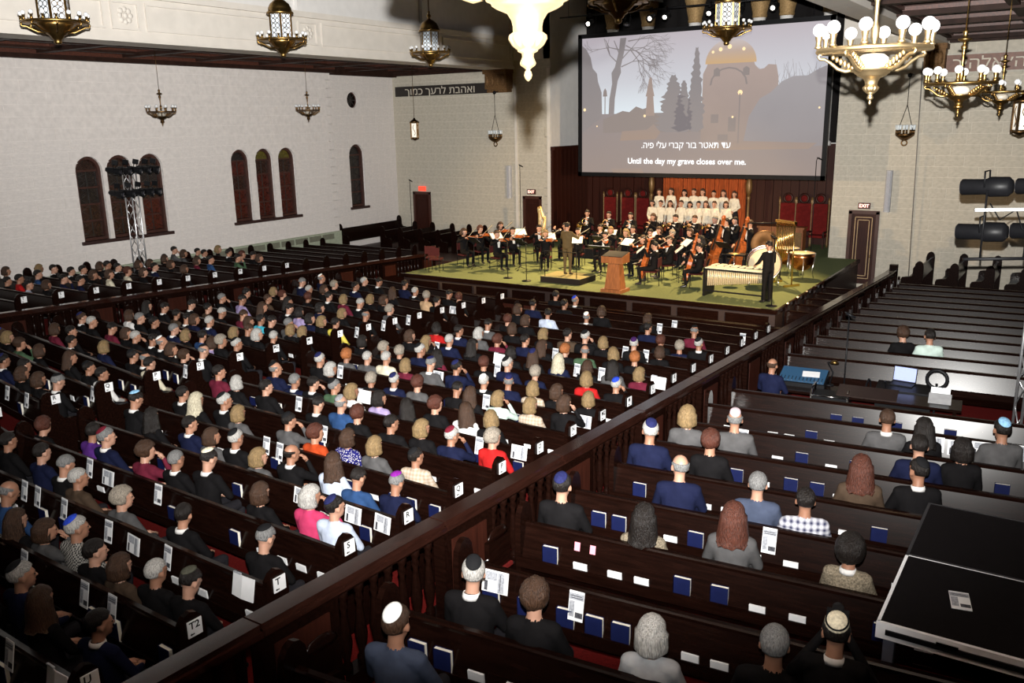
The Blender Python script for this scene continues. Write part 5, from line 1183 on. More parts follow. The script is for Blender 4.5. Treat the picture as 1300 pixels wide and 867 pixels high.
def player_chair():
    c = empty('orchestra_chair'); tag(c, 'orchestra chair', 'chair', 'orchestra chairs')
    MB().b2((-0.22, -0.14, 0.42), (0.22, 0.30, 0.46)).build('seat', DARKV, c); MB().b2((-0.21, -0.21, 0.60), (0.21, -0.18, 0.88)).build('backrest', DARKV, c)
    for sx in (-1, 1):
        for y0, y1, zt in ((-0.20, -0.18, 0.9), (0.27, 0.27, 0.42)): MB().cyl((sx * 0.2, y0 - 0.03, 0), (sx * 0.2, y1, zt), 0.012, n=6).build('leg', BLACK, c)
    return c
CHAIR = player_chair(); CH_USED = False
# ---- instruments
VARN = M('violin_varnish', (0.30, 0.075, 0.018), 0.25, var=0.3, scale=10, stretch=(3, 1, 1)); EBON = M('ebony', (0.012, 0.009, 0.008), 0.35); HORSE = M('bow_hair', (0.75, 0.72, 0.62), 0.6); SILVERK = M('silver_keys', (0.7, 0.7, 0.72), 0.25, 1.0, var=0.02); BRASS = M('instrument_brass', (0.75, 0.52, 0.18), 0.2, 1.0, var=0.05)
def fiddle(name, L, rib):
    """string instrument lying along +Y, belly up (+Z), scroll at +Y; L = body length"""
    c = empty(name); hw = [(0, .06), (.02, .15), (.08, .235), (.2, .27), (.3, .25), (.38, .19), (.46, .165), (.55, .175), (.62, .205), (.75, .225), (.88, .20), (.96, .13), (1, .05)]
    poly = [(a * L, b * L) for b, a in [(t, w_) for t, w_ in hw]] + [(-a * L, b * L) for b, a in reversed([(t, w_) for t, w_ in hw])]
    MB().prism([(p[0], p[1]) for p in poly], -rib, 0, 'Z').build('body', VARN, c); bd_ = c.children[0]
    MB().prism([(p[0] * 1.03, p[1] * 1.005) for p in poly], 0, rib * 0.12, 'Z').build('belly', VARN, bd_)
    nl = L * 0.62
    MB().b2((-L * .035, L * .95, -rib * .5), (L * .035, L + nl, rib * .10)).build('neck', VARN, c)
    MB().b2((-L * .04, L * .62, rib * .15), (L * .04, L + nl * .85, rib * .30)).build('fingerboard', EBON, c)
    MB().sphere((0, L + nl + L * .06, -rib * .1), (L * .05, L * .08, L * .07), 8, 6).build('scroll', VARN, c)
    MB().b2((-L * .05, L * .08, rib * .14), (L * .05, L * .32, rib * .28)).build('tailpiece', EBON, bd_); MB().b2((-L * .08, L * .44, rib * .12), (L * .08, L * .46, rib * .12 + L * .08)).build('bridge', OAK, bd_)
    return c
def bow(L):
    c = empty('bow'); MB().tube([(0, 0, 0), (0, L * .5, 0.012), (0, L, 0)], 0.006, 6).build('stick', EBON if L > 0.7 else VARN, c); MB().cyl((0, 0.03, -0.02), (0, L, -0.012), 0.004, n=4).build('hair', HORSE, c); MB().b2((-0.008, 0.0, -0.028), (0.008, 0.05, 0)).build('frog', EBON, c); return c
VIO = fiddle('violin', 0.36, 0.045); CEL = fiddle('cello', 0.76, 0.12); BAS = fiddle('double_bass', 1.10, 0.20); BOWV = bow(0.74); BOWC = bow(0.71)
_used = set()
def inst(proto, mat, label, cat, group):
    if proto.name in _used: o = copy_tree(proto)
    else: o = proto; _used.add(proto.name)
    o.matrix_world = mat; tag(o, label, cat, group); return o
def frame(origin, fwd, up):
    f = Vector(fwd).normalized(); u = Vector(up); u = (u - f * u.dot(f)).normalized(); r = f.cross(u)
    return Matrix(((r.x, f.x, u.x, origin[0]), (r.y, f.y, u.y, origin[1]), (r.z, f.z, u.z, origin[2]), (0, 0, 0, 1)))

# ---- players' poses
j = J_seat(); j.update(elL=(-0.27, 0.20, 0.80), wrL=(-0.30, 0.42, 1.02), haL=(-0.27, 0.45, 1.10), elR=(0.36, 0.16, 0.90), wrR=(0.20, 0.36, 1.04), haR=(0.14, 0.38, 1.05)); T['violin'] = figure('violinist', j, (R(28), R(-10), R(-10)), 0.175)
j = J_seat(); j.update(knL=(-0.24, 0.40, 0.51), knR=(0.24, 0.40, 0.51), anL=(-0.26, 0.34, 0.10), anR=(0.26, 0.34, 0.10), toL=(-0.28, 0.48, 0.045), toR=(0.28, 0.48, 0.045), elL=(-0.34, 0.12, 0.93), wrL=(-0.17, 0.24, 1.10), haL=(-0.11, 0.22, 1.14), elR=(0.34, 0.22, 0.82), wrR=(0.24, 0.44, 0.74), haR=(0.19, 0.48, 0.70)); T['cello'] = figure('cellist', j, (R(-10), R(-14), 0), 0.18)
j = J_seat(); j.update(elL=(-0.25, 0.10, 0.80), elR=(0.25, 0.10, 0.80), wrL=(-0.07, 0.26, 0.98), haL=(-0.02, 0.28, 1.03), wrR=(0.07, 0.30, 0.86), haR=(0.02, 0.33, 0.89)); T['wind'] = figure('wind_player', j, (0, R(-8), 0), 0.185)
j = J_seat(); j.update(elL=(-0.22, 0.20, 0.92), elR=(0.33, 0.12, 0.95), wrL=(0.05, 0.24, 1.08), haL=(0.12, 0.22, 1.12), wrR=(0.33, 0.22, 1.10), haR=(0.33, 0.20, 1.16)); T['flute'] = figure('flautist', j, (R(12), R(-6), 0), 0.175)
j = J_stand(); j.update(elL=(-0.30, 0.16, 1.22), elR=(0.31, 0.18, 1.24), wrL=(-0.26, 0.40, 1.28), wrR=(0.24, 0.42, 1.34), haL=(-0.22, 0.47, 1.31), haR=(0.20, 0.49, 1.38)); T['conduct'] = figure('conductor', j, (R(10), R(-8), 0), 0.20, girth=1.05)
T['choir'] = figure('chorister', J_stand(0.155), (0, R(-3), 0), 0.155, girth=0.86)
j = J_stand(0.155); j.update(wrL=(-0.07, 0.15, 0.98), wrR=(0.07, 0.15, 0.98), haL=(-0.01, 0.18, 0.95), haR=(0.01, 0.18, 0.95)); T['choir2'] = figure('chorister_b', j, (R(8), R(-3), 0), 0.155, girth=0.86, skirt=True)
j = J_stand(); j.update(elL=(-0.27, 0.10, 1.16), elR=(0.27, 0.10, 1.16), wrL=(-0.18, 0.32, 1.08), wrR=(0.18, 0.32, 1.08), haL=(-0.15, 0.40, 1.04), haR=(0.15, 0.40, 1.04)); T['perc'] = figure('percussionist', j, (0, R(-18), 0), 0.195, girth=1.08)
j = J_stand(); j.update(elL=(-0.34, 0.06, 1.36), wrL=(-0.20, 0.22, 1.52), haL=(-0.14, 0.24, 1.56), elR=(0.33, 0.16, 1.14), wrR=(0.26, 0.40, 0.96), haR=(0.22, 0.46, 0.92)); T['bassist'] = figure('bassist', j, (R(-8), R(-8), 0), 0.195)
TUX = cl('concert_black', (0.006, 0.0055, 0.006)); CPOS = Vector((-14.25, 25.1, 0))
ORCH = [  # x, y, height, instrument, hair code, look
 (-19.26, 26.06, 0, 'v', 'n'), (-19.22, 27.05, 0, 'v', 'r'), (-19.20, 28.40, 0, 'v', 'n'), (-17.74, 26.01, 0, 'v', 'b'), (-17.80, 27.15, 0, 'v', 'd'), (-17.30, 28.20, 0, 'v', 'd'), (-16.20, 26.85, 0, 'v', 'l'), (-16.75, 29.20, 0, 'f', 'd'), (-15.50, 28.00, 0, 'v', 'd'),
 (-15.25, 29.25, 0, 'w', 'd'), (-14.55, 28.75, 0, 'f', 'l'), (-14.05, 27.35, 0, 'v', 'd'), (-13.75, 28.35, 0, 'w', 'l'), (-13.95, 29.35, 0, 'w', 'd'), (-12.95, 28.70, 0, 'v', 'd'), (-12.46, 27.00, 0, 'v', 'n'), (-12.95, 29.45, 0, 'w', 'n'), (-12.15, 28.75, 0, 'v', 'G'),
 (-11.47, 25.75, 0, 'c', 'd'), (-11.55, 27.15, 0, 'v', 'b'), (-11.75, 29.40, 0, 'w', 'n'), (-10.70, 27.75, 0, 'c', 'K'), (-10.05, 26.00, 0, 'c', 'd'), (-10.35, 29.25, 0, 'B', 'd'), (-9.45, 29.05, 0, 'B', 'b'),
 (-16.50, 30.55, 1, 'h', 'd'), (-15.50, 30.45, 1, 'h', 'd'), (-14.55, 30.40, 1, 'w', 'd'), (-13.60, 30.35, 1, 'w', 'n'), (-12.70, 30.35, 1, 't', 'd'), (-11.95, 30.35, 1, 't', 'b'), (-11.20, 30.40, 1, 't', 'g'), (-10.45, 30.40, 1, 't', 'd')]
INAME = {'v': 'violinist', 'c': 'cellist', 'w': 'clarinettist', 'f': 'flautist', 'B': 'double bass player', 'h': 'horn player', 't': 'trumpeter'}
random.seed(5); ncount = {}
for (x, y, up, ins, hc) in ORCH:
    z = 1.82 if up else STAGE; rz = math.atan2(-(CPOS.x - x), CPOS.y - y) + random.uniform(-0.15, 0.15)
    if ins in 'vcf' and x < -15: rz += -0.25
    sty, hcol, hw = HCODE[hc]; fem = hc in FEM; ncount[ins] = ncount.get(ins, 0) + 1; nth = ORD[ncount[ins] - 1]
    tpl = {'v': 'violin', 'c': 'cello', 'w': 'wind', 'f': 'flute', 'B': 'bassist', 'h': 'wind', 't': 'wind'}[ins]
    desc = '%s %s from the left, %s' % (nth, INAME[ins], hw.replace('person with ', '').replace(' person', ''))
    shirt = WSHIRT if not fem else TUX
    pr = person(tpl, (x, y, z), rz, sty, hcol, None, TUX, SKIN[1], shirt, 1.05, desc + ' in concert black' + (' on the riser' if up else ''), 'orchestra players', leg=TUX)
    W = Matrix.Translation((x, y, z)) @ Matrix.Rotation(rz, 4, 'Z')
    if not fem:   # white shirt front
        up_ = 0.415 if ins == 'B' else 0.0; yb = 0.098 if ins != 'B' else 0.128
        MB().prism([(-0.055, 0.985 + up_), (0.055, 0.985 + up_), (0.03, 0.72 + up_), (-0.03, 0.72 + up_)], yb - 0.05, yb, 'Y').build('shirt_front', WSHIRT, pr)
    def at(v): return W @ Vector(v)
    def dirw(v): return W.to_3x3() @ Vector(v)
    if ins != 'B':
        o = CHAIR if not CH_USED else copy_tree(CHAIR); CH_USED = True
        o.location = (x, y, z); o.rotation_euler = (0, 0, rz); tag(o, 'red padded chair under the %s %s from the left' % (nth, INAME[ins]), 'chair', 'orchestra chairs')
    if ins == 'v':
        inst(VIO, frame(at((-0.055, 0.07, 1.085)), dirw((-0.62, 0.72, 0.02)), dirw((0.25, 0.2, 0.95))), 'violin under the chin of the %s violinist from the left' % nth, 'violin', 'violins')
        a = at((0.14, 0.38, 1.06)); b = at((-0.26, 0.20, 1.30)); inst(BOWV, frame(a, b - a, (0, 0, 1)), 'bow of the %s violinist from the left' % nth, 'bow', 'violin bows')
    elif ins == 'c':
        inst(CEL, frame(at((0, 0.46, 0.22)), dirw((-0.10, -0.24, 0.95)), dirw((0, 0.97, 0.25))), 'glossy red-brown cello held by the %s cellist from the left' % nth, 'cello', 'cellos')
        a = at((0.20, 0.50, 0.69)); b = at((-0.42, 0.56, 0.74)); inst(BOWC, frame(a, b - a, (0, 0, 1)), 'bow of the %s cellist from the left' % nth, 'bow', 'cello bows')
    elif ins == 'B':
        inst(BAS, frame(at((0.10, 0.58, 0.10)), dirw((-0.12, -0.22, 0.97)), dirw((0, 0.97, 0.25))), 'double bass leaning on the %s bassist' % nth, 'double bass', 'double basses')
    elif ins == 'w':
        k = MB(); k.tube([(0, 0.115, 1.125), (0, 0.20, 1.03), (0, 0.44, 0.74), (0, 0.46, 0.71)], [0.008, 0.014, 0.016, 0.034], 8)
        o = k.build('clarinet', EBON, None, (x, y, z), (0, 0, rz)); tag(o, 'black clarinet of the %s clarinettist from the left' % nth, 'clarinet', 'clarinets'); MB().tube([(0.012, 0.22, 1.02), (0.012, 0.40, 0.80)], 0.006, 5).build('keys', SILVERK, o)
    elif ins == 'f':
        k = MB(); k.tube([(-0.09, 0.125, 1.13), (0.48, 0.16, 1.10)], 0.012, 8); o = k.build('flute', SILVERK, None, (x, y, z), (0, 0, rz)); tag(o, 'silver flute of the %s flautist from the left' % nth, 'flute', 'flutes'); MB().tube([(0.1, 0.135, 1.14), (0.42, 0.155, 1.125)], 0.006, 5).build('keys', SILVERK, o)
    elif ins == 't':
        k = MB(); k.tube([(0, 0.12, 1.13), (0, 0.50, 1.06), (0, 0.58, 1.045), (0, 0.64, 1.035)], [0.008, 0.012, 0.025, 0.062], 10); o = k.build('trumpet', BRASS, None, (x, y, z), (0, 0, rz)); tag(o, 'brass trumpet of the %s trumpeter from the left' % nth, 'trumpet', 'trumpets')
        MB().tube([(0, 0.25, 1.105), (0, 0.25, 1.02), (0, 0.44, 0.985), (0, 0.44, 1.07)], 0.010, 6).build('tubing', BRASS, o)
        for q in range(3): MB().cyl((0, 0.30 + q * 0.03, 1.0), (0, 0.30 + q * 0.03, 1.13), 0.010, n=6).build('valve', BRASS, o)
    elif ins == 'h':
        k = MB(); k.torus((0.02, 0.24, 0.96), 0.13, 0.016, 22, 6, axis='Y'); o = k.build('french_horn', BRASS, None, (x, y, z), (0, 0, rz)); tag(o, 'brass french horn of the %s horn player from the left' % nth, 'horn', 'french horns')
        MB().tube([(0.10, 0.24, 0.86), (0.17, 0.16, 0.82), (0.24, 0.06, 0.80), (0.28, 0.0, 0.79)], [0.02, 0.045, 0.09, 0.15], 12).build('bell', BRASS, o); MB().tube([(0, 0.12, 1.13), (0.02, 0.22, 1.09)], 0.008, 6).build('mouthpiece', BRASS, o)
# conductor and percussionist
person('conduct', (-14.25, 25.0, STAGE + 0.205), 0.0, 'short', 'dark', None, M('cloth_olive_suit', (0.075, 0.052, 0.024), 0.8), SKIN[1], None, 1.0, 'conductor in a brown suit with back to the audience, arms raised', None, leg=M('cloth_olive_suit', (0.075, 0.052, 0.024), 0.8))
k = MB(); k.tube([(-14.25 + 0.17, 25.0 + 0.55, STAGE + 0.205 + 1.38), (-14.25 + 0.05, 25.0 + 0.85, STAGE + 0.205 + 1.52)], [0.008, 0.003], 6); tag(k.build('baton', PAPER), 'thin white baton in the conductor\'s right hand', 'baton')
person('perc', (-7.40, 24.55, STAGE), R(55), 'short', 'dark', None, TUX, SKIN[0], WSHIRT, 1.02, 'percussionist in black standing at the right end of the marimba', None, leg=TUX)
music_stand(-13.55, 26.05, PI, 'black music stand with wide score in front of the conductor', big=True)
for i, (x, y) in enumerate(((-18.6, 25.75), (-18.45, 27.0), (-18.3, 28.4), (-16.9, 26.2), (-16.6, 27.75), (-15.2, 27.3), (-14.6, 27.9), (-13.3, 27.6), (-12.1, 26.1), (-12.5, 27.9), (-11.0, 26.7), (-11.4, 28.3), (-10.1, 28.3), (-15.0, 29.6), (-13.2, 29.7), (-11.5, 29.75))):
    music_stand(x, y, math.atan2(-(CPOS.x - x), CPOS.y - y) + PI if i % 3 else PI * 0.9, 'black music stand among the players, %s from the left' % ORD[sorted([q[0] for q in ((-18.6,), (-18.45,), (-18.3,), (-16.9,), (-16.6,), (-15.2,), (-14.6,), (-13.3,), (-12.1,), (-12.5,), (-11.0,), (-11.4,), (-10.1,), (-15.0,), (-13.2,), (-11.5,))]).index(x)])

# ---- choir
random.seed(9)
WBL = cl('choir_white', (0.50, 0.46, 0.38)); SKR = cl('choir_black', (0.011, 0.010, 0.012))
FR = [-14.15, -13.79, -13.40, -12.95, -12.60, -12.26, -11.97, -11.64, -11.19]; BK = [-14.15, -13.65, -13.10, -12.71, -12.36, -11.92, -11.54, -11.11]
for row, (xs, y, z, hz) in enumerate(((FR, 31.5, 1.98, 3.50), (BK, 32.15, 2.30, 3.88))):
    for i, x in enumerate(xs):
        hc = random.choice('dnKkNbn'); sty, hcol, hw = HCODE[hc]; t = random.choice(('choir', 'choir2')); s = (hz - z + random.uniform(-0.03, 0.03)) / 1.62
        person(t, (x, y, z), PI + math.atan2(-(-13.5 - x), -8) * 0 + random.uniform(-0.15, 0.15), sty, hcol, None, WBL, SKIN[1], WBL, s, 'chorister in white shirt, %s row, %s from the left' % (('front', 'back')[row], ORD[i]), 'young choir in white shirts', leg=SKR)

# ---- percussion, harp
c = empty('marimba', (-8.45, 25.05, STAGE), R(-4), 'marimba with pale bars and resonator tubes at the stage corner', 'marimba')
for sx in (-1, 1):
    MB().b2((sx * 0.92 - 0.03, -0.36, 0.0), (sx * 0.92 + 0.03, 0.36, 0.84)).build('end_frame', BLACK, c)
for yy in (-0.34, 0.0, 0.34): MB().b2((-0.95, yy - 0.02, 0.80), (0.95, yy + 0.02, 0.84)).build('rail', BLACK, c)
BARM = M('pale_marimba_bar', (0.60, 0.60, 0.48), 0.35); TUBEM = M('pale_resonator', (0.55, 0.45, 0.30), 0.35, 0.3)
bar = MB().b2((-0.026, -0.17, 0), (0.026, 0.17, 0.022)).mesh('bar', BARM); tub = MB().lathe([(0.024, -0.42), (0.026, -0.42), (0.026, 0)], 8).mesh('resonator_tube', TUBEM)
for q in range(28):
    x = -0.86 + q * 0.0635
    o = place('bar', bar, c, (x, -0.17, 0.85), scale=(1, 1.25 - q * 0.018, 1)); place('resonator_tube', tub, c, (x, -0.19, 0.80), scale=(1, 1, 1.2 - q * 0.02))
    if q % 7 not in (2, 6): place('bar', bar, c, (x + 0.03, 0.17, 0.88), scale=(1, 1.15 - q * 0.015, 1)); place('resonator_tube', tub, c, (x + 0.03, 0.19, 0.80), scale=(1, 1, 1.1 - q * 0.02))
MB().b2((-0.92, -0.30, 0.14), (0.92, -0.26, 0.18)).build('stretcher', BLACK, c)
DRUMW = M('cream_drum_head', (0.62, 0.52, 0.36), 0.6, var=0.06); COPPER = M('copper_kettle', (0.52, 0.20, 0.08), 0.25, 1.0, var=0.12); DRUMS = M('drum_shell_red', (0.22, 0.05, 0.02), 0.3)
c = empty('bass_drum', (-8.35, 27.2, STAGE + 0.72), R(22), 'bass drum with cream head upright on its stand', 'drum')
Ry = Matrix.Rotation(PI / 2, 3, 'X')
MB().lathe([(0.50, -0.2), (0.51, 0.2)], 28, M4=Ry).build('shell', DRUMS, c); MB().lathe([(0.485, 0.2), (0.485, 0.215)], 28, M4=Ry).build('drum_head', DRUMW, c); MB().lathe([(0.485, -0.215), (0.485, -0.2)], 28, M4=Ry).build('drum_head', DRUMW, c)
for s in (-0.2, 0.2): MB().torus((0, s, 0), 0.515, 0.022, 30, 6, axis='Y').build('hoop', CHROME, c)
k = MB()
for sx in (-1, 1):
    for sy in (-1, 1): k.cyl((sx * 0.42, sy * 0.1, -0.25), (sx * 0.45, sy * 0.38, -0.70), 0.018, n=6)
k.build('stand', CHROME, c)
for i, (x, y) in enumerate(((-7.65, 29.0), (-8.4, 29.9))):
    c = empty('timpani', (x, y, STAGE), 0, 'copper kettledrum at the right of the stage, ' + ('nearer' if i == 0 else 'behind the other'), 'drum', 'kettledrums')
    MB().lathe([(0.12, 0.28), (0.26, 0.34), (0.36, 0.50), (0.40, 0.72), (0.41, 0.84)], 24).build('kettle', COPPER, c); MB().lathe([(0.40, 0.84), (0.40, 0.855)], 24).build('drum_head', DRUMW, c); MB().torus((0, 0, 0.85), 0.415, 0.018, 28, 6).build('hoop', CHROME, c)
    for q in range(4):
        a = q * PI / 2 + 0.4; MB().tube([(0.42 * math.cos(a), 0.42 * math.sin(a), 0.82), (0.34 * math.cos(a), 0.34 * math.sin(a), 0.25), (0.40 * math.cos(a), 0.40 * math.sin(a), 0.02)], 0.018, 6).build('leg', CHROME, c)
c = empty('tubular_bells', (-7.85, 27.65, STAGE), R(-35), 'tall rack of tubular bells with pale gilt frame', 'bells')
for sx in (-1, 1):
    MB().cyl((sx * 0.42, 0, 0.05), (sx * 0.42, 0, 2.0), 0.022, n=8).build('upright', BRASS, c); MB().b2((sx * 0.42 - 0.03, -0.3, 0), (sx * 0.42 + 0.03, 0.3, 0.06)).build('foot', BRASS, c)
MB().b2((-0.46, -0.05, 1.96), (0.46, 0.05, 2.04)).build('crossbar', BRASS, c)
for q in range(9): MB().cyl((-0.34 + q * 0.085, 0.0, 0.55 + 0.08 * q), (-0.34 + q * 0.085, 0.0, 1.95), 0.017, n=8).build('tube', BRASS, c)
c = empty('tam_tam', (-8.75, 28.45, STAGE), R(25), 'dark bronze tam-tam hanging in its frame', 'gong')
MB().lathe([(0.42, -0.02), (0.45, 0), (0.42, 0.02), (0.15, 0.03), (0.14, 0.02)], 28, M4=Ry, c=(0, 0, 1.15)).build('disc', M('aged_gong_bronze', (0.10, 0.055, 0.025), 0.55, 0.6), c)
for sx in (-1, 1):
    MB().cyl((sx * 0.55, 0, 0.04), (sx * 0.55, 0, 1.85), 0.02, n=6).build('upright', BLACK, c); MB().b2((sx * 0.55 - 0.03, -0.3, 0), (sx * 0.55 + 0.03, 0.3, 0.04)).build('foot', BLACK, c); MB().cyl((sx * 0.2, 0, 1.55), (sx * 0.2, 0, 1.84), 0.006, n=4).build('cord', BLACK, c)
MB().cyl((-0.57, 0, 1.84), (0.57, 0, 1.84), 0.02, n=6).build('crossbar', BLACK, c)
c = empty('cymbal', (-9.25, 27.0, STAGE), 0, 'thin cymbal on a chrome stand left of the bass drum', 'cymbal'); MB().lathe([(0.02, 1.02), (0.05, 1.03), (0.2, 1.0), (0.21, 0.995), (0.05, 1.02)], 20).build('disc', BRASS, c); MB().cyl((0, 0, 0.1), (0, 0, 1.03), 0.012, n=6).build('pole', CHROME, c)
for q in range(3): MB().cyl((0, 0, 0.3), (0.25 * math.cos(q * 2.1), 0.25 * math.sin(q * 2.1), 0.01), 0.010, n=5).build('leg', CHROME, c)
c = empty('percussion_table', (-9.6, 28.1, STAGE), 0, 'black cloth table of small percussion beside the basses', 'table'); MB().b2((-0.4, -0.25, 0.78), (0.4, 0.25, 0.82)).build('top', BLACK, c)
for sx in (-1, 1):
    for sy in (-1, 1): MB().cyl((sx * 0.36, sy * 0.21, 0), (sx * 0.36, sy * 0.21, 0.78), 0.015, n=5).build('leg', BLACK, c)
HGOLD = M('pale_gilt_harp', (0.62, 0.42, 0.18), 0.35, 0.3, var=0.1)
c = empty('harp', (-18.35, 30.2, STAGE), R(-40), 'tall pale gold concert harp in front of the dark door', 'harp')
MB().lathe([(0.09, 0), (0.075, 0.1), (0.055, 0.2), (0.05, 1.55), (0.075, 1.62), (0.085, 1.75), (0.06, 1.82)], 12, c=(-0.42, 0, 0)).build('column', HGOLD, c)
MB().tube([(-0.42, 0, 1.78), (-0.30, 0, 1.82), (-0.15, 0, 1.66), (0.0, 0, 1.44), (0.14, 0, 1.40), (0.26, 0, 1.46)], [0.05, 0.055, 0.05, 0.045, 0.05, 0.06], 8).build('neck', HGOLD, c)
MB().tube([(-0.36, 0, 0.12), (0.0, 0, 0.78), (0.28, 0, 1.42)], [0.15, 0.10, 0.05], 10).build('soundboard', HGOLD, c); MB().b2((-0.55, -0.16, 0), (-0.15, 0.16, 0.12)).build('base', HGOLD, c)
k = MB()
for q in range(14): x = -0.34 + q * 0.042; k.cyl((x, 0, 0.22 + (x + 0.34) * 1.9), (x - 0.02, 0, 1.80 - 0.42 * (x + 0.34)), 0.003, n=3)
k.build('strings', HORSE, c)

# ---- microphones
def mic_stand(x, y, z, h, label, boom=0.0, foot=True):
    c = empty('microphone_stand', (x, y, z), 0, label, 'microphone', 'microphone stands')
    MB().cyl((0, 0, 0.02), (0, 0, h), 0.014, n=6).build('pole', BLACK, c)
    MB().lathe([(0.16, 0), (0.16, 0.02), (0.03, 0.04)], 14).build('base', BLACK, c)
    MB().tube([(0, 0, h), (boom * 0.5 - 0.05, 0, h + 0.08), (boom - 0.12, -0.05, h + 0.12)], [0.012, 0.012, 0.012], 6).build('clip', BLACK, c)
    MB().tube([(boom - 0.10, -0.04, h + 0.10), (boom + 0.06, 0.0, h + 0.02)], [0.03, 0.02], 8).build('microphone', BLACK, c)
mic_stand(-16.37, 24.6, STAGE, 1.25, 'left of two slim microphone stands at the stage front edge'); mic_stand(-15.49, 24.4, STAGE, 1.25, 'right of two slim microphone stands at the stage front edge')
mic_stand(-21.4, 33.3, floor_s(30), 4.15, 'very tall microphone stand by the door behind the harp', 0.1); mic_stand(-27.55, 33.0, floor_s(30), 3.4, 'tall microphone stand in front of the far left door', 0.1)
mic_stand(-8.05, 31.6, STAGE, 3.7, 'tall microphone stand against the lower right corner of the screen', 0.15); mic_stand(-7.15, 24.2, STAGE, 1.9, 'dark stand at the right front corner of the stage')
for i, x in enumerate((-19.9, -19.5)):
    c = empty('folding_chair', (x, 24.9 - i * 0.3, STAGE), 0.4, 'empty folding chair at the left corner of the stage, ' + ('left' if i == 0 else 'right'), 'chair', 'empty chairs on stage')
    for ch in CHAIR.children: o = ch.copy(); COL.objects.link(o); o.parent = c

# ================================================================== SCREEN
SX0, SX1, SZ0, SZ1, SY = -17.85, -8.12, 4.57, 9.85, 32.6
SW, SH = SX1 - SX0, SZ1 - SZ0
sc_ = empty('projection_screen', (SX0, SY, SZ0), 0, 'large projection screen showing a domed building at dusk with subtitles', 'screen')
k = MB()
for lo, hi in (((-0.16, -0.16), (0, SH + 0.16)), ((SW, -0.16), (SW + 0.16, SH + 0.16)), ((-0.16, -0.16), (SW + 0.16, 0)), ((-0.16, SH), (SW + 0.16, SH + 0.16))): k.b2((lo[0], -0.06, lo[1]), (hi[0], 0.06, hi[1]))
k.build('frame', BLACK, sc_); MB().b2((-0.1, 0.02, -0.1), (SW + 0.1, 0.05, SH + 0.1)).build('backing', BLACKCLOTH, sc_)
def emis(name, c0, c1=None, c2=None, vert=True, noise_s=0.0, pos=None):
    m = bpy.data.materials.new('screen_' + name); m.use_nodes = True; nt = m.node_tree; b = nt.nodes['Principled BSDF']; b.inputs['Base Color'].default_value = (0.06, 0.06, 0.06, 1); b.inputs['Roughness'].default_value = 0.9
    b.inputs['Emission Strength'].default_value = 1.0
    tc = nt.nodes.new('ShaderNodeTexCoord'); sp = nt.nodes.new('ShaderNodeSeparateXYZ'); nt.links.new(tc.outputs['Generated'], sp.inputs[0])
    nz = nt.nodes.new('ShaderNodeTexNoise'); nz.inputs['Scale'].default_value = noise_s or 3.0; nt.links.new(tc.outputs['Object'], nz.inputs['Vector'])
    ad = nt.nodes.new('ShaderNodeMath'); ad.operation = 'MULTIPLY_ADD'; ad.inputs[1].default_value = 0.35 if noise_s else 0.0; ad.inputs[2].default_value = -0.17 if noise_s else 0.0
    nt.links.new(nz.outputs['Fac'], ad.inputs[0]); a2 = nt.nodes.new('ShaderNodeMath'); a2.operation = 'ADD'; nt.links.new(sp.outputs['Z' if vert else 'X'], a2.inputs[0]); nt.links.new(ad.outputs[0], a2.inputs[1])
    rp = nt.nodes.new('ShaderNodeValToRGB'); rp.color_ramp.elements[0].color = c0 + (1,); rp.color_ramp.elements[1].color = (c1 or c0) + (1,)
    if pos: rp.color_ramp.elements[0].position = pos[0]
    if c2: e = rp.color_ramp.elements.new(pos[1] if pos else 0.5); e.color = c1 + (1,); rp.color_ramp.elements[-1].color = c2 + (1,)
    nt.links.new(a2.outputs[0], rp.inputs['Fac']); nt.links.new(rp.outputs['Color'], b.inputs['Emission Color']); return m
LAY = [0.0]
def pic(name, polys, mat):
    LAY[0] += 0.0025; k = MB()
    for p in polys: k.prism([(u * SW, v * SH) for u, v in p], -0.001 - LAY[0], 0.0 - LAY[0] + 0.001, 'Y')
    return k.build(name, mat, sc_)
SKY = emis('sky', (0.66, 0.74, 0.80), (0.55, 0.56, 0.61), (0.45, 0.40, 0.44), pos=(0.45, 0.66)); TREE = emis('tree', (0.215, 0.19, 0.195)); GRND = emis('ground', (0.26, 0.20, 0.18), (0.23, 0.195, 0.20), noise_s=1.2)
BLD = emis('building', (0.27, 0.205, 0.18), (0.36, 0.27, 0.24), noise_s=1.5); DOME = emis('dome', (0.55, 0.34, 0.15), (0.45, 0.33, 0.26), (0.52, 0.46, 0.46)); BUSH = emis('bush', (0.24, 0.215, 0.225), (0.31, 0.285, 0.30), noise_s=1.0)
GLINT = emis('lamp_glint', (1.2, 0.85, 0.45)); SHADE = emis('window_shade', (0.22, 0.18, 0.17)); WARM = emis('warm_patch', (0.30, 0.21, 0.165), (0.27, 0.205, 0.18), noise_s=2.0); WHITEL = emis('subtitle', (1.25, 1.25, 1.25)); MIN = emis('minaret', (0.30, 0.22, 0.19))
pic('sky', [[(0, 0), (1, 0), (1, 1), (0, 1)]], SKY)
random.seed(3)
br = []
def branch(u, v, a, L, w_, d):
    if d == 0 or L < 0.012: return
    u2, v2 = u + math.cos(a) * L * 0.56, v + math.sin(a) * L
    if not (0.005 < u2 < 0.62 and v2 < 0.995): return
    nx, ny = -math.sin(a) * w_ * 0.56, math.cos(a) * w_; br.append([(u - nx, v - ny), (u + nx, v + ny), (u2 + nx * 0.7, v2 + ny * 0.7), (u2 - nx * 0.7, v2 - ny * 0.7)])
    for q in range(random.choice((2, 2, 3))): branch(u2, v2, a + random.uniform(-0.75, 0.75) - 0.10, L * random.uniform(0.62, 0.9), w_ * 0.68, d - 1)
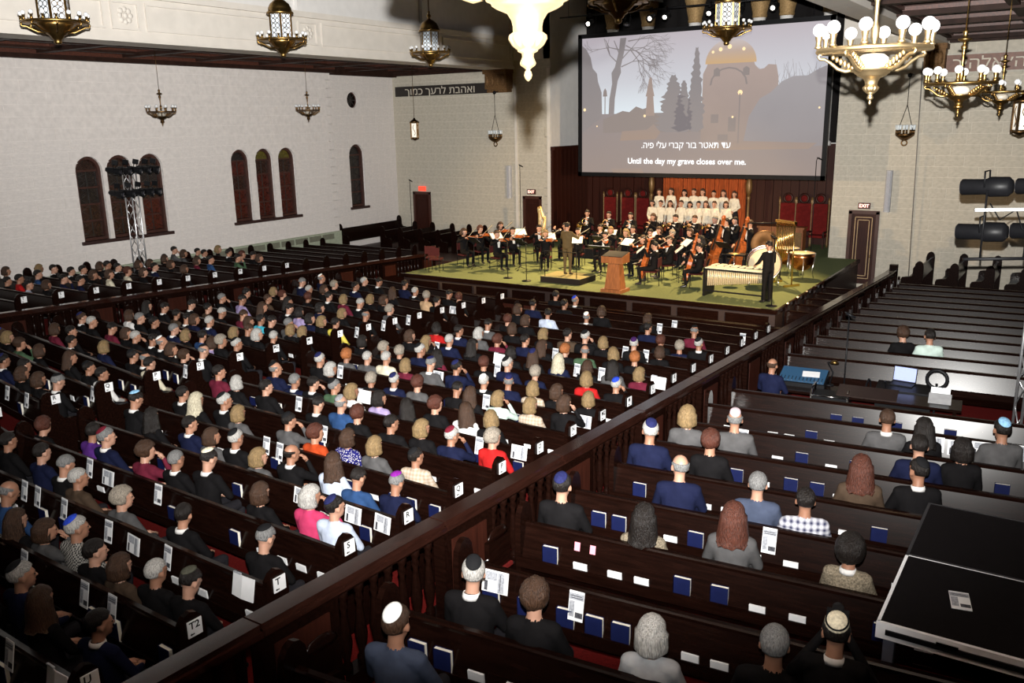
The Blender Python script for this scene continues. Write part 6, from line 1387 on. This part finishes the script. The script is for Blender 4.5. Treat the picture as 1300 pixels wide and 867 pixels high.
for a, u, v in ((0.75, .185, .84), (0.35, .18, .78), (-0.1, .19, .90), (-0.5, .20, .93), (2.4, .17, .80), (2.9, .18, .90), (0.1, .21, .96), (-0.9, .22, .90), (2.0, .17, .88)): branch(u, v, a, 0.10, 0.0045, 6)
tag(pic('branches', br, TREE), kind='stuff')
br2 = []
for q in range(9):
    u0 = .80 + q * .023
    for s in range(5): a = random.uniform(0.9, 2.2); L = random.uniform(.08, .2); br2.append([(u0, .55), (u0 + .002, .55), (u0 + math.cos(a) * L * .5 + .001, .58 + math.sin(a) * L), (u0 + math.cos(a) * L * .5, .58 + math.sin(a) * L)])
tag(pic('twigs', br2, BUSH), kind='stuff')
pic('tree_trunk', [[(.125, .43), (.150, .43), (.153, .55), (.165, .68), (.18, .74), (.178, .78), (.195, .90), (.202, .985), (.175, .985), (.170, .90), (.152, .78), (.137, .74), (.14, .66), (.128, .55)]], TREE)
pic('ground', [[(0, 0), (1, 0), (1, .44), (0, .44)]], GRND)
pic('left_houses', [[(0, .3), (.095, .42), (.092, .60), (.075, .68), (.07, .74), (.05, .78), (.04, .86), (.02, .92), (0, .95)]], TREE)
pic('low_trees', [[(.10, .40), (.19, .46), (.22, .45), (.25, .49), (.28, .47), (.30, .48), (.33, .44), (.56, .44), (.56, .30), (.10, .30)]], SHADE)
pic('minaret', [[(.293, .42), (.298, .56), (.292, .56), (.300, .62), (.305, .68), (.312, .70), (.318, .68), (.322, .62), (.33, .56), (.325, .56), (.332, .42)]], MIN)
pic('dome_building', [[(.53, .20), (.532, .70), (.545, .745), (.552, .78), (.728, .78), (.735, .745), (.752, .715), (.77, .72), (.785, .745), (.815, .74), (.825, .66), (.83, .20)]], BLD)
pic('dome', [[(.640 - .100 * math.cos(PI * i / 20), .765 + .165 * math.sin(PI * i / 20)) for i in range(21)]], DOME)
pic('building_windows', [[(.575 + d, .68), (.60 + d, .68), (.60 + d, .725), (.5875 + d, .74), (.575 + d, .725)] for d in (0, .115)] + [[(.57, .36), (.60, .36), (.60, .42), (.57, .42)], [(.64, .30), (.67, .30), (.67, .40), (.64, .40)], [(.60, .2), (.64, .2), (.64, .28), (.60, .28)]], SHADE)
pic('arch_line', [[(.635 + .075 * math.cos(PI * i / 8), .62 + .12 * math.sin(PI * i / 8)), (.635 + .075 * math.cos(PI * (i + 1) / 8), .62 + .12 * math.sin(PI * (i + 1) / 8)), (.635 + .068 * math.cos(PI * (i + 1) / 8), .62 + .11 * math.sin(PI * (i + 1) / 8)), (.635 + .068 * math.cos(PI * i / 8), .62 + .11 * math.sin(PI * i / 8))] for i in range(8)], SHADE)
pic('right_bushes', [[(.70, .20), (.72, .40), (.76, .52), (.80, .56), (.84, .63), (.88, .66), (.93, .66), (.97, .70), (1, .72), (1, .20)]], BUSH)
def conifer(u, v0, v1, w_):
    p = [(u - w_ * .3, v0)]; n = 26
    for s in (-1, 1):
        rng_ = range(n) if s < 0 else range(n - 1, -1, -1)
        for i in rng_:
            t = i / n; ww = w_ * (1 - t) ** 0.7 * (1 if (i % 2) else 0.72) * random.uniform(0.75, 1.2); p.append((u + s * ww, v0 + (v1 - v0) * (t + 0.05)))
        if s < 0: p.append((u, v1))
    p.append((u + w_ * .3, v0)); return p
pic('conifers', [conifer(.41, .30, .70, .085), conifer(.455, .30, .66, .05), conifer(.505, .30, .88, .045)], TREE)
[pic('warm_patch', [pp_], WARM) for pp_ in ([(.18, .24), (.34, .25), (.36, .30), (.33, .36), (.30, .32), (.19, .31)], [(.55, .17), (.95, .18), (.98, .22), (.60, .24)], [(.15, .0), (.29, .0), (.28, .04), (.14, .03)])]
pic('lamp_glints', [[(u + r_ * .54 * math.cos(t * PI / 4), v + r_ * math.sin(t * PI / 4)) for t in range(8)] for u, v, r_ in ((.683, .565, .018), (.657, .40, .008), (.29, .42, .010), (.014, .475, .012), (.60, .86, .014), (.635, .875, .016), (.57, .845, .010), (.69, .855, .012), (.98, .45, .007), (.073, .35, .006))], GLINT)
pic('lamp_post', [[(.680, .22), (.685, .22), (.685, .56), (.680, .56)], [(.108, .44), (.112, .44), (.112, .58), (.108, .58)], [(.10, .57), (.12, .57), (.117, .61), (.11, .63), (.103, .61)]], SHADE)
LAY[0] += 0.004
for body, u, v, wd, hz in ((HEB('עד תאטר בור קברי עלי פיה.'), .466, .205, .375, 1.08), ('Until the day my grave closes over me.', .468, .088, .50, 1.0)):
    me = text_mesh(body, WHITEL, 0.004, body[0] == 'U'); xs = [q.co.x for q in me.vertices]; wid = max(xs) - min(xs); s = wd * SW / wid
    place('subtitle', me, sc_, (u * SW, -LAY[0] - 0.004, v * SH), (PI / 2, 0, 0), (s, s * hz, 0.3))
for x in (0.6, SW - 0.6): MB().cyl((x, 0.03, SH + 0.1), (x, 0.03, 14.2 - SZ0), 0.012, n=5).build('cable', BLACK, sc_)

# ---- theatre lanterns on a bar above the screen
def par_can(parent=None, s=1.0):
    c = empty('stage_lantern')
    MB().tube([(0, -0.26 * s, 0), (0, -0.20 * s, 0), (0, 0.1 * s, 0), (0, 0.2 * s, 0), (0, 0.24 * s, 0)], [0.05 * s, 0.085 * s, 0.105 * s, 0.135 * s, 0.14 * s], 14).build('housing', BLACK, c)
    MB().tube([(0, 0.235 * s, 0), (0, 0.245 * s, 0)], [0.075 * s, 0.075 * s], 14).build('lens', M('dark_lens', (0.05, 0.05, 0.06), 0.08), c)
    k = MB(); k.tube([(-0.15 * s, 0, 0), (-0.15 * s, 0, 0.2 * s), (0.15 * s, 0, 0.2 * s), (0.15 * s, 0, 0)], 0.012 * s, 5); k.build('yoke', BLACK, c)
    MB().b2((-0.03, -0.09, 0.19 * s), (0.03, 0.09, 0.34 * s)).build('clamp', BLACK, c)
    return c
PAR = par_can(); PARL = par_can(); [setattr(ch.material_slots[0], 'material', ch.material_slots[0].material) for ch in PARL.children]
LITLENS = glow('lit_lens', (1.0, 0.93, 0.80), 9.0)
for ch in PARL.children:
    if ch.name.startswith('lens'): ch.data = ch.data.copy(); ch.data.materials[0] = LITLENS
_pu = set()
def put_par(proto, loc, target, label, group):
    o = copy_tree(proto) if proto.name in _pu else proto; _pu.add(proto.name)
    v = (Vector(target) - Vector(loc)).normalized(); o.matrix_world = frame(loc, v, (0, 0, 1)); tag(o, label, 'stage light', group); return o
tag(MB().tube([(-18.4, 31.75, 10.62), (-8.0, 31.75, 10.62)], 0.03, 8).build('lighting_bar', BLACK), 'black lighting bar above the projection screen', 'lighting bar')
for x_ in (-18.0, -13.2, -8.4): MB().cyl((x_, 31.75, 10.62), (x_, 31.75, 14.2), 0.012, n=5).build('hanger', BLACK, bpy.data.objects['lighting_bar'])
for i, (x, lit) in enumerate(((-17.0, 1), (-15.4, 0), (-14.4, 1), (-13.8, 1), (-12.1, 1), (-11.0, 0), (-9.8, 1))):
    put_par(PARL if lit else PAR, (x, 31.70, 10.35), (x * 0.6 - 5.6, 12.0 if lit else 26, 4.0 if lit else 1.5), 'black stage lantern above the screen, %s from the left%s' % (ORD[i], ', glowing' if lit else ''), 'stage lanterns above the screen')

# ---- truss tower at the left with lanterns
def truss(parent, base, h, w_=0.29, name='truss'):
    for sx in (-1, 1):
        for sy in (-1, 1): MB().cyl((sx * w_ / 2, sy * w_ / 2, 0), (sx * w_ / 2, sy * w_ / 2, h), 0.025, n=6).build('chord', SILVER, parent)
    n = int(h / 0.42)
    for i in range(n):
        z0, z1 = i * h / n, (i + 1) * h / n
        for (ax, ay), (bx, by) in (((-1, -1), (1, -1)), ((1, -1), (1, 1)), ((1, 1), (-1, 1)), ((-1, 1), (-1, -1))):
            if i % 2: ax, ay, bx, by = bx, by, ax, ay
            MB().cyl((ax * w_ / 2, ay * w_ / 2, z0), (bx * w_ / 2, by * w_ / 2, z1), 0.012, n=4).build('brace', SILVER, parent)
tw = empty('truss_tower', (-26.8, 17.65, floor_s(17.6)), R(12), 'aluminium lattice lighting tower standing before the left windows', 'truss')
truss(tw, None, 4.25); MB().b2((-0.4, -0.4, 0), (0.4, 0.4, 0.03)).build('base_plate', BLACK, tw)
for z in (3.42, 4.16): MB().cyl((0.1, -0.75, z), (0.1, 0.75, z), 0.024, n=6).build('crossbar', BLACK, tw)
i = 0
for z in (4.62, 5.36):
    for y in (17.0, 17.38, 17.75, 18.1, 18.4):
        put_par(PAR, (-26.62, y, z), (-14, 28, 1.5) if i % 2 else (-14.0, 24.0, 2.0), 'black stage lantern on the left tower, %s bar, %s from the left' % ('lower' if z < 5 else 'upper', ORD[i % 5]), 'stage lanterns on the left tower'); i += 1
# ---- truss at the right edge with long lanterns
tr = empty('lighting_stand', (-0.42, 15.55, floor_s(15.5)), R(30), 'lighting stand at the right edge with white crossbar', 'lighting stand')
truss(tr, None, 4.0, 0.25); 
for z, mt, l in ((3.30, BLACK, 1.25), (4.05, EDGEW, 1.15)):
    MB().tube([(-l, 0, z), (0.6, 0, z)], 0.026, 8).build('crossbar', mt, tr)
for x in (-1.0, -0.35): MB().cyl((x, 0, 3.30), (x, 0, 4.35), 0.016, n=6).build('drop_pipe', BLACK, tr)
i = 0
def long_lantern(loc, dv, label):
    c = empty('profile_lantern'); c.matrix_world = frame(loc, dv, (0, 0, 1)); tag(c, label, 'stage light', 'long lanterns at the right edge')
    MB().tube([(0, -0.36, 0), (0, -0.30, 0), (0, -0.05, 0), (0, 0.02, 0), (0, 0.34, 0), (0, 0.36, 0)], [0.09, 0.15, 0.155, 0.12, 0.125, 0.10], 14).build('housing', BLACK, c)
    MB().tube([(0, 0.35, 0), (0, 0.365, 0)], [0.10, 0.10], 14).build('lens', M('dark_lens', (0.05, 0.05, 0.06), 0.08), c)
    k = MB(); k.tube([(-0.17, 0, 0), (-0.17, 0, 0.24), (0.17, 0, 0.24), (0.17, 0, 0)], 0.014, 5); k.build('yoke', BLACK, c); MB().sphere((0.17, 0, 0), 0.03, 8, 6).build('knob', CHROME, c)
for row, z in enumerate((5.55, 4.86)):
    for q in range(2):
        long_lantern((-1.32 + q * 0.72, 15.30 + q * 0.42, z), (-0.94, 0.10, -0.04), 'long black stage lantern at the right edge, %s row, %s' % (('upper', 'lower')[row], ('left', 'right')[q]))
tag(MB().tube([(-1.25, 15.3, 5.3), (-1.1, 15.35, 5.05), (-0.9, 15.5, 5.2), (-0.8, 15.6, 4.9), (-0.6, 15.6, 4.75), (-0.35, 15.7, 4.8)], 0.012, 6).build('cable', BLACK), 'loose black cable draped from the right stage lanterns', 'cable')

# ================================================================== RIGHT SIDE
# ---- sound desk among the right pews
zs = floor_s(16)
d = empty('mixing_table', (-3.35, 15.55, zs), 0.09, 'dark table carrying the sound equipment between the right side pews', 'table')
MB().b2((-1.2, -0.30, 0.70), (2.0, 0.30, 0.74)).build('top', WOOD, d)
for sx in (-1.1, 1.9):
    for sy in (-0.25, 0.25): MB().b2((sx - 0.03, sy - 0.03, 0), (sx + 0.03, sy + 0.03, 0.70)).build('leg', WOOD, d)
SCR1 = glow('blue_mixer_screen', (0.015, 0.05, 0.10), 0.6); SCR2 = glow('pale_laptop_screen', (0.22, 0.26, 0.50), 1.1); SHEETW = glow('lit_white_sheet', (0.75, 0.78, 0.80), 0.25)
c = empty('digital_mixer', (-4.0, 15.75, zs + 0.74), 0.09, 'digital mixing desk with glowing blue panel beside the rail', 'mixing desk')
MB().prism([(-0.28, 0), (0.30, 0), (0.30, 0.20), (-0.28, 0.07)], -0.42, 0.42, 'X').build('body', BLACK, c)
o = MB().prism([(-0.26, 0.085), (0.28, 0.21), (0.28, 0.214), (-0.26, 0.089)], -0.40, 0.40, 'X').build('control_panel', SCR1, c)
k = MB()
for q in range(12): k.box((-0.36 + q * 0.065, -0.15, 0.118), (0.012, 0.14, 0.012), M4=Matrix.Rotation(0.22, 3, 'X'))
k.build('faders', CHROME, c)
o = place('cue_sheet', MB().box((0, 0, 0), (0.30, 0.21, 0.003), M4=Matrix.Rotation(0.22, 3, 'X')).mesh('cue_sheet', PAPER), None, (-3.87, 15.80, zs + 0.74 + 0.17), (0, 0, 0.2)); tag(o, 'white cue sheet lying on the glowing mixing desk', 'paper')
def laptop(x, y, z, rz, label, mat):
    c = empty('laptop', (x, y, z), rz, label, 'laptop'); MB().b2((-0.20, -0.14, 0), (0.20, 0.14, 0.02)).build('keyboard_base', BLACK, c)
    o = MB().box((0, 0, 0), (0.40, 0.016, 0.27)).build('lid', BLACK, c, (0, 0.16, 0.155), (R(-12), 0, 0)); MB().box((0, -0.010, 0), (0.375, 0.004, 0.245)).build('display', mat, o)
    return c
c = empty('equipment_case', (-2.35, 16.3, zs), 0.09, 'black flight case under the laptop on the right', 'case'); MB().b2((-0.45, -0.3, 0.1), (0.45, 0.3, 0.74)).build('body', BLACK, c); MB().b2((-0.46, -0.31, 0.70), (0.46, 0.31, 0.76)).build('lid', BLACK, c)
for q in range(4): MB().b2((-0.40 + (q % 2) * 0.74, -0.25 + (q // 2) * 0.44, 0), (-0.34 + (q % 2) * 0.74, -0.19 + (q // 2) * 0.44, 0.1)).build('caster', BLACK, c)
laptop(-2.42, 16.45, zs + 0.76, -0.1, 'open laptop with glowing pale screen on a black case', SCR2)
c = empty('chrome_rack', (-3.35, 15.15, zs), 0.09, 'small rack with chrome frame in front of the table', 'rack')
MB().b2((-0.28, -0.2, 0.35), (0.28, 0.2, 0.80)).build('body', BLACK, c)
for sx in (-1, 1):
    MB().tube([(sx * 0.30, -0.22, 0.0), (sx * 0.30, -0.22, 0.92), (sx * 0.30, 0.22, 0.92), (sx * 0.30, 0.22, 0.0)], 0.018, 6).build('side_frame', CHROME, c)
MB().tube([(-0.30, -0.22, 0.80), (0.30, -0.22, 0.80)], 0.012, 6).build('front_bar', CHROME, c)
for q, x in enumerate((-2.85, -2.6)):
    tag(MB().tube([(x, 15.75 + 0.25 * math.cos(t * 0.35) - 0.1, zs + 0.74 + 0.26 * math.sin(t * 0.35)) for t in range(10)], 0.014, 6).build('cable_loop', BLACK), 'black cable loop on the sound table, ' + ('left' if q == 0 else 'right'), 'cable', 'cable loops')
o = MB().box((0, 0, 0), (0.30, 0.02, 0.20)).build('document_screen', SHEETW, None, (-1.72, 15.9, zs + 0.85), (R(-20), 0, 0.09)); tag(o, 'small bright document on a stand right of the laptop', 'screen')
c = empty('headset_stand', (-1.80, 15.95, zs), 0, 'black stand with coiled headset right of the laptop', 'stand'); MB().cyl((0, 0, 0), (0, 0, 1.0), 0.02, n=6).build('pole', BLACK, c); MB().torus((0, 0, 1.08), 0.16, 0.03, 18, 6, axis='Y').build('headband', BLACK, c)
tag(MB().box((0, 0, 0), (0.34, 0.26, 0.006)).build('grey_folder', M('pale_grey_card', (0.35, 0.35, 0.36), 0.6), None, (-1.65, 15.25, zs + 0.95), (R(25), 0, 0.09)), 'pale grey folder propped below the bright document', 'folder')
tag(MB().box((0, 0, 0), (0.95, 0.40, 0.02)).build('glossy_board', M('glossy_dark_board', (0.03, 0.02, 0.018), 0.18), None, (-2.75, 15.1, zs + 0.92), (R(12), 0, 0.09)), 'glossy dark board reflecting light in front of the laptop case', 'board')
mic_stand(-3.45, 16.6, zs, 1.85, 'tall black pole stand behind the sound table', 0.05)
c = empty('desk_lamp', (-3.55, 15.85, zs + 0.74), 0, 'bent desk lamp with brass shade on the sound table', 'lamp'); MB().tube([(0, 0, 0), (0.05, 0, 0.25), (-0.05, 0, 0.42), (0.06, -0.05, 0.48)], 0.012, 6).build('arm', BLACK, c); MB().lathe([(0.03, 0.05), (0.08, 0), (0.07, 0.0), (0.02, 0.045)], 12, c=(0.08, -0.06, 0.44)).build('shade', GOLD, c); MB().lathe([(0.08, 0), (0.08, 0.015)], 12).build('base', BLACK, c)
person('m0', (-4.35, 15.0, zs), -0.1, 'fringe', 'brown', None, TOPS['n'][0], SKIN[2], None, 1.0, 'sound engineer with close-cropped head in navy at the mixing desk', None)
STOOL = M('stool_black', (0.012, 0.012, 0.012), 0.6)
c = empty('stool', (-4.35, 15.0, zs), 0, 'black stool under the sound engineer', 'stool'); MB().lathe([(0.18, 0.40), (0.19, 0.43), (0.18, 0.44)], 16).build('seat', STOOL, c)
for q in range(4): MB().cyl((0.13 * math.cos(q * PI / 2), 0.13 * math.sin(q * PI / 2), 0.40), (0.2 * math.cos(q * PI / 2), 0.2 * math.sin(q * PI / 2), 0), 0.015, n=5).build('leg', STOOL, c)

# ---- black deck at the lower right
DZ = 2.9
dk = empty('stage_deck', (0, 0, 0), 0, 'black platform deck with aluminium edge at the lower right', 'platform')
DT = M('black_deck_top', (0.006, 0.005, 0.0055), 0.7, spec=0.05)
for (y0, y1) in ((6.46, 7.68), (7.70, 8.92)):
    MB().b2((-0.95, y0, DZ - 0.03), (1.49, y1, DZ)).build('deck_panel', DT, dk)
    k = MB()
    for lo, hi in (((-0.97, y0 - 0.02), (1.51, y0 + 0.01)), ((-0.97, y1 - 0.01), (1.51, y1 + 0.01)), ((-0.97, y0), (-0.945, y1)), ((1.485, y0), (1.51, y1))): k.b2((lo[0], lo[1], DZ - 0.13), (hi[0], hi[1], DZ + 0.002))
    k.build('edge_profile', EDGEW if y0 < 7 else M('dark_edge', (0.05, 0.05, 0.055), 0.4, 0.5), dk)
MB().b2((-0.9, 6.425, DZ - 0.085), (1.45, 6.44, DZ - 0.045)).build('edge_groove', BLACK, dk)
for q in range(3): MB().b2((-0.55 + q * 0.7, 6.42, DZ - 0.05), (-0.40 + q * 0.7, 6.435, DZ - 0.02)).build('latch', CHROME, dk)
for x, y in ((-0.88, 6.55), (1.4, 6.55), (-0.88, 8.8), (1.4, 8.8)): MB().b2((x - 0.04, y - 0.04, floor_s(y)), (x + 0.04, y + 0.04, DZ - 0.03)).build('leg', M('grey_leg', (0.10, 0.10, 0.13), 0.5), dk)
o = place('programme', PM['p'], None, (-0.47, 7.08, DZ + 0.007), (-PI / 2, 0, R(12))); tag(o, 'printed programme lying flat on the black platform', 'programme')

# ---- photographer and the person with the afro in front
j = J_stand(); j.update(head=(0, 0.07, 1.60), neck=(0, 0.01, 1.45), elL=(-0.27, 0.14, 1.22), elR=(0.27, 0.14, 1.22), wrL=(-0.085, 0.30, 1.46), wrR=(0.085, 0.30, 1.46), haL=(-0.055, 0.36, 1.52), haR=(0.055, 0.36, 1.52))
T['photo'] = figure('photographer', j, (0, R(-14), 0), 0.20, girth=1.1, voxel=0.011)
px_, py_ = -1.07, 5.50
zb = floor_s(py_)
PZ = zb
person('photo', (px_, py_, PZ), 0.19, 'short', 'dark', None, TOPS['k'][0], SKIN[0], WSHIRT, 1.0, 'photographer in black with large cream skullcap holding a camera up to shoot', None, capkind='rim', capmats=[capmat('c'), capmat('k')])
c = empty('camera', (px_ - 0.068, py_ + 0.355, PZ + 1.575), 0.19, 'black camera held in the photographer\'s hands', 'camera')
MB().b2((-0.075, -0.03, -0.045), (0.075, 0.03, 0.045)).build('camera_body', BLACK, c); MB().b2((-0.035, -0.03, 0.045), (0.035, 0.03, 0.075)).build('viewfinder', BLACK, c); MB().tube([(0, 0.03, 0), (0, 0.13, 0), (0, 0.135, 0)], [0.038, 0.042, 0.036], 14).build('lens', BLACK, c); MB().box((0, -0.032, -0.005), (0.085, 0.003, 0.06)).build('rear_screen', M('dark_lens', (0.05, 0.05, 0.06), 0.08), c)
x, y, z = -1.42, SECT['right_side']['y'](6, -1.42) + 0.2, 0
z = floor_s(y)
person('w0', (x, y, z + 0.05), 0.0, 'afro', 'dark', None, TOPS['z'][0], SKIN[2], WSHIRT, 1.04, 'person with a big dark afro in tan vest in front of the photographer', 'audience in the right side pews')
for i, X in enumerate((-3.95, -3.78)):
    x, y, z = seat_pos('right_side', 6, X, -0.075); o = place('pink_ticket', MB().box((0, 0, 0), (0.06, 0.004, 0.09)).mesh('pink_ticket', M('pink_paper', (0.75, 0.28, 0.34), 0.8)), None, (x, y - 0.02, z + 0.88), (-0.2, 0, 0.09)); tag(o, 'small pink ticket stuck on a right side pew back, ' + ('left' if i == 0 else 'right'), 'ticket', 'pink tickets')
# red aisle seat folded at the near rail
for i, y in enumerate((3.4, 4.4, 7.0)):
    c = empty('aisle_chair', (-4.86, y, floor_s(y)), PI / 2, 'dark folding seat beside the right rail, %s from the viewer' % ORD[i], 'chair', 'folding seats by the rail')
    MB().b2((-0.2, -0.03, 0.42), (0.2, 0.03, 0.80)).build('backrest', WOOD, c); MB().lathe([(0.2, 0.80), (0.19, 0.84), (0.12, 0.9), (0.02, 0.92)], 12, M4=Matrix.Diagonal((1, 0.18, 1))).build('crest', WOOD, c); MB().b2((-0.2, -0.06, 0.40), (0.2, 0.12, 0.44)).build('seat', REDV, c)
    MB().tube([(-0.2, 0.1, 0.0), (-0.2, 0.1, 0.55), (-0.2, -0.02, 0.62)], 0.015, 6).build('arm', CHROME, c); MB().tube([(0.2, 0.1, 0.0), (0.2, 0.1, 0.55), (0.2, -0.02, 0.62)], 0.015, 6).build('arm', CHROME, c)
bpy.context.view_layer.update()
